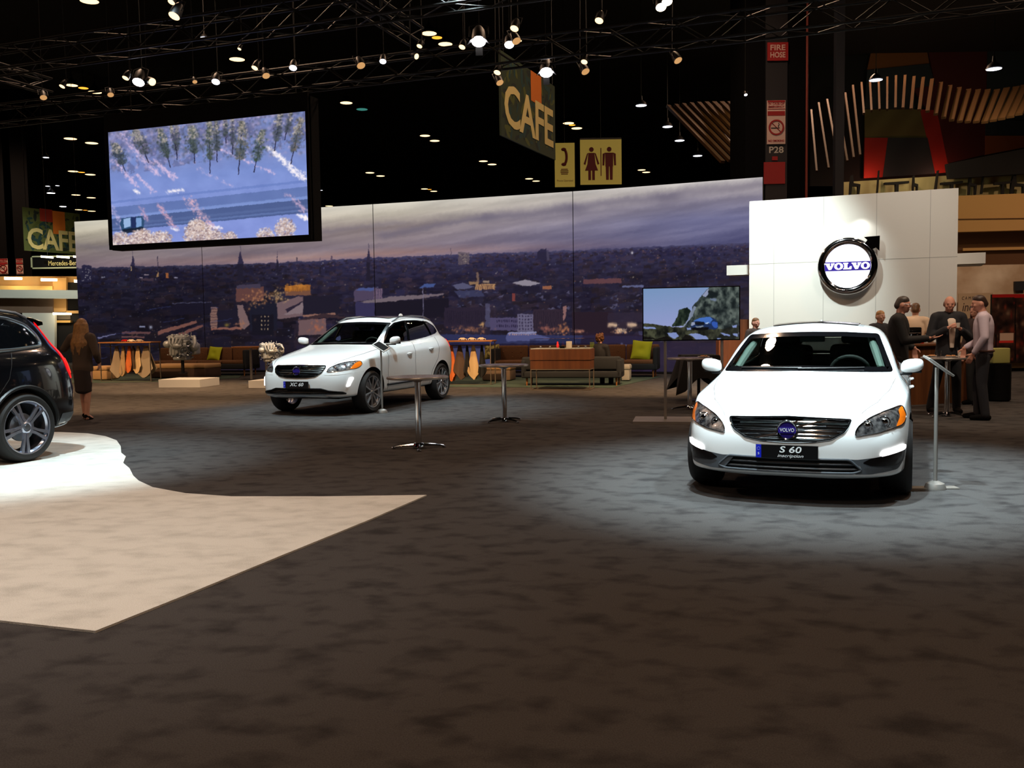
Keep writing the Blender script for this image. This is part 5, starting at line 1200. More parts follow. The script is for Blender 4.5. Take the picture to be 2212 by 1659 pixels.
def build_tv():
    C = paint_tv(); base = on_floor(1437, 910); a = rad(-11)
    Y0 = base.y; M0 = Matrix.Translation((base.x - .31, base.y, 0)) @ Matrix.Rotation(a, 4, 'Z')
    st = thing('television_stand', 'grey two-post floor stand holding the television beside the white sedan', 'stand', M=M0)
    m = MB().use(M_POST); m.box((.72, 0, .02), (1.75, .75, .04)); m.build('base_plate', None, st, smooth=False)
    for x in (.31, 1.13):
        m = MB().use(M_POST); m.rbox((x, 0, .97), (.042, .03, 1.86), .006); m.build('post', None, st)
    m = MB().use(M_POST); m.box((.72, .04, 1.62), (.9, .03, .12)); m.build('bracket', None, st, smooth=False)
    # the screen itself
    TL = (1389, 619); TR = (1599, 616)
    t = thing('television', 'flat television showing a blue car below a rocky cliff', 'television', M=M0 @ Matrix.Translation((0, -.055, 0)))
    bpy.context.view_layer.update(); Mw = t.matrix_world.copy()
    def solve(px, py):     # where a picture corner falls on the screen plane
        n = Mw.to_3x3() @ Vector((0, 1, 0)); p0 = Mw.translation; d = ray(px, py); o = Vector((0, 0, EYE)); k = (p0 - o).dot(n) / d.dot(n); return Mw.inverted() @ (o + d * k)
    bl = solve(1388, 737); tr = solve(1599, 617)
    x0, x1, z0, z1 = bl.x, tr.x, bl.z, tr.z
    m = MB().use(M_SCRK); m.rbox(((x0 + x1) / 2, .02, (z0 + z1) / 2), (x1 - x0, .05, z1 - z0), .008); m.build('housing', None, t)
    b = .016
    finish_sheet(painted_sheet('picture', lambda u, v: tuple(Mw @ Vector((x0 + b + u * (x1 - x0 - 2 * b), -.0075, z0 + b + v * (z1 - z0 - 2 * b)))), 280, 160, C, M_TVPIC, t))
M_TVPIC = painted('television_picture', 1.0, 0.2, 0.4)
M_POST = mat('brushed_grey_post', (150, 146, 140), 0.4, 0.5)
build_tv()
# ------------------------------------------------------------------ white emblem wall
M_WALLW = mat('white_wall_panel', (226, 226, 218), 0.55)
M_JOINT = mat('panel_joint_grey', (172, 172, 166), 0.8)
M_WOODB = wood('brown_cabinet_wood', (88, 46, 20), (110, 60, 28), 3.0, 0.5, 2)
M_WOODC = wood('counter_wood', (84, 48, 24), (104, 62, 32), 3.0, 0.5, 2)
WL = Vector((5.09, 19.74, 0)); WR = Vector((8.76, 18.16, 0)); WD = (WR - WL).normalized(); WN = Vector((-WD.y, WD.x, 0)) * -1   # WN looks at the viewer
if WN.y > 0: WN = -WN
WALL_M = frame(WD, -WN, (0, 0, 1), WL)     # local x along the wall, y into the wall
def on_wall(px, py, off=0.0):
    """point of the emblem wall seen at that place, in wall coordinates"""
    d = ray(px, py); o = Vector((0, 0, EYE)); k = ((WL + WN * off) - o).dot(WN) / d.dot(WN); return WALL_M.inverted() @ (o + d * k)
def build_emblem_wall():
    w = thing('display_wall', 'free-standing white panelled wall carrying the big round emblem', 'wall', M=WALL_M)
    Lw = (WR - WL).length; m = MB().use(M_WALLW); m.box((Lw / 2, .2, 2.0), (Lw, .4, 4.0)); m.build('wall_core', None, w, smooth=False)
    j = MB().use(M_JOINT)
    for px in (1672, 1779, 1893, 2009):
        x = on_wall(px, 520).x; j.box((x, -.001, 2.0), (.008, .004, 4.0))
    z = on_wall(2040, 555).z; j.box((Lw / 2, -.001, z), (Lw, .004, .008))
    j.build('panel_joints', None, w, smooth=False)
    # low white canopy band running behind the wall, seen at both sides
    for (xa, xb, py, pz) in ((1567, 1640, 573, 594), (2040, 2128, 549, 571)):
        a = on_wall(xa, py, -.55); b = on_wall(xb, py, -.55); z1 = on_wall((xa if xa < 1800 else xb), py if xa < 1800 else 546, -.55).z; z0 = z1 - .215
        c = MB().use(M_WALLW); c.box(((a.x + b.x) / 2, .95, (z0 + z1) / 2), (abs(b.x - a.x), 1.1 if xa > 1800 else .5, z1 - z0)); c.build('canopy_band', None, w, smooth=False)
    return w
build_emblem_wall()
def serif(txt, w, h):
    """wide slab letters V O L, drawn as polygons; returns list of (poly, hole) in a w x h box"""
    G = {'V': ([(-.06, 1), (.50, 1), (.50, .84), (.43, .84), (.58, .42), (.70, .84), (.62, .84), (.62, 1), (1.06, 1), (1.06, .84), (.98, .84), (.66, 0), (.36, 0), (.02, .84), (-.06, .84)], None),
         'L': ([(0, 1), (.58, 1), (.58, .84), (.48, .84), (.48, .20), (.68, .20), (.80, .46), (1, .46), (.95, 0), (0, 0), (0, .16), (.12, .16), (.12, .84), (0, .84)], None)}
    out = []; n = len(txt); cw = w / n
    for i, ch in enumerate(txt):
        x0 = -w / 2 + i * cw
        if ch == 'O':
            N = 24; o = [(x0 + cw * (.5 + .50 * math.cos(2 * math.pi * k / N)), h * (.54 * math.sin(2 * math.pi * k / N))) for k in range(N)]; q = [(x0 + cw * (.5 + .21 * math.cos(2 * math.pi * k / N)), h * (.34 * math.sin(2 * math.pi * k / N))) for k in range(N)]; out.append((o, q))
        else:
            p, _ = G[ch]; out.append(([(x0 + cw * (.02 + .96 * x), h * (y - .5)) for x, y in p], None))
    return out
def ring_prism(mb, outer, inner, d, M, z0=0.0):
    n = len(outer); V = [(p[0], p[1], z0) for p in outer] + [(p[0], p[1], z0) for p in inner] + [(p[0], p[1], z0 + d) for p in outer] + [(p[0], p[1], z0 + d) for p in inner]; F = []
    for i in range(n):
        j = (i + 1) % n; F += [(i, n + i, n + j, j), (2 * n + i, 2 * n + j, 3 * n + j, 3 * n + i), (i, j, 2 * n + j, 2 * n + i), (n + j, n + i, 3 * n + i, 3 * n + j)]
    mb.add(V, F, M)
def build_emblem():
    c = on_wall(1831, 575, .15); top = on_wall(1831, 512, .15); lf = on_wall(1767, 578, .15); R = ((top.z - c.z) + (c.x - lf.x)) / 2
    e = thing('emblem_sign', 'large round chrome emblem with arrow and blue name band on white wall', 'sign', M=WALL_M @ Matrix.Translation((c.x, -.15, c.z)))
    B = frame((1, 0, 0), (0, 0, 1), (0, -1, 0))       # drawing plane facing the viewer
    N = 72; m = MB().use(M_CHROME)
    m.lathe([(R * .752, -.10), (R * .752, .03), (R * .762, .045), (R * .88, .065), (R * .97, .05), (R, .02), (R, -.10)], N, B)
    m.build('ring', None, e, angle=60)
    m = MB().use(M_CHROME); m.prism([(R * .53, R * .98), (R * 1.04, R * 1.0), (R * 1.03, R * .48), (R * .92, R * .60), (R * .68, R * .50), (R * .50, R * .68), (R * .64, R * .87)], .115, B, z0=-.06); m.build('arrow', None, e, smooth=False)
    m = MB().use(M_LIT); m.lathe([(.001, -.085), (R * .755, -.085)], N, B); m.build('lit_face', None, e)
    m = MB().use(M_BAND); m.prism([(-R * .80, -R * .155), (R * .80, -R * .155), (R * .80, R * .155), (-R * .80, R * .155)], .12, B, z0=-.08); m.build('blue_band', None, e, smooth=False)
    m = MB().use(M_BANDL)
    for p, hole in serif('VOLVO', R * 1.46, R * .225):
        if hole: ring_prism(m, p, hole, .012, B, .042)
        else: m.prism(p, .012, B, z0=.042)
    m.build('lettering', None, e, smooth=False)
M_LIT = mat('lit_sign_face', (255, 255, 255), 0.5, emit=(255, 255, 255), es=1.4)
M_BAND = mat('sign_band_blue', (40, 26, 120), 0.3, emit=(40, 26, 120), es=0.7)
M_BANDL = mat('lit_sign_letters', (255, 255, 255), 0.4, emit=(255, 255, 255), es=1.2)
build_emblem()
p_ = on_wall(1831, 512, .15)
for dx in (-.25, .25):
    q_ = WALL_M @ Vector((p_.x + dx, -.22, p_.z + .42)); 
    lamp('SPOT', 'emblem_lamp', q_, 9, (1, .98, .94), WALL_M @ Vector((p_.x + dx, 0, p_.z - .3)), .05, 120, .9)

# wood panelled back room edge left of the wall and the reception counter
def px_box(name, m, pts_px, Y, th, parent=None):
    """board facing the viewer through four picture points at depth Y"""
    P = [at_depth(x, y, Y) for x, y in pts_px]; n = len(P); b = MB().use(m); b.add([p for p in P] + [p + Vector((0, th, 0)) for p in P], [tuple(range(n)), tuple(range(2 * n - 1, n - 1, -1))] + [(i, i + n, (i + 1) % n + n, (i + 1) % n) for i in range(n)])
    return b.build(name, None, parent, smooth=False)
o = px_box('wood_partition', M_WOODB, [(1553, 690), (1622, 690), (1622, 838), (1553, 838)], 20.4, .3)
tag(o, 'brown wooden partition between the television and the white emblem wall', 'partition')
cA = on_floor(1905, 878); cB = on_floor(2112, 868)
ct = thing('reception_counter', 'brown wooden reception counter behind the standing men', 'counter', (cA.x, cA.y, 0), math.atan2(cB.y - cA.y, cB.x - cA.x))
Lc = (cB - cA).length
m = MB().use(M_WOODC); m.box((Lc / 2, .35, .50), (Lc, .7, 1.0)); m.build('body', None, ct, smooth=False)
m = MB().use(M_WOODC); m.rbox((Lc / 2, .33, 1.02), (Lc + .06, .78, .04), .01); m.build('counter_top', None, ct)
m = MB().use(M_JOINT2 if 'M_JOINT2' in globals() else mat('dark_joint', (60, 30, 14), .8))
for k in range(1, 4): m.box((Lc * k / 4, -.001, .5), (.006, .004, .96))
m.build('panel_joints', None, ct, smooth=False)
# ------------------------------------------------------------------ trusses, lamps, hanging signs, far hall
M_TRUSS = mat('truss_metal', (19, 17, 15), 0.5, 0.5)
M_CAN = mat('lamp_can_black', (14, 13, 12), 0.5)
def glow_mat(name, c, es):
    m = mat(name, c, 0.5, emit=c, es=es)
    try: m.cycles.emission_sampling = 'NONE'
    except Exception: pass
    return m
G_WARM = glow_mat('warm_lamp', (255, 214, 160), 2.2); G_AMB = glow_mat('amber_lamp', (255, 160, 50), 2.0); G_COOL = glow_mat('cool_lamp', (236, 238, 255), 4.0)
G_DIM = glow_mat('dim_lamp', (200, 150, 95), 1.0); G_TEAL = glow_mat('teal_lamp', (60, 130, 120), 0.9); G_HOT = glow_mat('hot_lamp', (255, 250, 255), 14.0); G_WHOT = glow_mat('hot_warm_lamp', (255, 230, 190), 10.0)
E1 = Vector((math.cos(rad(-20)), math.sin(rad(-20)), 0)); E2 = Vector((math.sin(rad(20)), math.cos(rad(20)), 0))
def truss(p0, p1, label, w=.42, bay=.6):
    p0 = Vector(p0); p1 = Vector(p1); d = (p1 - p0); L = d.length; x = d.normalized(); z = Vector((0, 0, 1)); y = z.cross(x)
    t = thing('lighting_truss', label, 'truss', M=frame(x, y, z, p0)); h = w / 2
    for a, b in ((-h, -h), (h, -h), (h, h), (-h, h)):
        m = MB().use(M_TRUSS); m.cyl((0, a, b), (L, a, b), .025, n=6); m.build('chord', None, t)
    m = MB().use(M_TRUSS); n = int(L / bay)
    for k in range(n):
        x0, x1 = k * bay, (k + 1) * bay; s = 1 if k % 2 else -1
        for a in (-h, h):
            m.cyl((x0, a, -s * h), (x1, a, s * h), .012, n=4); m.cyl((x0, -s * h, a), (x1, s * h, a), .012, n=4)
    m.build('lattice', None, t)
    for k in (.12, .5, .88):
        m = MB().use(M_TRUSS); m.cyl((L * k, 0, h), (L * k, 0, 14.4 - p0.z), .008, n=4); m.build('hanging_cable', None, t)
LA = LED[0] + Vector((0, 0, LED[2])); tz = 6.62
base = Vector((LA.x, LA.y, 0)) + E2 * .3
truss(base - E1 * 9 + Vector((0, 0, tz)), base + E1 * 26 + Vector((0, 0, tz)), 'long black lighting truss directly above the hanging video screen')
b2 = base - E2 * 3.1
truss(b2 - E1 * 9 + Vector((0, 0, tz + .1)), b2 + E1 * 26 + Vector((0, 0, tz + .1)), 'long black lighting truss in front of the one over the video screen')
truss(base + E1 * 7.5 - E2 * 12 + Vector((0, 0, tz + .55)), base + E1 * 7.5 + Vector((0, 0, tz + .55)), 'dark cross truss running towards the viewer right of the video screen', .3)
truss(base + E1 * 15.5 - E2 * 12 + Vector((0, 0, tz + .55)), base + E1 * 15.5 + Vector((0, 0, tz + .55)), 'dark cross truss running towards the viewer above the white sedan', .3)
truss(base - E1 * 2 - E2 * 12 + Vector((0, 0, tz + .55)), base - E1 * 2 + Vector((0, 0, tz + .55)), 'dark cross truss running towards the viewer left of the video screen', .3)

def ceil_lamp(px, py, w, m, z=13.5):
    p = at_height(px, py, z); r = w / FPX * p.y / 2
    b = MB().use(M_CAN); b.lathe([(r * 1.02, .0), (r * .9, r * .5), (r * .35, r * 1.0), (.02, r * 1.5), (.02, 14.4 - z), (.001, 14.4 - z)], 14)
    b.use(m); b.lathe([(.001, -.01), (r, -.01)], 14); return b.build('ceiling_lamp', None, None, loc=p)
ORD = 'first second third fourth fifth sixth seventh eighth ninth tenth eleventh twelfth thirteenth fourteenth fifteenth sixteenth seventeenth eighteenth nineteenth twentieth'.split() + ['twenty-' + w_ for w_ in 'first second third fourth fifth sixth seventh eighth ninth'.split()]
far = [(152, 299.5, 26, 'w'), (198, 309, 26, 'w'), (158, 370, 21, 'w'), (176, 372, 14, 'a'), (195, 377, 21, 'w'), (164, 421, 18, 'w'), (197, 427, 18, 'w'), (24, 433, 17, 'w'), (170, 453, 15, 'w'), (184, 454, 9, 'a'), (198, 456, 16, 'w'), (45, 466, 12, 'w'),
  (748, 222, 26, 'w'), (782, 236, 24, 't'), (918, 293, 22, 'w'), (939, 304, 21, 'w'), (1228, 266, 24, 'w'), (1236, 270, 14, 'a'), (1246, 277, 23, 'w'), (1044, 348, 19, 'w'), (1063, 355, 19, 'w'), (799, 373, 19, 'w'), (822, 380, 18, 'w'), (917, 408, 15, 'w'), (928, 409, 9, 'a'), (937, 413, 15, 'w'), (1143, 386, 17, 'w'), (1158, 391, 16, 'w'), (1386, 367, 17, 'w'), (1396, 372, 17, 'w'), (711, 445, 16, 'w'),
  (193, 2, 38, 'w'), (512, 128, 32, 'w'), (155, 184, 24, 'w'), (180, 190, 20, 'a'), (205, 199, 27, 'w'), (927, 72, 32, 'w'), (944, 81, 22, 'a'), (962, 95, 30, 'w'), (1116, 88, 22, 'w')]
nm = {'w': (G_WARM, 'warm white high-bay lamp glowing on the dark hall ceiling', 'high-bay lamps on the ceiling'), 'a': (G_AMB, 'amber lamp glowing between two pale high-bay lamps', 'amber ceiling lamps'), 't': (G_TEAL, 'dim teal ceiling lamp beside a warm one above the mural', None)}
def zone(x): return 'left of the video screen' if x < 250 else 'above the video screen' if x < 690 else 'between the video screen and the cafe banner' if x < 1090 else 'right of the cafe banner'
cnt = {}
for (x, y, w, k) in sorted(far, key=lambda q: (q[1], q[0])):
    o = ceil_lamp(x, y, w, nm[k][0]); zk = (k, zone(x)); n_ = cnt[zk] = cnt.get(zk, -1) + 1
    lb_ = {'w': 'warm white', 'a': 'amber'}.get(k); tag(o, nm[k][1] if k == 't' else '%s high-bay lamp %s, %s from the top' % (lb_, zone(x), ORD[n_]), 'ceiling lamp', nm[k][2])
cool_far = [(99, 340, 13), (20, 369, 14), (50, 366, 11), (41, 391, 10), (103, 402, 9), (124, 401, 8), (77, 419, 10), (239, 450, 6), (694, 411, 6), (680, 336, 5), (1, 407, 7)]
for n_, (x, y, w) in enumerate(sorted(cool_far)):
    tag(ceil_lamp(x, y, w, G_COOL, 12.0), 'small distant cold white spotlight, %s from the left' % ORD[n_], 'spotlight', 'far cold spotlights')
for (x, y, w, wh) in ((110, 417, 16, 'the largest, top one of four'), (59, 436, 14, 'the upper one at their left'), (65, 461, 13, 'the lowest, on its left corner'), (136, 446, 13, 'rightmost of four')):
    tag(ceil_lamp(x, y, w, G_HOT, 11.5), 'glaring white floodlight above the far left cafe banner, ' + wh, 'floodlight', 'floodlights over the far cafe banner')
PW = {1892: 'just above the fin row', 2147: 'rightmost of all', 1385: 'leftmost, above the restroom sign', 1442: 'second from the left near the fin fan', 1468: 'third from the left near the fin fan', 1507: 'lowest, under the fin fan'}
for (x, y, w) in ((1892, 172, 28), (2147, 148, 32), (1385, 227, 24), (1442, 273, 22), (1468, 303, 21), (1507, 336, 20), (441, 80, 16)):
    p = at_height(x, y, 9.5); r = w / FPX * p.y / 2
    t = thing('pendant_lamp', 'cold white pendant lamp, ' + PW[x] if x > 1300 else 'small cold pendant lamp high above the video screen', 'pendant lamp', p, group='cold pendant lamps' if x > 1300 else None)
    m = MB().use(M_CAN); m.lathe([(r, 0), (r * .8, r * .45), (r * .25, r * .9), (.2 * r, r * 1.6), (.001, r * 1.6)], 16); m.build('shade', None, t)
    m = MB().use(G_COOL); m.lathe([(.001, -.02), (r * .96, -.02)], 16); m.build('bulb', None, t)
    m = MB().use(M_CAN); m.cyl((0, 0, r), (0, 0, 14.4 - 9.5), .012, n=5); m.build('cord', None, t)
# spotlights clamped to the trusses
def can(px, py, size, m, label, group=None, z=6.25, aim=(0, 0, -1)):
    p = at_height(px, py, z); r = size / FPX * p.y / 2; q = Vector(aim).normalized().to_track_quat('-Z', 'Y').to_matrix().to_4x4()
    t = thing('spotlight', label, 'spotlight', M=Matrix.Translation(p) @ q, group=group)
    b = MB().use(M_CAN); b.lathe([(r * 1.05, 0), (r * 1.05, r * .8), (r * .9, r * 2.0), (r * .5, r * 2.8), (.001, r * 2.8)], 14); b.build('housing', None, t)
    b = MB().use(m); b.lathe([(.001, .02 * r), (r, .02 * r)], 14); b.build('lens', None, t)
    b = MB().use(M_TRUSS); b.tube([(-r * 1.3, 0, r), (-r * 1.3, 0, r * 3), (0, 0, r * 3.6), (r * 1.3, 0, r * 3), (r * 1.3, 0, r)], r * .12, 5); b.build('yoke', None, t)
    b = MB().use(M_CAN); up = q.to_3x3().inverted() @ Vector((0, 0, 14.4 - z)); b.cyl((0, 0, r * 3.5), up, .008, n=5); b.build('hanging_cable', None, t); return t
tocam = Vector((0, -1, -1.6))
LBL = 'black spotlight with a dim warm glow hanging from the truss'
DS = sorted(((370, 5, 15, 1), (376, 35, 24, 1), (550, 147, 14, 1), (94, 211, 14, 0), (239, 205, 13, 0), (329, 177, 16, 2), (421, 177, 10, 0), (575, 164, 16, 0), (271, 169, 14, 1), (134, 187, 12, 1), (998, 102, 14, 1), (1111, 62, 18, 1), (1074, 157, 15, 1), (1080, 179, 16, 0), (1265, 155, 18, 0), (1262, 134, 14, 1), (1294, 45, 18, 1), (780, 142, 18, 0), (900, 122, 12, 2), (906, 100, 12, 1), (1465, 131, 18, 0), (1116, 89, 19, 0), (517, 106, 8, 1)))
for n_, (x, y, s, a) in enumerate(DS):
    can(x, y, s, G_DIM if a == 0 else G_WARM, 'black spotlight with a dim warm glow on the trusses, %s from the left' % ORD[n_], 'dim truss spotlights', aim=((.4, -.6, -1), (-.3, -.5, -1), (1, -.9, -.6))[a])
for (x, y, s, l) in ((633, 147, 16, 'small cold white spotlight on the truss above the screen corner'), (466, 177, 17, 'cold white spotlight shining over the middle of the video screen'), (827, 133, 14, 'cold white spotlight on the truss right of the video screen'), (1611, 205, 7, 'tiny cold spotlight just left of the dark pillar')):
    can(x, y, s, G_COOL, l, aim=tocam)
BIG = {}
for (x, y, s, l) in ((299, 178, 24, 'glaring white spotlight on the truss above the video screen'), (1034, 90, 30, 'glaring barn-door spotlight left of the cafe banner top'), (1100, 97, 20, 'bright spotlight seen edge-on above the cafe banner'), (1180, 157, 28, 'glaring white spotlight in front of the hanging cafe banner')):
    BIG[x] = can(x, y, s, G_HOT, l, aim=tocam)
for (x, y, s, l) in ((1428, 16, 22, 'glaring warm spotlight at the top edge, lower of two'), (1441, 4, 22, 'glaring warm spotlight at the top edge, upper of two')):
    can(x, y, s, G_WHOT, l, aim=tocam)
for x in (1034, 1180):
    for k in range(3):
        a = 2 * math.pi * k / 3 + .5; m = MB().use(M_CAN); c_, s_ = math.cos(a), math.sin(a); m.bar((.11 * c_, .11 * s_, -.01), (.19 * c_, .19 * s_, -.12), .12, .006, ); m.build('lamp_flap', None, BIG[x], smooth=False)

# ---- hanging banners
M_CREAM = mat('banner_cream', (214, 196, 130), 0.8)
M_SIGNY = mat('yellow_sign_face', (150, 132, 66), 0.7, emit=(140, 120, 52), es=0.5)
M_MARK = mat('sign_maroon', (96, 18, 26), 0.7)
def banner_quad(A, B, C, D):
    """frame with origin A (bottom left), x to B, z to D"""
    x = (B - A); W_ = x.length; z = (D - A); H_ = z.length; x = x.normalized(); z = z.normalized(); return frame(x, x.cross(z) * -1 if False else z.cross(x), z, A), W_, H_
def leafy(W_, H_, seed, dark):
    rng = random.Random(seed); m = MB()
    cols = [mat('banner_leaf_dark', (24, 44, 40), .8), mat('banner_leaf_olive', (92, 100, 30), .8), mat('banner_leaf_teal', (40, 70, 62), .8)]
    return rng, cols
def cafe_banner(A, B, h, label, bg, word_y, word_h, red=None, orange=None, seed=1, th=.05):
    x = (B - A); W_ = x.length; xd = x.normalized(); yd = Vector((-xd.y, xd.x, 0)); M = frame(xd, yd, (0, 0, 1), A); H_ = h
    t = thing('cafe_banner', label, 'banner', M=M)
    m = MB().use(bg); m.box((W_ / 2, th / 2, H_ / 2), (W_, th, H_)); m.build('cloth', None, t, smooth=False)
    rng = random.Random(seed); cols = [mat('banner_leaf_dark', (22, 34, 30), .8), mat('banner_leaf_olive', (74, 82, 30), .8), mat('banner_leaf_teal', (24, 58, 58), .8)]
    for k, c in enumerate(cols):
        m = MB().use(c)
        for q in range(46):
            cx, cy, r, a = rng.uniform(.05, .95) * W_, rng.uniform(.04, .96) * H_, rng.uniform(.03, .07) * H_, rng.uniform(0, 3.14)
            pts = [(cx + r * 1.8 * math.cos(s_) * math.cos(a) - r * .6 * math.sin(s_) * math.sin(a), cy + r * 1.8 * math.cos(s_) * math.sin(a) + r * .6 * math.sin(s_) * math.cos(a)) for s_ in [2 * math.pi * i / 8 for i in range(8)]]
            pts = [(min(max(u, 0.01), W_ - .01), min(max(v, 0.01), H_ - .01)) for u, v in pts]
            z = -.002 - .0005 * k - .00001 * q
            m.add([(u, z, v) for u, v in pts], [tuple(range(8))])
        m.build('leaf_print', None, t, smooth=False, fix=False)
    B_ = frame((1, 0, 0), (0, 0, 1), (0, -1, 0))
    vs, fs = flat_text('CAFE', word_h * 1.36, W_ * .90, depth=.004, offset=word_h * .028, spacing=.95); m = MB().use(M_CREAM); m.add(vs, fs, Matrix.Translation((W_ / 2, -.012, word_y)) @ B_); m.build('lettering', None, t, smooth=False)
    for nm_, r, c in (('red_patch', red, mat('banner_red', (150, 36, 18), .8)), ('orange_patch', orange, mat('banner_orange', (206, 110, 28), .8))):
        if r: m = MB().use(c); m.box(((r[0] + r[2]) / 2 * W_, -.006, (r[1] + r[3]) / 2 * H_), ((r[2] - r[0]) * W_, .006, (r[3] - r[1]) * H_)); m.build(nm_, None, t, smooth=False)
    for u in (.05, .95):
        m = MB().use(M_CAN); m.cyl((u * W_, 0, H_), (u * W_, 0, 14.4 - A.z), .01, n=5); m.build('hanging_cable', None, t)
    return t
M_BG1 = mat('banner_green', (40, 54, 34), .8)
A = at_depth(1083, 292, 24.0); B = at_depth(1200, 346, 24.0); k_ = (A.z - EYE) / (B.z - EYE); B = at_depth(1200, 346, 24.0 * k_); B.z = A.z
cafe_banner(A, B, 2.15, 'tall hanging cafe banner seen at an angle above the mural middle', M_BG1, .80, 1.10, None, (.52, .62, .72, 1.0), 2)
A = at_depth(54, 541, 40.0); B = at_depth(176, 550, 40.0); k_ = (A.z - EYE) / (B.z - EYE); B = at_depth(176, 550, 40.0 * k_); B.z = A.z
cafe_banner(A, B, 1.85, 'hanging cafe banner partly hidden behind the left end of the mural', mat('banner_green_light', (84, 92, 44), .8), .50, .92, (.28, .72, .50, 1.02), (.50, .45, .72, 1.0), 5)
def board(name, label, cat, px4, Y, m, th=.06, group=None):
    """flat board through TL, TR, BR, BL picture points at a depth; returns thing, matrix, w, h with origin bottom left"""
    BL = at_depth(px4[3][0], px4[3][1], Y); TL = at_depth(px4[0][0], px4[0][1], Y); BR = at_depth(px4[2][0], px4[2][1], Y)
    w = (BR - BL).x; h = TL.z - BL.z; t = thing(name, label, cat, (BL.x, Y, BL.z), group=group)
    b = MB().use(m); b.box((w / 2, th / 2, h / 2), (w, th, h)); b.build('face', None, t, smooth=False)
    return t, w, h
FB = frame((1, 0, 0), (0, 0, 1), (0, -1, 0))
t, w, h = board('phone_sign', 'yellow hanging sign with a red telephone handset', 'sign', [(1199, 309), (1242, 306), (1242, 402), (1199, 404)], 33, M_SIGNY)
m = MB().use(M_MARK); c = (w * .48, h * .68)
m.tube([(c[0] - .02 + .10 * math.cos(a), -.02, c[1] + .26 * math.sin(a)) for a in [rad(q) for q in range(-80, 81, 16)]], .045, 8); m.ell((c[0] - .02, -.02, c[1] + .26), (.09, .03, .06)); m.ell((c[0] - .02, -.02, c[1] - .26), (.09, .03, .06))
for k in range(4): m.box((c[0], -.015, h * .40 - k * .055), (.30 - .04 * abs(k - 1.5), .02, .028))
vs, fs = flat_text('Phone Operated', .09, w * .8, depth=.002); m.add(vs, fs, Matrix.Translation((w / 2, -.01, h * .14)) @ FB); m.build('phone_symbol', None, t, smooth=False)
m = MB().use(M_CAN); m.cyl((w / 2, .02, h), (w / 2, .02, 14.4 - t.location.z), .012, n=5); m.build('hanging_cable', None, t)
t, w, h = board('restroom_sign', 'yellow hanging sign with woman and man figures', 'sign', [(1254, 302), (1343, 297), (1343, 396), (1254, 399)], 33, M_SIGNY)
def figure(m, cx, woman):
    s = h / 1.62
    m.lathe([(.001, 0), (.085 * s, 0), (.085 * s, .02)], 16, Matrix.Translation((cx, -.012, 1.26 * s)) @ Matrix.Rotation(rad(90), 4, 'X'))
    if woman: polys = [[(-.11, 1.14), (.11, 1.14), (.15, .74), (.24, .50), (-.24, .50), (-.15, .74)], [(-.11, 1.14), (-.16, 1.12), (-.29, .74), (-.22, .71)], [(.11, 1.14), (.16, 1.12), (.29, .74), (.22, .71)], [(-.12, .5), (-.02, .5), (-.02, .16), (-.12, .16)], [(.02, .5), (.12, .5), (.12, .16), (.02, .16)]]
    else: polys = [[(-.15, 1.14), (.15, 1.14), (.14, .64), (-.14, .64)], [(-.15, 1.14), (-.24, 1.10), (-.25, .68), (-.18, .68)], [(.15, 1.14), (.24, 1.10), (.25, .68), (.18, .68)], [(-.13, .64), (-.01, .64), (-.02, .16), (-.12, .16)], [(.01, .64), (.13, .64), (.12, .16), (.02, .16)]]
    for p in polys: m.prism([(x * s, y * s) for x, y in p], .012, Matrix.Translation((cx, -.004, 0)) @ FB)
m = MB().use(M_MARK); figure(m, w * .27, True); m.build('woman_symbol', None, t, smooth=False)
m = MB().use(M_MARK); figure(m, w * .70, False); m.build('man_symbol', None, t, smooth=False)
m = MB().use(M_MARK); m.box((w * .5, -.012, h * .5), (.03, .02, h * .62)); m.build('divider', None, t, smooth=False)
m = MB().use(M_CAN)
m.box((w * .5, .03, h + .03), (w, .05, .06)); m.build('hanging_bar', None, t, smooth=False)
m = MB().use(M_CAN); m.cyl((w / 2, .02, h), (w / 2, .02, 14.4 - t.location.z), .012, n=5); m.build('hanging_cable', None, t)

# ---- numbered pillar with safety signs
M_PIL = mat('pillar_black', (8, 8, 10), .9, spec=.1); M_PILF = mat('pillar_face_navy', (24, 23, 28), .6); M_RED = mat('sign_red', (150, 22, 24), .6); M_SWH = mat('sign_white', (206, 176, 164), .6)
Yp = 27.6; L_ = at_depth(1610, 200, Yp); R_ = at_depth(1748, 200, Yp)
pt = thing('concrete_pillar', 'tall dark hall pillar with signs and number P28 behind the mural end', 'pillar', (L_.x, Yp, 0)); wp = R_.x - L_.x
m = MB().use(M_PIL); m.box((wp / 2, wp / 2, 7.2), (wp, wp, 14.4)); m.build('shaft', None, pt, smooth=False)
fa = at_depth(1653, 200, Yp).x - L_.x; fb = at_depth(1700, 200, Yp).x - L_.x
m = MB().use(M_PILF); m.box(((fa + fb) / 2, -.02, 7.2), (fb - fa, .05, 14.3)); m.build('sign_panel', None, pt, smooth=False)
zz = lambda py, px=1676: at_depth(px, py, Yp).z
m = MB().use(mat('pillar_number', (190, 186, 176), .6)); vs, fs = flat_text('P28', .26, (fb - fa) * .66, depth=.003, offset=.004); m.add(vs, fs, Matrix.Translation(((fa + fb) / 2, -.05, zz(325))) @ FB); m.build('number', None, pt, smooth=False)
m = MB().use(M_RED); m.box(((fa + fb) / 2 - .06, -.06, (zz(351) + zz(398)) / 2), ((fb - fa) * .98, .04, zz(351) - zz(398))); m.build('alarm_panel', None, pt, smooth=False)
m = MB().use(M_RED); m.box(((fa + fb) / 2 - .05, -.06, zz(343)), (.16, .06, .11)); m.build('alarm_pull', None, pt, smooth=False)
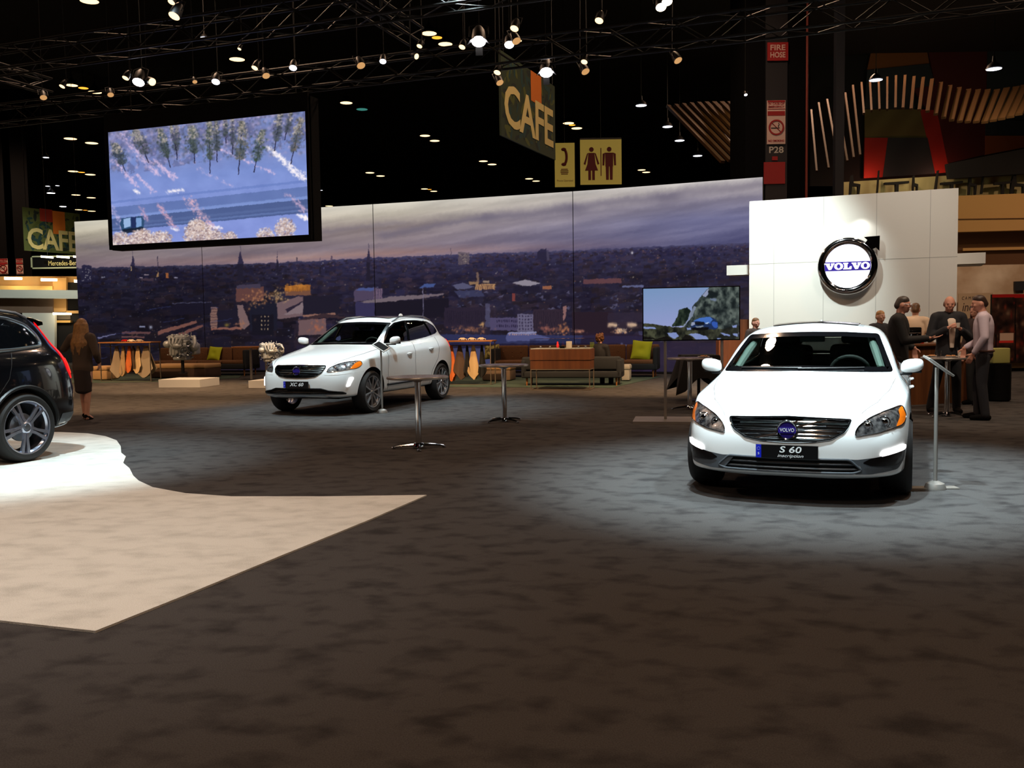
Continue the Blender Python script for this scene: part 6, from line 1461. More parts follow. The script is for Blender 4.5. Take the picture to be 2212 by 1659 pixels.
def psign(name, label, y0, y1, x0, x1, m_):
    a = at_depth(x0, y1, Yp - .06); b = at_depth(x1, y0, Yp - .06); t = thing(name, label, 'sign', (a.x, Yp - .1, a.z)); w = b.x - a.x; h = b.z - a.z
    b_ = MB().use(m_); b_.box((w / 2, .02, h / 2), (w, .04, h)); b_.build('face', None, t, smooth=False); return t, w, h
t, w, h = psign('fire_hose_sign', 'red fire hose sign high on the dark pillar', 92, 132, 1657, 1702, M_RED)
m = MB().use(M_SWH)
for s_, z_ in (('FIRE', .70), ('HOSE', .30)):
    vs, fs = flat_text(s_, h * .42, w * .72, depth=.003, offset=.004); m.add(vs, fs, Matrix.Translation((w / 2, -.005, h * z_)) @ FB)
m.build('lettering', None, t, smooth=False)
t, w, h = psign('no_smoking_sign', 'white no smoking sign on the dark pillar above the number', 217, 312, 1656, 1696, M_SWH)
def smoking(t, w, h):
    m = MB().use(M_RED); m.box((w / 2, -.005, h * .70), (w * .94, .01, h * .10)); m.box((w / 2, -.005, h * .975), (w * .94, .01, h * .04)); m.box((w / 2, -.005, h * .80), (w * .94, .01, h * .012))
    for s_, z_, hh in (('IN CASE OF', .92, .07), ('EMERGENCY', .85, .06), ('NO SMOKING', .07, .07)):
        vs, fs = flat_text(s_, h * hh, w * .86, depth=.003, offset=.002); m.add(vs, fs, Matrix.Translation((w / 2, -.006, h * z_)) @ FB)
    C_ = Matrix.Translation((w / 2, -.01, h * .38)) @ Matrix.Rotation(rad(90), 4, 'X'); R = w * .42
    m.lathe([(R * .80, 0), (R * .80, .012), (R, .012), (R, 0)], 28, C_)
    c = math.cos(rad(45)); m.bar((w / 2 - R * .8 * c, -.012, h * .38 + R * .8 * c), (w / 2 + R * .8 * c, -.012, h * .38 - R * .8 * c), .07 * w, .01); m.build('red_print', None, t, smooth=False)
    m = MB().use(M_PILF); m.box((w * .45, -.006, h * .365), (R * 1.1, .006, h * .022)); m.tube([(w * .62, -.008, h * .39), (w * .60, -.008, h * .42), (w * .66, -.008, h * .44), (w * .62, -.008, h * .48)], .012, 5); m.build('cigarette_print', None, t, smooth=False)
smoking(t, w, h)
a = at_depth(1751, 100, 27.0); b = at_depth(1747, 420, 27.0)
m = MB().use(mat('pipe_rust_red', (120, 40, 26), .6)); m.cyl((a.x, 27.3, 0), (a.x, 27.3, 14.4), .035, n=8); tag(m.build('riser_pipe', None, None), 'thin rust-red pipe running up the right side of the dark pillar', 'pipe')
a = at_depth(1822, 60, 26.0); b = at_depth(1802, 430, 26.0)
m = MB().use(mat('leaning_pole_blue', (22, 27, 36), .6)); m.box(((a.x + b.x) / 2, 26, 7.0), (.24, .2, 14.0)); tag(m.build('dark_post', None, None, smooth=False), 'dark blue-black post standing in front of the wooden ceiling fins', 'post')

# ---- wooden ceiling fins
M_FIN = mat('fin_wood', (80, 52, 24), .6)
def Z6(u, v): return (1400 + u * .367, 150 + v * .367)
def fin(u0, v0, u1, v1, hgt, th, Y0, Y1, label, group):
    """plank from its upper to its lower picture point, at two depths"""
    a = at_depth(*Z6(u0, v0), Y0); b = at_depth(*Z6(u1, v1), Y1); d = (b - a); L = d.length
    m = MB().use(M_FIN); m.bar(a, b, th, hgt); return tag(m.build('ceiling_fin', None, None, smooth=False), label, 'ceiling fin', group)
R_F = [(960, 240, 992, 600), (1003, 198, 1062, 582), (1053, 178, 1108, 480), (1105, 150, 1172, 540), (1160, 140, 1210, 520), (1205, 95, 1248, 505), (1256, 80, 1270, 262), (1306, 72, 1315, 245), (1357, 72, 1362, 238), (1408, 48, 1407, 238), (1459, 40, 1456, 230), (1513, 38, 1500, 230), (1566, 45, 1548, 235), (1620, 50, 1596, 240), (1672, 60, 1644, 248), (1725, 80, 1692, 265), (1779, 98, 1738, 285), (1833, 110, 1785, 300), (1888, 120, 1833, 308), (1944, 122, 1880, 310), (2000, 122, 1930, 310), (2055, 122, 1980, 312), (2112, 112, 2030, 302), (2168, 105, 2080, 292), (2215, 95, 2132, 280), (2260, 90, 2180, 265), (2310, 85, 2230, 250)]
for k, (u0, v0, u1, v1) in enumerate(R_F):
    wd = .07 + .012 * max(0, k - 9)
    fin(u0, v0, u1, v1, .09, wd, 36, 34, 'slim golden wooden ceiling fin, %s from the left in the row right of the pillar' % ORD[k], 'ceiling fins right of the pillar')
for k in range(12):
    u0, v0 = 118 + 45 * k, 215 - 20 * math.sin(min(k, 6) / 6 * 1.57); u1 = 440 + 45 * k; v1 = 545 - 6 * k
    if u0 > 560: continue
    if u1 > 575: f_ = (575 - u0) / (u1 - u0); u1, v1 = 575, v0 + (v1 - v0) * f_
    fin(u0, v0, u1, v1, .10, .16, 34, 31, 'slanting wooden ceiling fin, %s from the left in the fan left of the pillar' % ORD[k], 'ceiling fins left of the pillar')
for (x, y, z, e) in ((1592, 240, 31, 60), (2190, 250, 32, 200), (1880, 190, 33.5, 40)):
    p = at_depth(x, y, z); lamp('POINT', 'fin_light', (p.x, p.y, p.z + 1.0), e, (1, .8, .45), None, .1)

# ---- colour-block wall and balcony
cw = thing('colour_block_wall', 'high wall painted in red, olive, orange and slate blocks behind the fins', 'painted wall')
cols = {'orange': mat('block_orange', (120, 72, 30), .8), 'dred': mat('block_dark_red', (70, 16, 15), .8), 'olive': mat('block_olive', (92, 86, 46), .8), 'red': mat('block_red', (150, 32, 22), .8), 'slate': mat('block_slate', (34, 44, 50), .8), 'ora2': mat('block_amber', (130, 72, 30), .8)}
Z3 = lambda u, v: (1400 + u * .367, v * .367)
blocks = [('orange', Z3, [(1330, 225), (1622, 190), (1655, 372), (1290, 410)]), ('dred', Z3, [(1640, 255), (1998, 210), (1985, 800), (1740, 800), (1560, 520), (1690, 500)]),
 ('slate', Z3, [(2000, 205), (2230, 180), (2230, 700), (1990, 720)]), ('olive', Z6, [(1275, 235), (1600, 235), (1640, 402), (1275, 402)]), ('red', Z6, [(1600, 235), (1700, 240), (1770, 560), (1765, 605), (1690, 612), (1640, 400)]),
 ('red', Z6, [(1275, 402), (1412, 402), (1380, 634), (1270, 640)]), ('slate', Z6, [(1412, 402), (1645, 402), (1690, 612), (1380, 634)]), ('dred', Z6, [(1700, 240), (1985, 290), (1985, 500), (1765, 552), (1720, 330)]), ('slate', Z6, [(1985, 300), (2230, 300), (2230, 388), (1985, 388)]), ('ora2', Z6, [(1985, 390), (2230, 390), (2230, 455), (1985, 502)]), ('slate', Z3, [(1290, 412), (1655, 374), (1690, 500), (1560, 520), (1570, 640), (1275, 640)])]
for i, (c, fn, pl) in enumerate(blocks):
    px_box('panel', cols[c], [fn(*p) for p in pl], 46 - i * .012, .1, cw)
px_box('backing', M_DARK, [(1750, 20), (2260, 20), (2260, 402), (1750, 402)], 46.3, .2, cw)
bw = thing('balcony', 'upper floor balcony with dark seated silhouettes above a beige fascia', 'balcony')
M_BEI = mat('beige_fascia', (206, 160, 100), .8); M_BRN = mat('brown_soffit', (96, 62, 36), .9); M_BALW = mat('balcony_pale_wall', (176, 166, 116), .8)
px_box('balcony_wall', M_BALW, [(1812, 394), (2260, 366), (2260, 430), (1812, 430)], 40, .2, bw)
px_box('fascia', M_BEI, [(2040, 424), (2260, 416), (2260, 496), (2040, 502)], 36, .5, bw)
px_box('fascia_joint', M_BRN, [(2040, 473), (2260, 470), (2260, 472), (2040, 475)], 35.98, .02, bw)
px_box('soffit', M_BRN, [(2040, 500), (2260, 494), (2260, 574), (2040, 576)], 36.4, .5, bw)
px_box('light_line', M_BEI, [(2080, 536), (2260, 532), (2260, 538), (2080, 542)], 36.3, .05, bw)
px_box('roof_edge', M_DARK, [(2045, 354), (2260, 312), (2260, 372), (2050, 386)], 39.5, .2, bw)
rng = random.Random(4)
M_SIL = mat('silhouette_black', (12, 11, 10), .9)
sil = thing('balcony_furniture', 'dark chairs and tables along the balcony seen against its pale wall', 'furniture')
for k, (u, wd) in enumerate(((1190, 60), (1350, 20), (1420, 90), (1560, 30), (1690, 34), (1750, 80), (1890, 46), (1965, 24), (2060, 60), (2140, 90))):
    x, y = Z6(u, 672); s = wd * .367; m_ = MB().use(M_SIL)
    sh_ = [((0, 0), (.12, -1.5), (.3, -1.55), (.34, -.1), (1, .1), (1, .35), (.9, 2.0), (.75, 2.0), (.75, .5), (.2, .45), (.1, 2.0), (-.05, 2.0)), ((-.1, 1.8), (.5, -2.4), (.68, -2.4), (.2, 1.8)), ((-.3, -.2), (1.3, -.5), (1.3, -.1), (.62, .1), (.6, 2.0), (.42, 2.0), (.42, .15), (-.3, .2))][k % 3]
    P = [at_depth(x + a * s, y + b * 12, 39.6) for a, b in sh_]; n = len(P)
    m_.add(P + [p + Vector((0, .15, 0)) for p in P], [tuple(range(n)), tuple(range(2 * n - 1, n - 1, -1))] + [(i, (i + 1) % n, n + (i + 1) % n, n + i) for i in range(n)]); m_.build('chair', None, sil, smooth=False)
p = at_depth(2000, 330, 40); lamp('SPOT', 'block_wall_fill', (p.x - 4, 34, 12), 230, (1, .8, .6), (p.x, 46, p.z), .3, 80, .8)  # added fill spot to brighten the colour blocks, no fixture behind it
for x in (1885, 2035):
    p = at_depth(x, 386, 45.2); lamp('POINT', 'uplight', (p.x, 45.2, p.z), 26, (1, .35, .2), None, .1)
p = at_depth(2000, 405, 38.5); lamp('POINT', 'balcony_light', (p.x, 38.2, p.z + .5), 34, (1, .85, .55), None, .3)
p = at_depth(2150, 470, 30); lamp('SPOT', 'fascia_light', (p.x, 27.0, 2.0), 150, (1, .78, .5), (p.x + .6, 36, p.z), .3, 80, .8)

# ---- far right display behind the guests
M_DRAPE = mat('beige_plastic_wall', (178, 150, 122), .35, noise=(1.2, (214, 194, 170), .14)); M_BANN = mat('pale_banner', (176, 150, 120), .8)
dw = thing('booth_wall', 'beige glossy booth wall behind the three standing men', 'wall')
px_box('wall_sheet', M_DRAPE, [(2040, 574), (2260, 570), (2260, 812), (2040, 812)], 25, .2, dw)
px_box('base_strip', mat('base_strip_tan', (186, 150, 100), .6), [(2040, 786), (2260, 783), (2260, 794), (2040, 797)], 24.8, .15, dw)
px_box('plinth', M_SIL, [(2040, 797), (2260, 794), (2260, 816), (2040, 818)], 24.85, .15, dw)
px_box('vent_box', M_PILF, [(2193, 608), (2214, 607), (2214, 627), (2193, 628)], 24.9, .08, dw)
t, w, h = board('wine_banner', 'pale banner with dark script lettering behind the bald man', 'banner', [(2068, 634), (2142, 632), (2142, 782), (2068, 784)], 24.7, M_BANN, .02)
m = MB().use(mat('banner_ink', (60, 40, 34), .8))
for s_, fx, fz, sz, ww in (('C A M E L O T', .30, .93, .12, .62), ('ines', .22, .80, .34, .42), ('of the', .55, .66, .24, .6)):
    vs, fs = flat_text(s_, sz, ww * w, depth=.002, shear=.2); m.add(vs, fs, Matrix.Translation((w * fx + .1, -.004, h * fz)) @ FB)
m.build('lettering', None, t, smooth=False)
def paint_red():
    C = Canvas(2120, 620, 2270, 800, 2.0); X, Y = C.X, C.Y; n = fbm(X, Y, 14, 14, 6, 5)[..., None]
    C.a[:] = np.array((34, 18, 14)) + (n - .4) * 90 * np.array((1, .7, .55)); rng = random.Random(2)
    for k in range(70): C.dot(rng.uniform(2142, 2260), rng.uniform(645, 785), rng.uniform(2, 6), rng.choice([(120, 26, 22), (20, 12, 10), (140, 112, 90), (160, 60, 40), (90, 70, 56)]), .6, ry=rng.uniform(2, 8))
    C.rect(2140, 634, 130, 9, (150, 22, 20)); C.rect(2160, 720, 30, 16, (190, 160, 140)); C.rect(2158, 736, 32, 5, (200, 50, 40)); C.rect(2150, 722, 3, 60, (14, 8, 8)); C.rect(2192, 650, 3, 130, (14, 8, 8))
    return C
Cr = paint_red(); A = at_depth(2141, 785, 24.6); B = at_depth(2262, 782, 24.6); D = at_depth(2141, 636, 24.6)
pd = thing('poster_wall', 'dark red photo panel with a bright red top edge behind the lilac shirt', 'poster'); m = MB().use(M_SIL); m.box(((A.x + B.x) / 2, 24.66, (A.z + D.z) / 2), (B.x - A.x, .08, D.z - A.z)); m.build('panel', None, pd, smooth=False)
finish_sheet(painted_sheet('print', lambda u, v: (A.x + (B.x - A.x) * u, 24.61, A.z + (D.z - A.z) * v), 90, 120, Cr, painted('poster_print', 0, .5), pd))
lamp('SPOT', 'booth_spot', (12.4, 20.0, 6.0), 300, (1, .8, .6), (12.6, 25, 1.9), .1, 70, .8)

# ---- booth at the far left
lb = thing('left_booth', 'tan and white neighbouring booth seen past the black SUV', 'booth')
M_TAN = mat('tan_booth_wall', (206, 160, 96), .8); M_WF = mat('white_booth_fascia', (226, 234, 226), .6); M_GBR = mat('grey_brown_panel', (124, 104, 88), .8); M_LEDGE = mat('yellow_ledge', (214, 178, 104), .7)
YB = 42
def lbx(n_, m_, x0, y0, x1, y1, Y=YB, th=.2, sk=0.0): return px_box(n_, m_, [(x0, y0), (x1, y0 + sk), (x1, y1 + sk), (x0, y1)], Y, th, lb)
lbx('upper_wall', M_TAN, -60, 597, 166, 630, YB + .3); lbx('ledge', M_LEDGE, -60, 617, 113, 628, YB, .5, 1); lbx('fascia', M_WF, -60, 625, 168, 643, YB - .6, .6, 2)
lbx('middle_panel', M_GBR, -60, 642, 114, 678, YB, .2); lbx('column', M_TAN, 114, 600, 143, 674, YB + .1, .3); lbx('dark_opening', M_SIL, 142, 610, 172, 672, YB + .25)
lbx('lower_wall', M_WF, 48, 676, 118, 800, YB - .2); lbx('lower_dark', M_SIL, 117, 672, 176, 800, YB + .2); lbx('beam', M_LEDGE, 117, 692, 152, 697, YB, .2); lbx('orange_beam', M_TAN, 142, 671, 172, 677, YB + .1); lbx('railing', mat('railing_grey', (96, 88, 72), .7), 118, 681, 152, 690, YB + .15)
lbx('base', M_SIL, -60, 676, 48, 800, YB)
G_TUBE = glow_mat('strip_lamp', (255, 236, 208), 5.0)
for (x0, y0, x1, y1, wh) in ((9, 598, 45, 604, 'leftmost of three'), (88, 601, 121, 607, 'middle of three'), (160, 604, 170, 610, 'cut off by the mural edge'), (114, 675, 152, 680, '')):
    o = px_box('strip_light', G_TUBE, [(x0, y0), (x1, y0 + 1), (x1, y1), (x0, y1)], YB - .5, .12); tag(o, 'glowing strip light ' + ('low beside the woman' if y0 > 650 else 'on the tan booth wall, ' + wh), 'strip light', None if y0 > 650 else 'strip lights on the tan booth')
    p = at_depth((x0 + x1) / 2, y1 + 3, YB - .5); lamp('POINT', 'strip_glow', (p.x, p.y, p.z), 15, (1, .72, .4), None, .2)
t, w, h = board('name_board', 'black framed board lettered with a car maker name left of the mural', 'sign', [(68, 553), (186, 556), (186, 584), (68, 581)], 40.5, M_PIL)
m = MB().use(mat('sign_frame_grey', (140, 146, 120), .5))
for c_, s_ in (((w / 2, -.01, .03), (w, .05, .06)), ((w / 2, -.01, h - .03), (w, .05, .06)), ((.03, -.01, h / 2), (.06, .05, h))): m.box(c_, s_)
m.build('frame', None, t, smooth=False)
vs, fs = flat_text('Mercedes-Benz', .30, w * .56, depth=.003); m = MB().use(mat('sign_gold', (190, 180, 120), .5)); m.add(vs, fs, Matrix.Translation((w * .60, -.02, h * .40)) @ FB); m.build('lettering', None, t, smooth=False)
for (x0, x1) in ((88, 113), (122, 148), (158, 172)):
    o = px_box('strip_lamp', G_TUBE, [(x0, 552), (x1, 554), (x1, 558), (x0, 556)], 40.0, .1, t); bpy.context.view_layer.update(); o.matrix_parent_inverse = t.matrix_world.inverted()
    p = at_depth((x0 + x1) / 2, 560, 40.0); lamp('POINT', 'strip_glow', (p.x, p.y, p.z - .1), 5, (1, .75, .45), None, .1)
m = MB().use(M_CAN); m.cyl((w * .3, .03, h), (w * .3, .03, 14.4 - t.location.z), .01, n=5); m.build('hanging_cable', None, t)
for (x0, x1, l) in ((-8, 11, 'faded no smoking sign at the left picture edge'), (31, 44, 'faded no smoking sign on a far pillar left of the name board')):
    p0 = at_depth(x0, 592, 50); p1 = at_depth(x1, 558, 50)
    c = MB().use(M_PIL); c.box(((p0.x + p1.x) / 2, 50.9, 7.2), (1.3, 1.3, 14.4)); tag(c.build('far_pillar', None, None, smooth=False), 'dark far pillar behind the ' + ('leftmost' if x0 < 0 else 'second') + ' faded no smoking sign', 'pillar')
    t = thing('no_smoking_sign', l, 'sign', (p0.x, 50.22, p0.z)); w = p1.x - p0.x; h = p1.z - p0.z
    b_ = MB().use(M_SWH); b_.box((w / 2, .05, h / 2), (w, .06, h)); b_.build('face', None, t, smooth=False); smoking(t, w, h)
lamp('SPOT', 'banner_spot', (-20.5, 36, 3.0), 240, (1, .9, .6), (-20.5, 41, 5.4), .1, 60, .8)
lamp('SPOT', 'banner_spot', (0.2, 20.0, 5.0), 70, (1, .85, .6), (.4, 25.5, 7.6), .1, 60, .8)
lamp('SPOT', 'pillar_spot', (6.6, 22.0, 7.2), 45, (1, .82, .7), (7.9, 27.6, 6.8), .1, 60, .8)
p = at_depth(60, 640, 41); lamp('SPOT', 'booth_spot', (p.x + 3, 33, 8.0), 1500, (.95, 1, .92), (p.x, 41, 2.4), .2, 50, .8)  # added spot that whitens the left booth's fascia, no fixture built for it
# ------------------------------------------------------------------ lounge, tables, stands, engines
M_TOP = mat('table_top_grey', (150, 140, 138), .25, .4); M_EDGE = mat('table_edge_metal', (170, 166, 160), .35, .7)
def cocktail(px, py, label, z=.875, R=.375, rz=.4):
    p = on_floor(px, py); t = thing('cocktail_table', label, 'table', p, rz)
    m = MB().use(M_TOP); m.lathe([(.001, z), (R - .004, z)], 48); m.use(M_EDGE); m.lathe([(R - .004, z), (R, z - .006), (R, z - .024), (R - .01, z - .03), (.001, z - .03)], 48); m.build('tabletop', None, t)
    m = MB().use(M_CHROME); m.lathe([(.11, z - .031), (.05, z - .06), (.038, z - .07), (.038, .05)], 28); m.build('column', None, t)
    m = MB().use(M_CHROME); m.lathe([(.001, .07), (.06, .065), (.075, .03), (.075, .012)], 24)
    for k in range(4):
        a = math.pi / 2 * k; c, s = math.cos(a), math.sin(a); m.tube([(c * .05, s * .05, .045), (c * .2, s * .2, .035), (c * .3, s * .3, .022)], [.022, .018, .014], 8); m.ell((c * .305, s * .305, .014), (.026, .026, .014))
    m.build('foot', None, t); return t
cocktail(905, 968, 'round chrome cocktail table standing alone nearest the viewer', rz=.1)
cocktail(1090, 911, 'empty round cocktail table in front of the wooden display case', rz=.7)
TC = cocktail(1490, 884, 'round cocktail table under the television beside the black cloth', rz=.2)
TD = cocktail(2045, 899, 'round cocktail table with cups and plates between the standing men', z=.895, rz=.5)
M_CER = mat('white_ceramic', (214, 206, 196), .3); M_FOOD = mat('snack_brown', (170, 116, 66), .8); M_CLR = glass('clear_glass', (.9, .92, .92))
def on_table(t, dx, dy, z): return (t.location.x + dx, t.location.y + dy, z)
def cup(loc, label, h=.09, r=.035, m_=None, group=None):
    m = MB().use(m_ or M_CER); m.lathe([(.001, .004), (r * .7, .0), (r, h), (r * .92, h), (r * .62, .01), (.001, .008)], 18); return tag(m.build('cup', None, None, loc=loc), label, 'cup', group)
def plate(loc, label, r=.09, food=True):
    t = thing('plate', label, 'plate', loc); m = MB().use(M_CER); m.lathe([(.001, .004), (r * .6, .002), (r, .014), (r * .98, .018), (r * .6, .007), (.001, .007)], 24); m.build('dish', None, t)
    if food:
        m = MB().use(M_FOOD); rng = random.Random(int(loc[0] * 100))
        for k in range(6): m.ell((rng.uniform(-.5, .5) * r, rng.uniform(-.5, .5) * r, .02), (.02, .016, .014), None, 8, 6)
        m.build('snacks', None, t, smooth=True)
cup(on_table(TD, -.16, -.06, .896), 'clear glass on the left part of the guests\' cocktail table', .10, .038, M_CLR)
cup(on_table(TD, .22, .08, .896), 'white cup at the right edge of the guests\' cocktail table')
plate(on_table(TD, .0, -.12, .896), 'plate of snacks in the middle of the guests\' cocktail table'); plate(on_table(TD, -.20, .10, .896), 'small plate behind the clear glass on the guests\' table', .08); plate(on_table(TD, .2, -.12, .896), 'plate with leftovers on the right of the guests\' cocktail table', .085)
plate(on_table(TC, .24, .02, .876), 'plate of small snacks on the table under the television', .10)
# black cloth draped over a stand
p = on_floor(1512, 872); p.y += .5
cl = thing('black_cloth', 'black cloth with pointed corners draped over a stand behind the television table', 'cloth', p); m = MB().use(mat('black_cloth', (10, 10, 11), .95))
top = [(-.22, -.2), (.42, -.2), (.42, .4), (-.22, .4)]; N = 32; V = []
for k in range(N):
    a = 2 * math.pi * k / N; c, s = math.cos(a), math.sin(a); q = max(abs(c), abs(s)); V.append((.1 + .32 * c / q, .1 + .32 * s / q, .86))
for k in range(N):
    a = 2 * math.pi * k / N; c, s = math.cos(a), math.sin(a); q = max(abs(c), abs(s)); d = abs(math.sin(2 * a)); rr = .36 + .16 * d ** 2 + .025 * math.sin(8 * a); V.append((.1 + rr * c / q, .1 + rr * s / q, .46 - .30 * d ** 3 + .02 * math.sin(9 * a)))
m.add(V, [tuple(range(N))] + [(k, (k + 1) % N, N + (k + 1) % N, N + k) for k in range(N)]); m.build('drape', None, cl)
m = MB().use(M_TRIM); m.cyl((.1, .1, 0), (.1, .1, .85), .03); m.cyl((.1, .1, 0), (.1, .1, .02), .2); m.build('pole', None, cl)
# information stands
def info_stand(loc, label, top, tilt, plate_to=None, rz=0.0, pm=None):
    t = thing('info_stand', label, 'stand', loc, rz); m = MB().use(M_POST); m.cyl((0, 0, .05), (-.03 * 0, 0, top), .016, n=14); m.build('pole', None, t)
    m = MB().use(M_POST); m.lathe([(.001, .075), (.03, .07), (.075, .05), (.09, .012), (.09, .0)], 28); m.build('foot', None, t)
    if plate_to: m = MB().use(M_POST); m.box((plate_to / 2 + .07, .02, .006), (abs(plate_to) + .25, .12, .012)); m.build('base_plate', None, t, smooth=False)
    Mx = Matrix.Translation((0, 0, top)) @ tilt; m = MB().use(M_POST); m.rbox((0, 0, .02), (.26, .19, .018), .005, Mx); m.build('panel', None, t)
    m = MB().use(pm or M_SCRK); m.box((0, 0, .031), (.22, .15, .004), Mx); m.build('screen', None, t, smooth=False)
info_stand(on_floor(2020, 1056), 'silver information stand on the carpet beside the white sedan', 1.06, Matrix.Rotation(rad(36), 4, 'Y') @ Matrix.Rotation(rad(8), 4, 'X'), -.28, rad(-3))
info_stand(on_floor(826, 892), 'slim information stand with a dark tilted panel beside the white crossover', 1.12, Matrix.Rotation(rad(30), 4, 'Y') @ Matrix.Rotation(rad(22), 4, 'X'), None, rad(-20))

M_RUG = mat('green_rug', (44, 62, 52), .95, noise=(3, (62, 80, 66), .2)); M_OTT = mat('ottoman_beige', (176, 140, 96), .85); M_OTD = mat('ottoman_beige_shaded', (74, 54, 40), .9)
M_SOFA = mat('sofa_brown', (92, 62, 38), .9, noise=(30, (116, 80, 50), .3)); M_SOFD = mat('sofa_charcoal', (28, 32, 36), .9); M_LIME = mat('lime_cushion', (172, 186, 26), .85); M_LEGW = mat('leg_wood', (150, 96, 48), .5)
for k, pts in enumerate(([(80, 809), (528, 807), (515, 817), (330, 825), (80, 829)], [(955, 812), (1428, 814), (1322, 838), (955, 836)])):
    P = [on_floor(*q) for q in pts]; m = MB().use(M_RUG); m.prism([(q.x, q.y) for q in P], .01, z0=.0005); tag(m.build('rug', None, None, smooth=False), 'green rug under the ' + ('left sofa and clothes rail' if k == 0 else 'right sofa and display case'), 'rug')
def seat_at(px0, px1, py, H, depth, name, label, cat, m_, rnd=.12, group=None):
    a = on_floor(px0, py); b = on_floor(px1, py); w = (b - a).length; t = thing(name, label, cat, a, math.atan2(b.y - a.y, b.x - a.x), group)
    return t, w
def ottoman(px0, px1, py, H, D, label, m_=None, m2=None):
    t, w = seat_at(px0, px1, py, H, D, 'ottoman', label, 'ottoman', None)
    m = MB().use(m_ or M_OTT); m.rbox((w / 2, D / 2, H - .07), (w, D, .14), .05, seg=4); m.build('cushion_top', None, t)
    m = MB().use(m2 or m_ or M_OTT); m.rbox((w / 2, D / 2, (H - .12) / 2 + .01), (w - .03, D - .03, H - .14), .03); m.build('base', None, t)
ottoman(322, 444, 818, .43, .9, 'long beige ottoman behind the silver engine', M_OTT, M_OTD)  # dark base colour stands for the unlit part of the beige body
ottoman(198, 231, 822, .42, .6, 'small beige ottoman between the woman and the clothes rail')
ottoman(1040, 1103, 824, .42, .7, 'beige ottoman behind the empty cocktail table', M_OTT, mat('ottoman_greige', (120, 100, 80), .9))
ottoman(1341, 1361, 824, .42, .5, 'small pale ottoman right of the charcoal sofa', mat('ottoman_pale', (170, 162, 144), .9))
def sofa(px0, px1, py, D, label, ms, seat_z=.42, back_z=.80, arms=(1, 1), ma=None, face=1, tuft=True):
    """face 1: looks at the viewer; -1: its back is turned to the viewer"""
    t, w = seat_at(px0, px1, py, 0, D, 'sofa', label, 'sofa', None); yb = D - .1 if face > 0 else .1
    m = MB().use(ma or ms); m.rbox((w / 2, D / 2, seat_z - .13), (w, D, .16), .03); m.build('seat_base', None, t)
    n = max(1, round(w / .85)); 
    for k in range(n):
        m = MB().use(ms); m.rbox((w / n * (k + .5), D / 2 - .06 * face, seat_z - .01), (w / n - .02, D - .2, .12), .04); m.build('seat_cushion', None, t)
        m = MB().use(ms); m.rbox((w / n * (k + .5), yb, (seat_z + back_z) / 2), (w / n - .02, .16, back_z - seat_z + .06), .05)
        if tuft:
            for i in range(3):
                for j in range(2): m.ell((w / n * (k + .22 + .28 * i), yb - .08 * face, seat_z + .12 + .15 * j), (.018, .01, .018), None, 8, 5)
        m.build('backrest', None, t)
    for s, x in ((arms[0], .06), (arms[1], w - .06)):
        if s: m = MB().use(ma or ms); m.rbox((x, D / 2, (back_z - .04 + .2) / 2), (.12, D, back_z - .24), .04); m.build('armrest', None, t)
    for x in (.12, w - .12):
        for y in (.1, D - .1): m = MB().use(M_LEGW); m.cyl((x, y, .2), (x, y, 0), .028, .018, 10); m.build('leg', None, t)
    return t, w
S1, w1 = sofa(318, 532, 812, .85, 'long brown buttoned sofa with a charcoal end behind the silver engine', M_SOFA, .42, .84, (0, 1), M_SOFD)
S2, w2 = sofa(1060, 1420, 816, .85, 'long brown buttoned sofa along the mural behind the display case', M_SOFA, .42, .84, (1, 1), M_SOFD)
S3, w3 = sofa(1126, 1342, 834, .8, 'charcoal sofa with its back turned behind the wooden display case', M_SOFD, .40, .66, (1, 1), M_SOFD, -1, False)
def cushion(S, x, y, z, m_, label, tilt=-18, rz=0.0, s=.46):
    M_ = S.matrix_world if False else Matrix.Translation(S.location) @ Matrix.Rotation(S.rotation_euler.z, 4, 'Z')
    m = MB().use(m_); Mx = M_ @ Matrix.Translation((x, y, z)) @ Matrix.Rotation(rad(tilt), 4, 'X') @ Matrix.Rotation(rz, 4, 'Y')
    def fn(u, v):
        a = 2 * u - 1; b = 2 * v - 1; return a, b
    for sgn in (1, -1):
        m.grid(lambda u, v: ((2 * u - 1) * s / 2 * (1 - .06 * (1 - (2 * v - 1) ** 2)), sgn * .085 * ((1 - (2 * u - 1) ** 2) * (1 - (2 * v - 1) ** 2)) ** .45 * (1 - .5 * math.exp(-30 * ((u - .5) ** 2 + (v - .5) ** 2))), (2 * v - 1) * s / 2 * (1 - .06 * (1 - (2 * u - 1) ** 2))), 14, 14, Mx)
    return tag(m.build('cushion', None, None), label, 'cushion')
def sofa_x(S, px, py=790):
    d = ray(px, py); M_ = (Matrix.Translation(S.location) @ Matrix.Rotation(S.rotation_euler.z, 4, 'Z')).inverted(); o = M_ @ Vector((0, 0, EYE)); dd = M_.to_3x3() @ d; k = (.55 - o.y) / dd.y; return (o + dd * k).x
cushion(S1, sofa_x(S1, 464), .56, .68, M_LIME, 'lime green cushion on the charcoal end of the left sofa', -20, .08)
cushion(S2, sofa_x(S2, 1386), .54, .72, M_LIME, 'bright lime cushion leaning on the right end of the right sofa', -20, .10, .54)
cushion(S2, sofa_x(S2, 1063), .54, .70, mat('patterned_cushion', (176, 166, 96), .9, noise=(14, (92, 84, 50), .06)), 'patterned yellow-grey cushion on the left end of the right sofa', -20, -.06, .44)
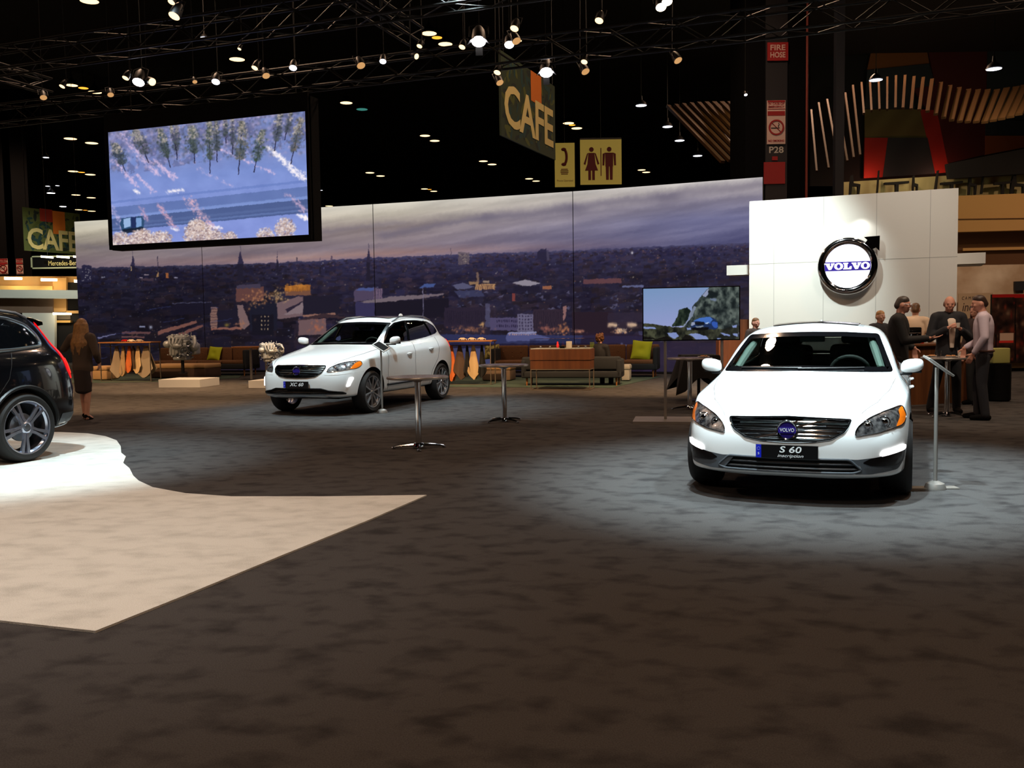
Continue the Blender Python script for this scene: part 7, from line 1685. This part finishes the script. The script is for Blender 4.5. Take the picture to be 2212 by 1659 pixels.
# high side table
a = on_floor(502, 822); b = on_floor(572, 822); t = thing('high_table', 'narrow wooden high table left of the white crossover', 'table', a); w = (b - a).length
m = MB().use(M_LEGW); m.rbox((w / 2, .25, .93), (w, .5, .05), .01); m.build('tabletop', None, t)
for x in (w * .47, w - .1):
    m = MB().use(M_POST); m.box((x, .25, .46), (.06, .06, .9)); m.build('leg', None, t, smooth=False)
# clothes rails with hanging leather hides
M_RAIL = mat('rail_metal', (140, 128, 112), .4, .7); M_MODEL = [mat('model_red', (190, 30, 20), .3), mat('model_silver', (220, 200, 180), .25, .5), mat('model_dark', (40, 40, 44), .3), mat('model_white', (240, 226, 200), .3)]
HC = {'tan': (172, 140, 98), 'grey': (124, 112, 96), 'orange': (204, 104, 42), 'brown': (78, 58, 44), 'black': (18, 17, 18), 'sand': (196, 164, 118), 'stone': (150, 132, 108)}
def rail(px0, px1, py, pz_top, label, hides, cars, D=.5):
    a = on_floor(px0, py); b = on_floor(px1, py); w = (b - a).length; rz = math.atan2(b.y - a.y, b.x - a.x); H = pz_top
    t = thing('clothes_rail', label, 'rail', a, rz)
    m = MB().use(M_LEGW); m.rbox((w / 2, D / 2, H), (w + .06, D, .035), .006); m.build('shelf_top', None, t)
    for x in (0.02, w - .02):
        m = MB().use(M_RAIL)
        for y in (.02, D - .02): m.bar((x, y, 0), (x, y, H - .02), .022, .022)
        m.bar((x, .02, .012), (x, D - .02, .012), .022, .022); m.build('side_frame', None, t, smooth=False)
    m = MB().use(M_RAIL); m.cyl((.02, D / 2, H - .11), (w - .02, D / 2, H - .11), .012, n=8); m.build('hanging_bar', None, t)
    m = MB().use(M_RAIL); m.bar((.02, .02, .012), (w - .02, .02, .012), .022, .022); m.build('foot_bar', None, t, smooth=False)
    Mx = Matrix.Translation(a) @ Matrix.Rotation(rz, 4, 'Z'); rng = random.Random(int(px0))
    for (u, wd, ln, c, lab) in hides:
        hm = mat('hide_' + c, HC[c], .75); o = MB().use(hm); x = u * w; dn = 12; ph = rng.uniform(0, 6)
        for s in (1, -1):
            def fn(p, q, s=s):
                sp = wd * 1.35 * (.18 + .82 * q ** .8); xx = x + (p - .5) * sp + .02 * math.sin(ph + 9 * p) * q; yy = D / 2 + s * (.012 + .10 * q * (.6 + .4 * math.cos(5 * p + ph))) ; zz = H - .10 - ln * q * (1 - .22 * abs(2 * p - 1 + .3 * math.sin(ph)) ** 1.3 * q)
                return (xx, yy, zz)
            o.grid(fn, 10, dn, Mx)
        tag(o.build('leather_hide', None, None), lab, 'leather hide')
    for i, (u, k, lab) in enumerate(cars):
        c = thing('model_car', lab, 'model car', M=Mx @ Matrix.Translation((u * w, D / 2, H + .018)) @ Matrix.Rotation(.2, 4, 'Z'))
        m = MB().use(M_MODEL[k]); m.prism([(-.10, .015), (.10, .015), (.105, .035), (.06, .045), (.03, .066), (-.05, .068), (-.085, .048), (-.105, .04)], .08, frame((1, 0, 0), (0, 0, 1), (0, -1, 0), (0, .04, 0))); m.build('body', None, c, smooth=False)
        m = MB().use(M_TRIM)
        for sx in (-.062, .064):
            for sy in (-.04, .04): m.cyl((sx, sy - .008, .016), (sx, sy + .008, .016), .016, n=12)
        m.build('wheels', None, c)
rail(217, 327, 825, 1.115, 'clothes rail with tan and orange hides behind the woman', [(.24, .26, .92, 'stone', 'greyish leather hide, leftmost on the left rail'), (.37, .20, .88, 'tan', 'narrow tan hide second from the left on the left rail'), (.49, .22, .78, 'orange', 'orange leather hide in the middle of the left rail'), (.57, .16, .70, 'brown', 'dark brown hide right of the orange one on the left rail'), (.66, .24, .80, 'sand', 'sand coloured hide fourth bright one on the left rail'), (.82, .42, .92, 'stone', 'wide grey-tan hide, rightmost on the left rail')],
    [(.28, 2, 'dark model car at the left of the left rail top'), (.42, 0, 'red model car on the left rail top'), (.54, 3, 'white model car beside the red one on the left rail top'), (.70, 1, 'silver model car at the right of the left rail top')])
rail(948, 1062, 832, 1.075, 'clothes rail with orange and tan hides right of the white crossover', [(.20, .20, .90, 'orange', 'orange leather hide at the left end of the right rail'), (.36, .24, .86, 'brown', 'brown hide beside the orange one on the right rail'), (.50, .12, .80, 'black', 'black hide between two lighter ones on the right rail'), (.62, .22, .86, 'sand', 'sand coloured pointed hide on the right rail'), (.78, .14, .82, 'black', 'black hide at the right end of the right rail')],
    [(.42, 3, 'bright model car, left of three on the right rail top'), (.60, 3, 'bright model car, middle of three on the right rail top'), (.78, 3, 'bright model car, right of three on the right rail top')])
for (px, py, Y, e) in ((270, 735, 25.5, 14), (1014, 728, 21.8, 10)):
    q = at_depth(px, py, Y); lamp('SPOT', 'rail_lamp', (q.x, q.y - .3, q.z + 1.6), 160, (1, .75, .45), (q.x, q.y + .1, q.z), .03, 46, .6)
# glass topped display case
a = on_floor(1145, 843); t = thing('display_case', 'wooden display case with glass top on a grey metal frame', 'display case', a, rad(-14)); w, D = 1.36, .62
m = MB().use(M_WOODC); m.box((w / 2, D / 2, .79), (w, D, .24)); m.build('upper_drawer', None, t, smooth=False)
m = MB().use(M_WOODC); m.box((w / 2, D / 2, .56), (w - .02, D - .02, .20)); m.build('lower_drawer', None, t, smooth=False)
m = MB().use(M_RAIL)
for x in (.02, w - .02):
    for y in (.02, D - .02): m.bar((x, y, 0), (x, y, .47), .022, .022)
    m.bar((x, .02, .012), (x, D - .02, .012), .022, .022); m.bar((x, .02, .46), (x, D - .02, .46), .022, .022)
for y in (.02, D - .02): m.bar((.02, y, .012), (w - .02, y, .012), .022, .022); m.bar((.02, y, .46), (w - .02, y, .46), .022, .022)
m.build('frame', None, t, smooth=False)
m = MB().use(mat('display_bed_pale', (170, 170, 164), .6)); m.box((w / 2, D / 2, .918), (w - .04, D - .04, .016)); m.build('display_bed', None, t, smooth=False)
m = MB().use(M_CLR); m.box((w / 2, D / 2, 1.03), (w - .01, D - .01, .22)); m.build('glass_cover', None, t, smooth=False)
TM = Matrix.Translation(a) @ Matrix.Rotation(rad(-14), 4, 'Z')
for (x, y, kind, lab) in ((.58, .3, 'r', 'small red figure standing inside the glass display case'), (.84, .3, 'b', 'white box inside the glass display case'), (.70, .22, 'k', 'small black box inside the glass display case'), (.2, .25, 's', 'silver trinket at the left inside the glass display case'), (.42, .22, 's', 'silver trinket left of the red figure in the case'), (1.06, .25, 's', 'silver trinket right of the white box in the case'), (1.22, .25, 's', 'silver trinket at the right end inside the glass case')):
    m = MB()
    if kind == 'r': m.use(glow_mat('red_trinket', (220, 40, 40), .5)); m.ell((x, y, .985), (.03, .03, .058)); m.ell((x, y, 1.05), (.02, .02, .024)); nm_ = 'red_figure'
    elif kind in 'bk': m.use(M_CER if kind == 'b' else M_SCRK); s_ = (.12, .1, .15) if kind == 'b' else (.10, .08, .05); m.rbox((x, y, .926 + s_[2] / 2), s_, .006); nm_ = 'box'
    else: m.use(M_CHROME); m.lathe([(.03, .927), (.034, .94), (.012, .952), (.022, .975), (.001, .98)], 14, Matrix.Translation((x, y, 0))); nm_ = 'trinket'
    m.v = [tuple(TM @ Vector(v)) for v in m.v]; tag(m.build(nm_, None, None), lab, 'trinket' if kind == 's' else ('figure' if kind == 'r' else 'box'))
# engines on plinths
M_ENG = mat('cast_aluminium', (196, 202, 202), .42, .35, bump=(30, .6)); M_PLI = mat('plinth_white', (172, 174, 176), .6)
def plinth(px0, px1, py, H, D, label):
    a = on_floor(px0, py); b = on_floor(px1, py); w = (b - a).length; t = MB().use(M_PLI); t.box((w / 2, D / 2, H / 2), (w, D, H)); o = t.build('plinth', None, None, smooth=False, loc=a); o.rotation_euler = (0, 0, rad(-12)); tag(o, label, 'plinth'); return a, w
def engine(loc, rz, s, label, front=True):
    t = thing('engine', label, 'engine', loc, rz); rng = random.Random(3); E = lambda: MB().use(M_ENG)
    S = lambda v: tuple(q * s for q in v)
    m = E(); m.rbox(S((0, 0, .30)), S((.52, .48, .34)), .03 * s)
    for k in range(5): m.rbox(S((-.2 + .1 * k, -.25, .30)), S((.03, .03, .30)), .008 * s)
    m.rbox(S((0, 0, .08)), S((.40, .36, .16)), .05 * s, seg=4); m.build('block', None, t)
    m = E(); m.rbox(S((-.08, .0, .60)), S((.50, .36, .16)), .05 * s, seg=4); m.rbox(S((-.05, -.02, .49)), S((.58, .42, .10)), .02 * s)
    for k in range(4): m.ell(S((-.24 + .13 * k, -.04, .685)), S((.045, .06, .03)), None, 12, 6)
    m.build('cylinder_head', None, t)
    m = E()
    for k in range(4): m.tube([S((-.2 + .11 * k, -.18, .56)), S((-.2 + .11 * k, -.30, .60)), S((-.18 + .09 * k, -.34, .46)), S((-.12 + .05 * k, -.28, .36))], .035 * s, 10)
    m.ell(S((-.30, -.22, .44)), S((.12, .10, .10))); m.ell(S((.02, -.31, .40)), S((.13, .07, .07))); m.build('manifold', None, t)
    for (x, z, r) in ((.22, .26, .13), (.36, .46, .08), (.05, .14, .07), (.34, .20, .06)):
        m = MB().use(M_SATIN); B_ = frame((1, 0, 0), (0, 0, 1), (0, -1, 0), S((x, -.27, z))); m.lathe([(q * s, w_ * s) for q, w_ in ((.001, .03), (r * .25, .03), (r * .3, .01), (r * .75, .0), (r * .8, .05), (r, .055), (r, .0), (r, -.06))], 28, B_); m.build('pulley', None, t)
    m = E(); m.tube([S((.3, .0, .62)), S((.42, -.1, .60)), S((.46, -.16, .48)), S((.42, -.2, .34))], .05 * s, 12); m.ell(S((.40, -.08, .38)), S((.12, .16, .14))); m.rbox(S((.36, .06, .30)), S((.16, .3, .3)), .05 * s); m.build('alternator', None, t)
    m = E()
    for k in range(46):
        p = Vector(S((rng.uniform(-.36, .42), rng.uniform(-.28, .2), rng.uniform(.08, .70)))); r = rng.uniform(.02, .055) * s
        if rng.random() < .5: m.ell(p, (r, r, r * .8), None, 10, 6)
        else: m.cyl(p, p + Vector((rng.uniform(-1, 1), rng.uniform(-1, .2), rng.uniform(-1, 1))) * .10 * s, r * .5, n=8)
    for k in range(5): m.cyl(S((-.1 + .09 * k, .02, .66)), S((-.09 + .09 * k, .02, .72 + .03 * (k % 3))), .012 * s, n=6)
    m.build('fittings', None, t)
    return t
a, w = plinth(343, 432, 837, .20, .95, 'low white plinth carrying the silver engine on its black post')
ec = on_floor(396, 822)
m = MB().use(M_TRIM); m.box((0, 0, .21), (.22, .22, .015)); m.cyl((0, 0, .2), (0, 0, .70), .045); m.box((0, 0, .62), (.1, .1, .05)); tag(m.build('engine_post', None, None, smooth=False, loc=(ec.x, ec.y, 0)), 'black post holding up the left silver engine', 'post')
engine((ec.x, ec.y, .585), rad(-8), 1.05, 'large silver engine on a black post in front of the mural')
a, w = plinth(537, 640, 838, .18, .9, 'low white plinth half hidden behind the white crossover nose')
ec = on_floor(584, 827)
m = MB().use(M_TRIM); m.cyl((0, 0, .18), (0, 0, .72), .045); m.box((0, 0, .19), (.22, .22, .015)); tag(m.build('engine_post', None, None, smooth=False, loc=(ec.x, ec.y, 0)), 'black post under the engine beside the crossover nose', 'post')
engine((ec.x, ec.y, .56), rad(25), .74, 'bright silver engine just above the white crossover nose')
lamp('SPOT', 'engine_spot', (ec.x - .5, ec.y - 2.5, 5.5), 420, COOL, (ec.x, ec.y, .9), .05, 22, .6); lamp('SPOT', 'engine_spot', (-8.0, 19.5, 5.8), 260, COOL, (-8.2, 22.9, 1.0), .05, 20, .6)
# things on the reception counter
q = at_depth(1976, 716, 16.1); t = thing('coffee_machine', 'small chrome and black machine on the counter behind the man in black', 'machine', (q.x, q.y + .15, 1.041))
m = MB().use(M_SCRK); m.rbox((0, 0, .14), (.28, .24, .28), .02); m.build('body', None, t); m = MB().use(M_CHROME); m.rbox((0, -.13, .2), (.22, .03, .06), .01); m.cyl((-.05, -.15, .17), (-.05, -.15, .12), .02); m.cyl((.05, -.15, .17), (.05, -.15, .12), .02); m.build('chrome_front', None, t)
q = at_depth(1998, 722, 15.95); cup((q.x, q.y + .1, 1.041), 'red cup on the counter by the chrome machine', .08, .035, M_MODEL[0])
# bin behind the man in the lilac shirt
q = on_floor(2156, 866); t = thing('waste_bin', 'tall black bin with yellow-green paper on top behind the lilac shirt man', 'bin', q)
m = MB().use(M_SCRK); m.lathe([(.001, 0), (.17, 0), (.2, .03), (.2, .66), (.001, .66)], 24); m.build('body', None, t); m = MB().use(mat('paper_yellow_green', (170, 168, 96), .7)); m.rbox((0, 0, .80), (.3, .2, .27), .02); m.build('paper_stack', None, t)
# ------------------------------------------------------------------ people (local: face looks along -Y, the person's left is +X)
M_SKIN = mat('skin', (204, 154, 130), .6); M_SKIN2 = mat('skin_ruddy', (198, 142, 122), .6); M_EYE = mat('eye_dark', (24, 18, 16), .3)
def capsule(m, p0, p1, r0, r1):
    m.cyl(p0, p1, r0, r1, 14); m.ell(p0, (r0,) * 3, None, 14, 8); m.ell(p1, (r1,) * 3, None, 14, 8)
def chain(m, pts, rs):
    for i in range(len(pts) - 1): capsule(m, pts[i], pts[i + 1], rs[i], rs[i + 1])
def blend(m, name, mt, parent, vox=.012, it=4):
    o = m.build(name, mt, parent, smooth=False, fix=False); o.data.materials.clear(); o.data.materials.append(mt)
    pr = o.parent; o.parent = None
    md = o.modifiers.new('r', 'REMESH'); md.mode = 'VOXEL'; md.voxel_size = vox; s = o.modifiers.new('s', 'SMOOTH'); s.factor = .5; s.iterations = it
    me = eval_mods(o); o.modifiers.clear(); o.data = me; me.materials.clear(); me.materials.append(mt); me.shade_smooth(); o.parent = pr
    return o
def hand(m, w, d, nrm, curl, side):
    """palm from wrist w along d; nrm = direction the palm faces; curl in degrees per joint"""
    d = Vector(d).normalized(); nrm = Vector(nrm); nrm = (nrm - d * nrm.dot(d)).normalized(); x = d.cross(nrm) * side; w = Vector(w)
    for u in (-.026, -.009, .009, .026): capsule(m, w + x * u * .5, w + d * .085 + x * u, .017, .013)
    for i, (u, L) in enumerate(((-.031, .060), (-.011, .076), (.010, .082), (.031, .070))):
        p = w + d * .088 + x * u; a = 0.0; dirs = d
        for k, f in enumerate((.45, .33, .22)):
            a += rad(curl) * (1.0 if k else .7); q = p + (d * math.cos(a) + nrm * math.sin(a) + x * u * 1.2).normalized() * L * f * 1.15; capsule(m, p, q, .0095 - .001 * k, .009 - .001 * k); p = q
    p = w + d * .025 + x * .030; q = p + (d * .5 + x * .75 + nrm * .35).normalized() * .042; capsule(m, p, q, .014, .0115); capsule(m, q, q + (d * .8 + x * .25 + nrm * (.2 + .01 * curl)).normalized() * .038, .0115, .009)
def person(loc, rz, label, H=1.8, pose=None, top=None, legs='trousers', cols=None, hair='short', skin=None, vox=.010, seated=False, glasses=False, jacket=None, collar=None):
    P = dict(elR=(-.27, .03, 1.16), wrR=(-.27, -.06, .92), elL=(.27, .03, 1.16), wrL=(.27, -.06, .92), ftR=(-.11, 0), ftL=(.11, 0), hR=(0, -.1, -1), hL=(0, -.1, -1), nR=(1, 0, 0), nL=(-1, 0, 0), cR=22, cL=22, head=0, nod=0, lean=0.0); P.update(pose or {}); cols = cols or {}
    s = H / 1.8; skin = skin or M_SKIN; t = thing('person', label, 'person', loc, rz); t.scale = (s, s, s); V = Vector
    ln = P['lean']; nk = V((0, -.02 - ln, 1.50)); sh = {1: V((.185, -ln, 1.455)), -1: V((-.185, -ln, 1.455))}; el = {1: V(P['elL']), -1: V(P['elR'])}; wr = {1: V(P['wrL']), -1: V(P['wrR'])}
    drop = -.42 if seated else 0
    hip = {q: V((q * .095, 0, .93)) for q in (1, -1)}
    if seated: kn = {q: V((q * .12, -.42, .92)) for q in (1, -1)}; an = {q: V((q * .12, -.42, .50)) for q in (1, -1)}
    else: an = {1: V((P['ftL'][0], P['ftL'][1], .09)), -1: V((P['ftR'][0], P['ftR'][1], .09))}; kn = {q: (hip[q] + an[q]) * .5 + V((0, -.03, .01)) for q in (1, -1)}
    hm = Matrix.Translation(nk + V((0, 0, .02))) @ Matrix.Rotation(P['head'], 4, 'Z') @ Matrix.Rotation(P['nod'], 4, 'X'); hc = V((0, -.015, .155))
    def torso(m, g, lo=.88):
        TS = ((.90, .155, .115, .0), (.98, .15, .11, .0), (1.08, .142, .105, -.2 * ln), (1.18, .15, .11, -.4 * ln), (1.28, .165, .118, -.6 * ln), (1.37, .165, .115, -.85 * ln), (1.43, .14, .095, -ln))
        for k in range(24):
            z = .90 + .53 * k / 23; rx, ry, y = [float(np.interp(z, [q[0] for q in TS], [q[i] for q in TS])) for i in (1, 2, 3)]
            if z >= lo: m.ell((0, y, z), (rx + g, ry + g, .09 + g), None, 20, 10)
        capsule(m, sh[-1] * .75 + nk * .0 + V((0, 0, .35)) * 0 + V((0, 0, 1.455 * .25)), sh[1] * .75 + V((0, 0, 1.455 * .25)), .065 + g, .065 + g)
    # body: one continuous skin
    m = MB(); torso(m, 0); chain(m, [nk - V((0, 0, .06)), nk + V((0, -.005, .09))], [.062, .055])
    for q in (1, -1):
        chain(m, [sh[q], el[q], wr[q]], [.055, .042, .028]); hd = V(P['hL'] if q > 0 else P['hR']); hand(m, wr[q], hd, P['nL'] if q > 0 else P['nR'], P['cL'] if q > 0 else P['cR'], -q)
        chain(m, [hip[q], kn[q], an[q]], [.085, .055, .04]); m.ell(kn[q] * .45 + an[q] * .55 + V((0, .008, .08)), (.042, .046, .11)); capsule(m, an[q] + V((0, .02, -.05)), an[q] + V((0, -.15, -.06)), .035, .026)
    h = MB()
    h.ell(hc, (.076, .096, .108), None, 24, 16); h.ell(hc + V((0, -.030, -.055)), (.056, .062, .062)); h.ell(hc + V((0, -.066, -.092)), (.028, .022, .022)); h.ell(hc + V((0, -.102, -.022)), (.013, .020, .016)); capsule(h, hc + V((0, -.092, .015)), hc + V((0, -.108, -.018)), .008, .011)
    capsule(h, hc + V((-.03, -.084, .022)), hc + V((.03, -.084, .022)), .013, .013)
    capsule(h, hc + V((-.018, -.092, -.060)), hc + V((.018, -.092, -.060)), .007, .007); capsule(h, hc + V((-.014, -.090, -.071)), hc + V((.014, -.090, -.071)), .008, .008)
    for q in (1, -1): h.ell(hc + V((q * .078, .008, -.018)), (.012, .022, .032)); h.ell(hc + V((q * .042, -.070, -.030)), (.022, .02, .02))
    m.add(h.v, h.f, hm); blend(m, 'body', skin, t, vox, 2)
    for q in (1, -1): e = MB(); e.ell(hm @ (hc + V((q * .031, -.086, .002))), (.010, .006, .0045), None, 10, 6); e.build('eye', M_EYE, t)
    # hair
    hc_ = cols.get('hair', (60, 44, 34)); g = MB(); mh = mat('hair_%d_%d_%d' % hc_, hc_, .5, noise=(22, tuple(max(0, int(c * .68)) for c in hc_), .25))
    if hair == 'short':
        for k in range(11):
            a = k / 10; g.ell(hm @ (hc + V((0, .002 + .040 * a, .050 - .070 * a))), (.079 - .012 * a, .088 - .018 * a, .068 - .008 * a), None, 16, 10)
    elif hair == 'fringe':      # bald crown, hair round the sides and back
        for k in range(13):
            a = rad(-10 + 200 * k / 12); g.ell(hm @ (hc + V((.072 * math.cos(a), .088 * math.sin(a), -.005))), (.016, .018, .036), None, 10, 8)
    elif hair == 'long':
        g.ell(hm @ (hc + V((0, .012, .018))), (.092, .105, .108), None, 20, 12)
        for k in range(9):
            a = rad(10 + 20 * k); x, y = .085 * math.cos(a), .085 * math.sin(a) + .01; chain(g, [hm @ (hc + V((x, y, .0))), hm @ (hc + V((x * 1.3, y * 1.15 + .01, -.16))), hm @ (hc + V((x * 1.7, y * 1.2 + .05, -.32))), hm @ (hc + V((x * 1.6 + .02 * (k % 2), y * 1.2 + .06, -.42 - .05 * (k % 3))))], [.045, .042, .036, .012])
    elif hair == 'curly':
        rng = random.Random(7); g.ell(hm @ (hc + V((0, .014, .02))), (.088, .098, .10), None, 16, 10)
        for k in range(70):
            a = rng.uniform(0, 6.28); z = rng.uniform(-.10, .10); rr = .085 * math.sqrt(max(0, 1 - (z / .14) ** 2)); y = rr * math.sin(a)
            if y < -.05 and z < .04: continue
            g.ell(hm @ (hc + V((rr * math.cos(a) * 1.05, y + .015, z + .02))), (.028, .028, .028), None, 8, 6)
    blend(g, 'hair', mh, t, .011, 1)
    # clothing
    gm = MB(); tc = cols.get('top', (40, 40, 46)); mt = mat('top_%d_%d_%d' % tc, tc, .8); long_ = jacket is not None
    torso(gm, .022 if not long_ else .03, .95 if not long_ else .88)
    for q in (1, -1): chain(gm, [sh[q], el[q], el[q] * .12 + wr[q] * .88], [.075, .058, .044] if not long_ else [.082, .064, .05])
    if long_:
        for k in range(20):
            a = k / 19; z = .98 - (.98 - jacket) * a; gm.ell((0, .005, z), (.175 + .01 * a, .135 + .01 * a, .05), None, 20, 8)
    chain(gm, [nk - V((0, 0, .05)), nk + V((0, .004, .015))], [.085, .068])
    blend(gm, 'jacket' if long_ else 'shirt', mt, t, .014, 5)
    if collar:
        c = MB(); mc = mat('collar_%d_%d_%d' % collar, collar, .7); 
        c.grid(lambda u, v: (lambda a, z: (a * (.030 + .032 * v), -.182 + .090 * v ** 8 + .02 * a * a, 1.00 + .47 * v))(2 * u - 1, 0), 8, 16)
        c.build('shirt_front', mc, t); c = MB(); c.tube([(nk + V((.058 * math.cos(a), .058 * math.sin(a) + .004, .022 + .012 * math.sin(a)))) for a in [2 * math.pi * k / 20 for k in range(20)]], .014, 8, True); c.build('shirt_collar', mc, t)
    tr = cols.get('legs', (24, 26, 34)); mtr = mat('legs_%d_%d_%d' % tr, tr, .85); lg = MB()
    lg.ell((0, .005, .93), (.168, .128, .085), None, 20, 10)
    if legs == 'trousers':
        for q in (1, -1): chain(lg, [hip[q] + V((0, 0, -.02)), kn[q], an[q] + V((0, .005, -.01))], [.098, .072, .062])
    else:
        for k in range(25): a = k / 24; lg.ell((0, .01, .90 - .38 * a), (.17 - .025 * a, .135 - .012 * a, .06), None, 20, 8)
    blend(lg, legs if legs == 'trousers' else 'skirt', mtr, t, .014, 4)
    if cols.get('belt'): b = MB(); b.tube([(.170 * math.cos(a), .131 * math.sin(a) + .004, .985) for a in [2 * math.pi * k / 28 for k in range(28)]], .016, 8, True); b.build('belt', mat('belt_brown', cols['belt'], .5), t)
    for q in (1, -1):
        f = MB(); c = an[q]
        if legs == 'skirt': chain(f, [c + V((0, .03, -.02)), c + V((0, -.05, -.055)), c + V((0, -.16, -.072))], [.036, .036, .024]); f.cyl(c + V((0, .045, -.03)), c + V((0, .05, -.088)), .014, .008)
        else: chain(f, [c + V((0, .04, -.045)), c + V((0, -.06, -.045)), c + V((0, -.17, -.056))], [.044, .046, .033])
        blend(f, 'shoe', M_SCRK, t, .010, 2)
    if glasses:
        e = MB()
        for q in (1, -1): e.tube([hm @ (hc + V((q * .034 + .024 * math.cos(a), -.106, .004 + .018 * math.sin(a)))) for a in [2 * math.pi * k / 16 for k in range(16)]], .0025, 5, True); e.tube([hm @ (hc + V((q * .058, -.104, .008))), hm @ (hc + V((q * .082, .01, .004)))], .0025, 5)
        e.build('glasses', M_SATIN, t)
    return t
def stand_at(px, py, dY=0): p = on_floor(px, py); p.y += dY; return (p.x, p.y, 0)
def at_xy(px, Y): p = at_depth(px, 680, Y); return (p.x, p.y, 0)
# woman at the left, seen from behind
person(stand_at(184, 907), rad(172), 'woman with long honey hair in brown jacket and skirt, seen from behind', 1.69, dict(elR=(-.29, .04, 1.17), wrR=(-.22, -.14, 1.02), elL=(.36, -.02, 1.26), wrL=(.26, -.22, 1.40), ftL=(.10, -.16), ftR=(-.06, .04), hL=(-.3, -.8, .5), cL=40, cR=30), legs='skirt', hair='long', cols=dict(hair=(168, 122, 70), top=(70, 56, 44), legs=(48, 38, 34)), jacket=.93)
# man in black, palm held out
person(at_xy(1941, 13.0), rad(64), 'grey-haired man in long black coat holding out an open hand', 1.81, dict(elR=(-.22, -.10, 1.17), wrR=(-.16, -.40, 1.20), elL=(.26, .05, 1.16), wrL=(.18, -.20, 1.06), hR=(.05, -1, .12), nR=(0, 0, 1), cR=12, ftR=(-.12, .02), head=rad(8), nod=rad(6)), cols=dict(hair=(72, 62, 56), top=(12, 12, 14), legs=(14, 14, 16)), hair='short', skin=M_SKIN2, glasses=True, jacket=.66)
# bald man holding a cup
bx = at_xy(2049, 14.35)
person(bx, rad(-6), 'bald man in dark suit and pale shirt holding a cup with both hands', 1.84, dict(elR=(-.29, -.04, 1.14), wrR=(-.085, -.24, 1.30), elL=(.29, -.04, 1.14), wrL=(.085, -.25, 1.28), hR=(.55, -.35, .5), hL=(-.6, -.3, .45), nR=(.6, -.2, -.3), nL=(-.6, -.2, -.3), cR=38, cL=38, ftR=(-.24, .02), ftL=(.14, .0), head=rad(-14), nod=rad(14)), cols=dict(hair=(120, 92, 74), top=(20, 22, 30), legs=(20, 21, 28)), hair='fringe', skin=M_SKIN2, jacket=.80, collar=(206, 190, 176))
cup((bx[0] - .01, bx[1] - .33, 1.33), 'small white cup held by the bald man in both hands', .075, .032)
# man in lilac shirt, turned away to the left
person(stand_at(2121, 906), rad(-118), 'man in pale lilac shirt and dark trousers standing at the right of the table', 1.82, dict(elL=(.29, .02, 1.18), wrL=(.24, -.12, .95), elR=(-.28, .0, 1.17), wrR=(-.16, -.25, 1.02), hL=(-.1, -.5, -1), ftL=(.15, .04), ftR=(-.13, -.06), head=rad(8), nod=rad(8)), cols=dict(hair=(58, 38, 30), top=(190, 176, 190), legs=(26, 28, 36), belt=(70, 42, 30)), hair='short', skin=M_SKIN2)
# staff behind the counter
person(at_xy(1977, 16.9), rad(150), 'worker in pale shirt with back turned behind the counter', 1.77, cols=dict(hair=(122, 84, 50), top=(232, 200, 166), legs=(20, 20, 22)), hair='short', vox=.013)
person(at_xy(1899, 16.8), rad(20), 'worker mostly hidden between the sedan roof and the man in black', 1.64, cols=dict(hair=(214, 160, 100), top=(40, 40, 44), legs=(20, 20, 22)), hair='short', vox=.013)
person(at_xy(1630, 18.6), rad(30), 'person whose forehead shows above the left of the white sedan roof', 1.545, cols=dict(hair=(130, 90, 56), top=(60, 50, 46), legs=(20, 20, 22)), hair='short', vox=.013, skin=M_SKIN2)
person(at_xy(2111, 15.6), rad(-70), 'person with reddish hair glimpsed between the bald and the lilac shirt man', 1.72, cols=dict(hair=(96, 44, 30), top=(48, 28, 26), legs=(20, 20, 22)), hair='long', vox=.013, skin=M_SKIN2)
q = at_depth(1296, 738, 21.75)
person((q.x, q.y + .12, -.49), rad(150), 'seated person with curly brown hair, back turned, right of the display case', 1.72, dict(head=rad(-10), elL=(.24, -.03, 1.16), wrL=(.12, -.26, 1.10), elR=(-.24, -.03, 1.16), wrR=(-.12, -.26, 1.10), hL=(-.4, -1, -.2), hR=(.4, -1, -.2)), cols=dict(hair=(112, 70, 38), top=(18, 18, 22), legs=(18, 18, 20)), hair='curly', vox=.013, seated=True)
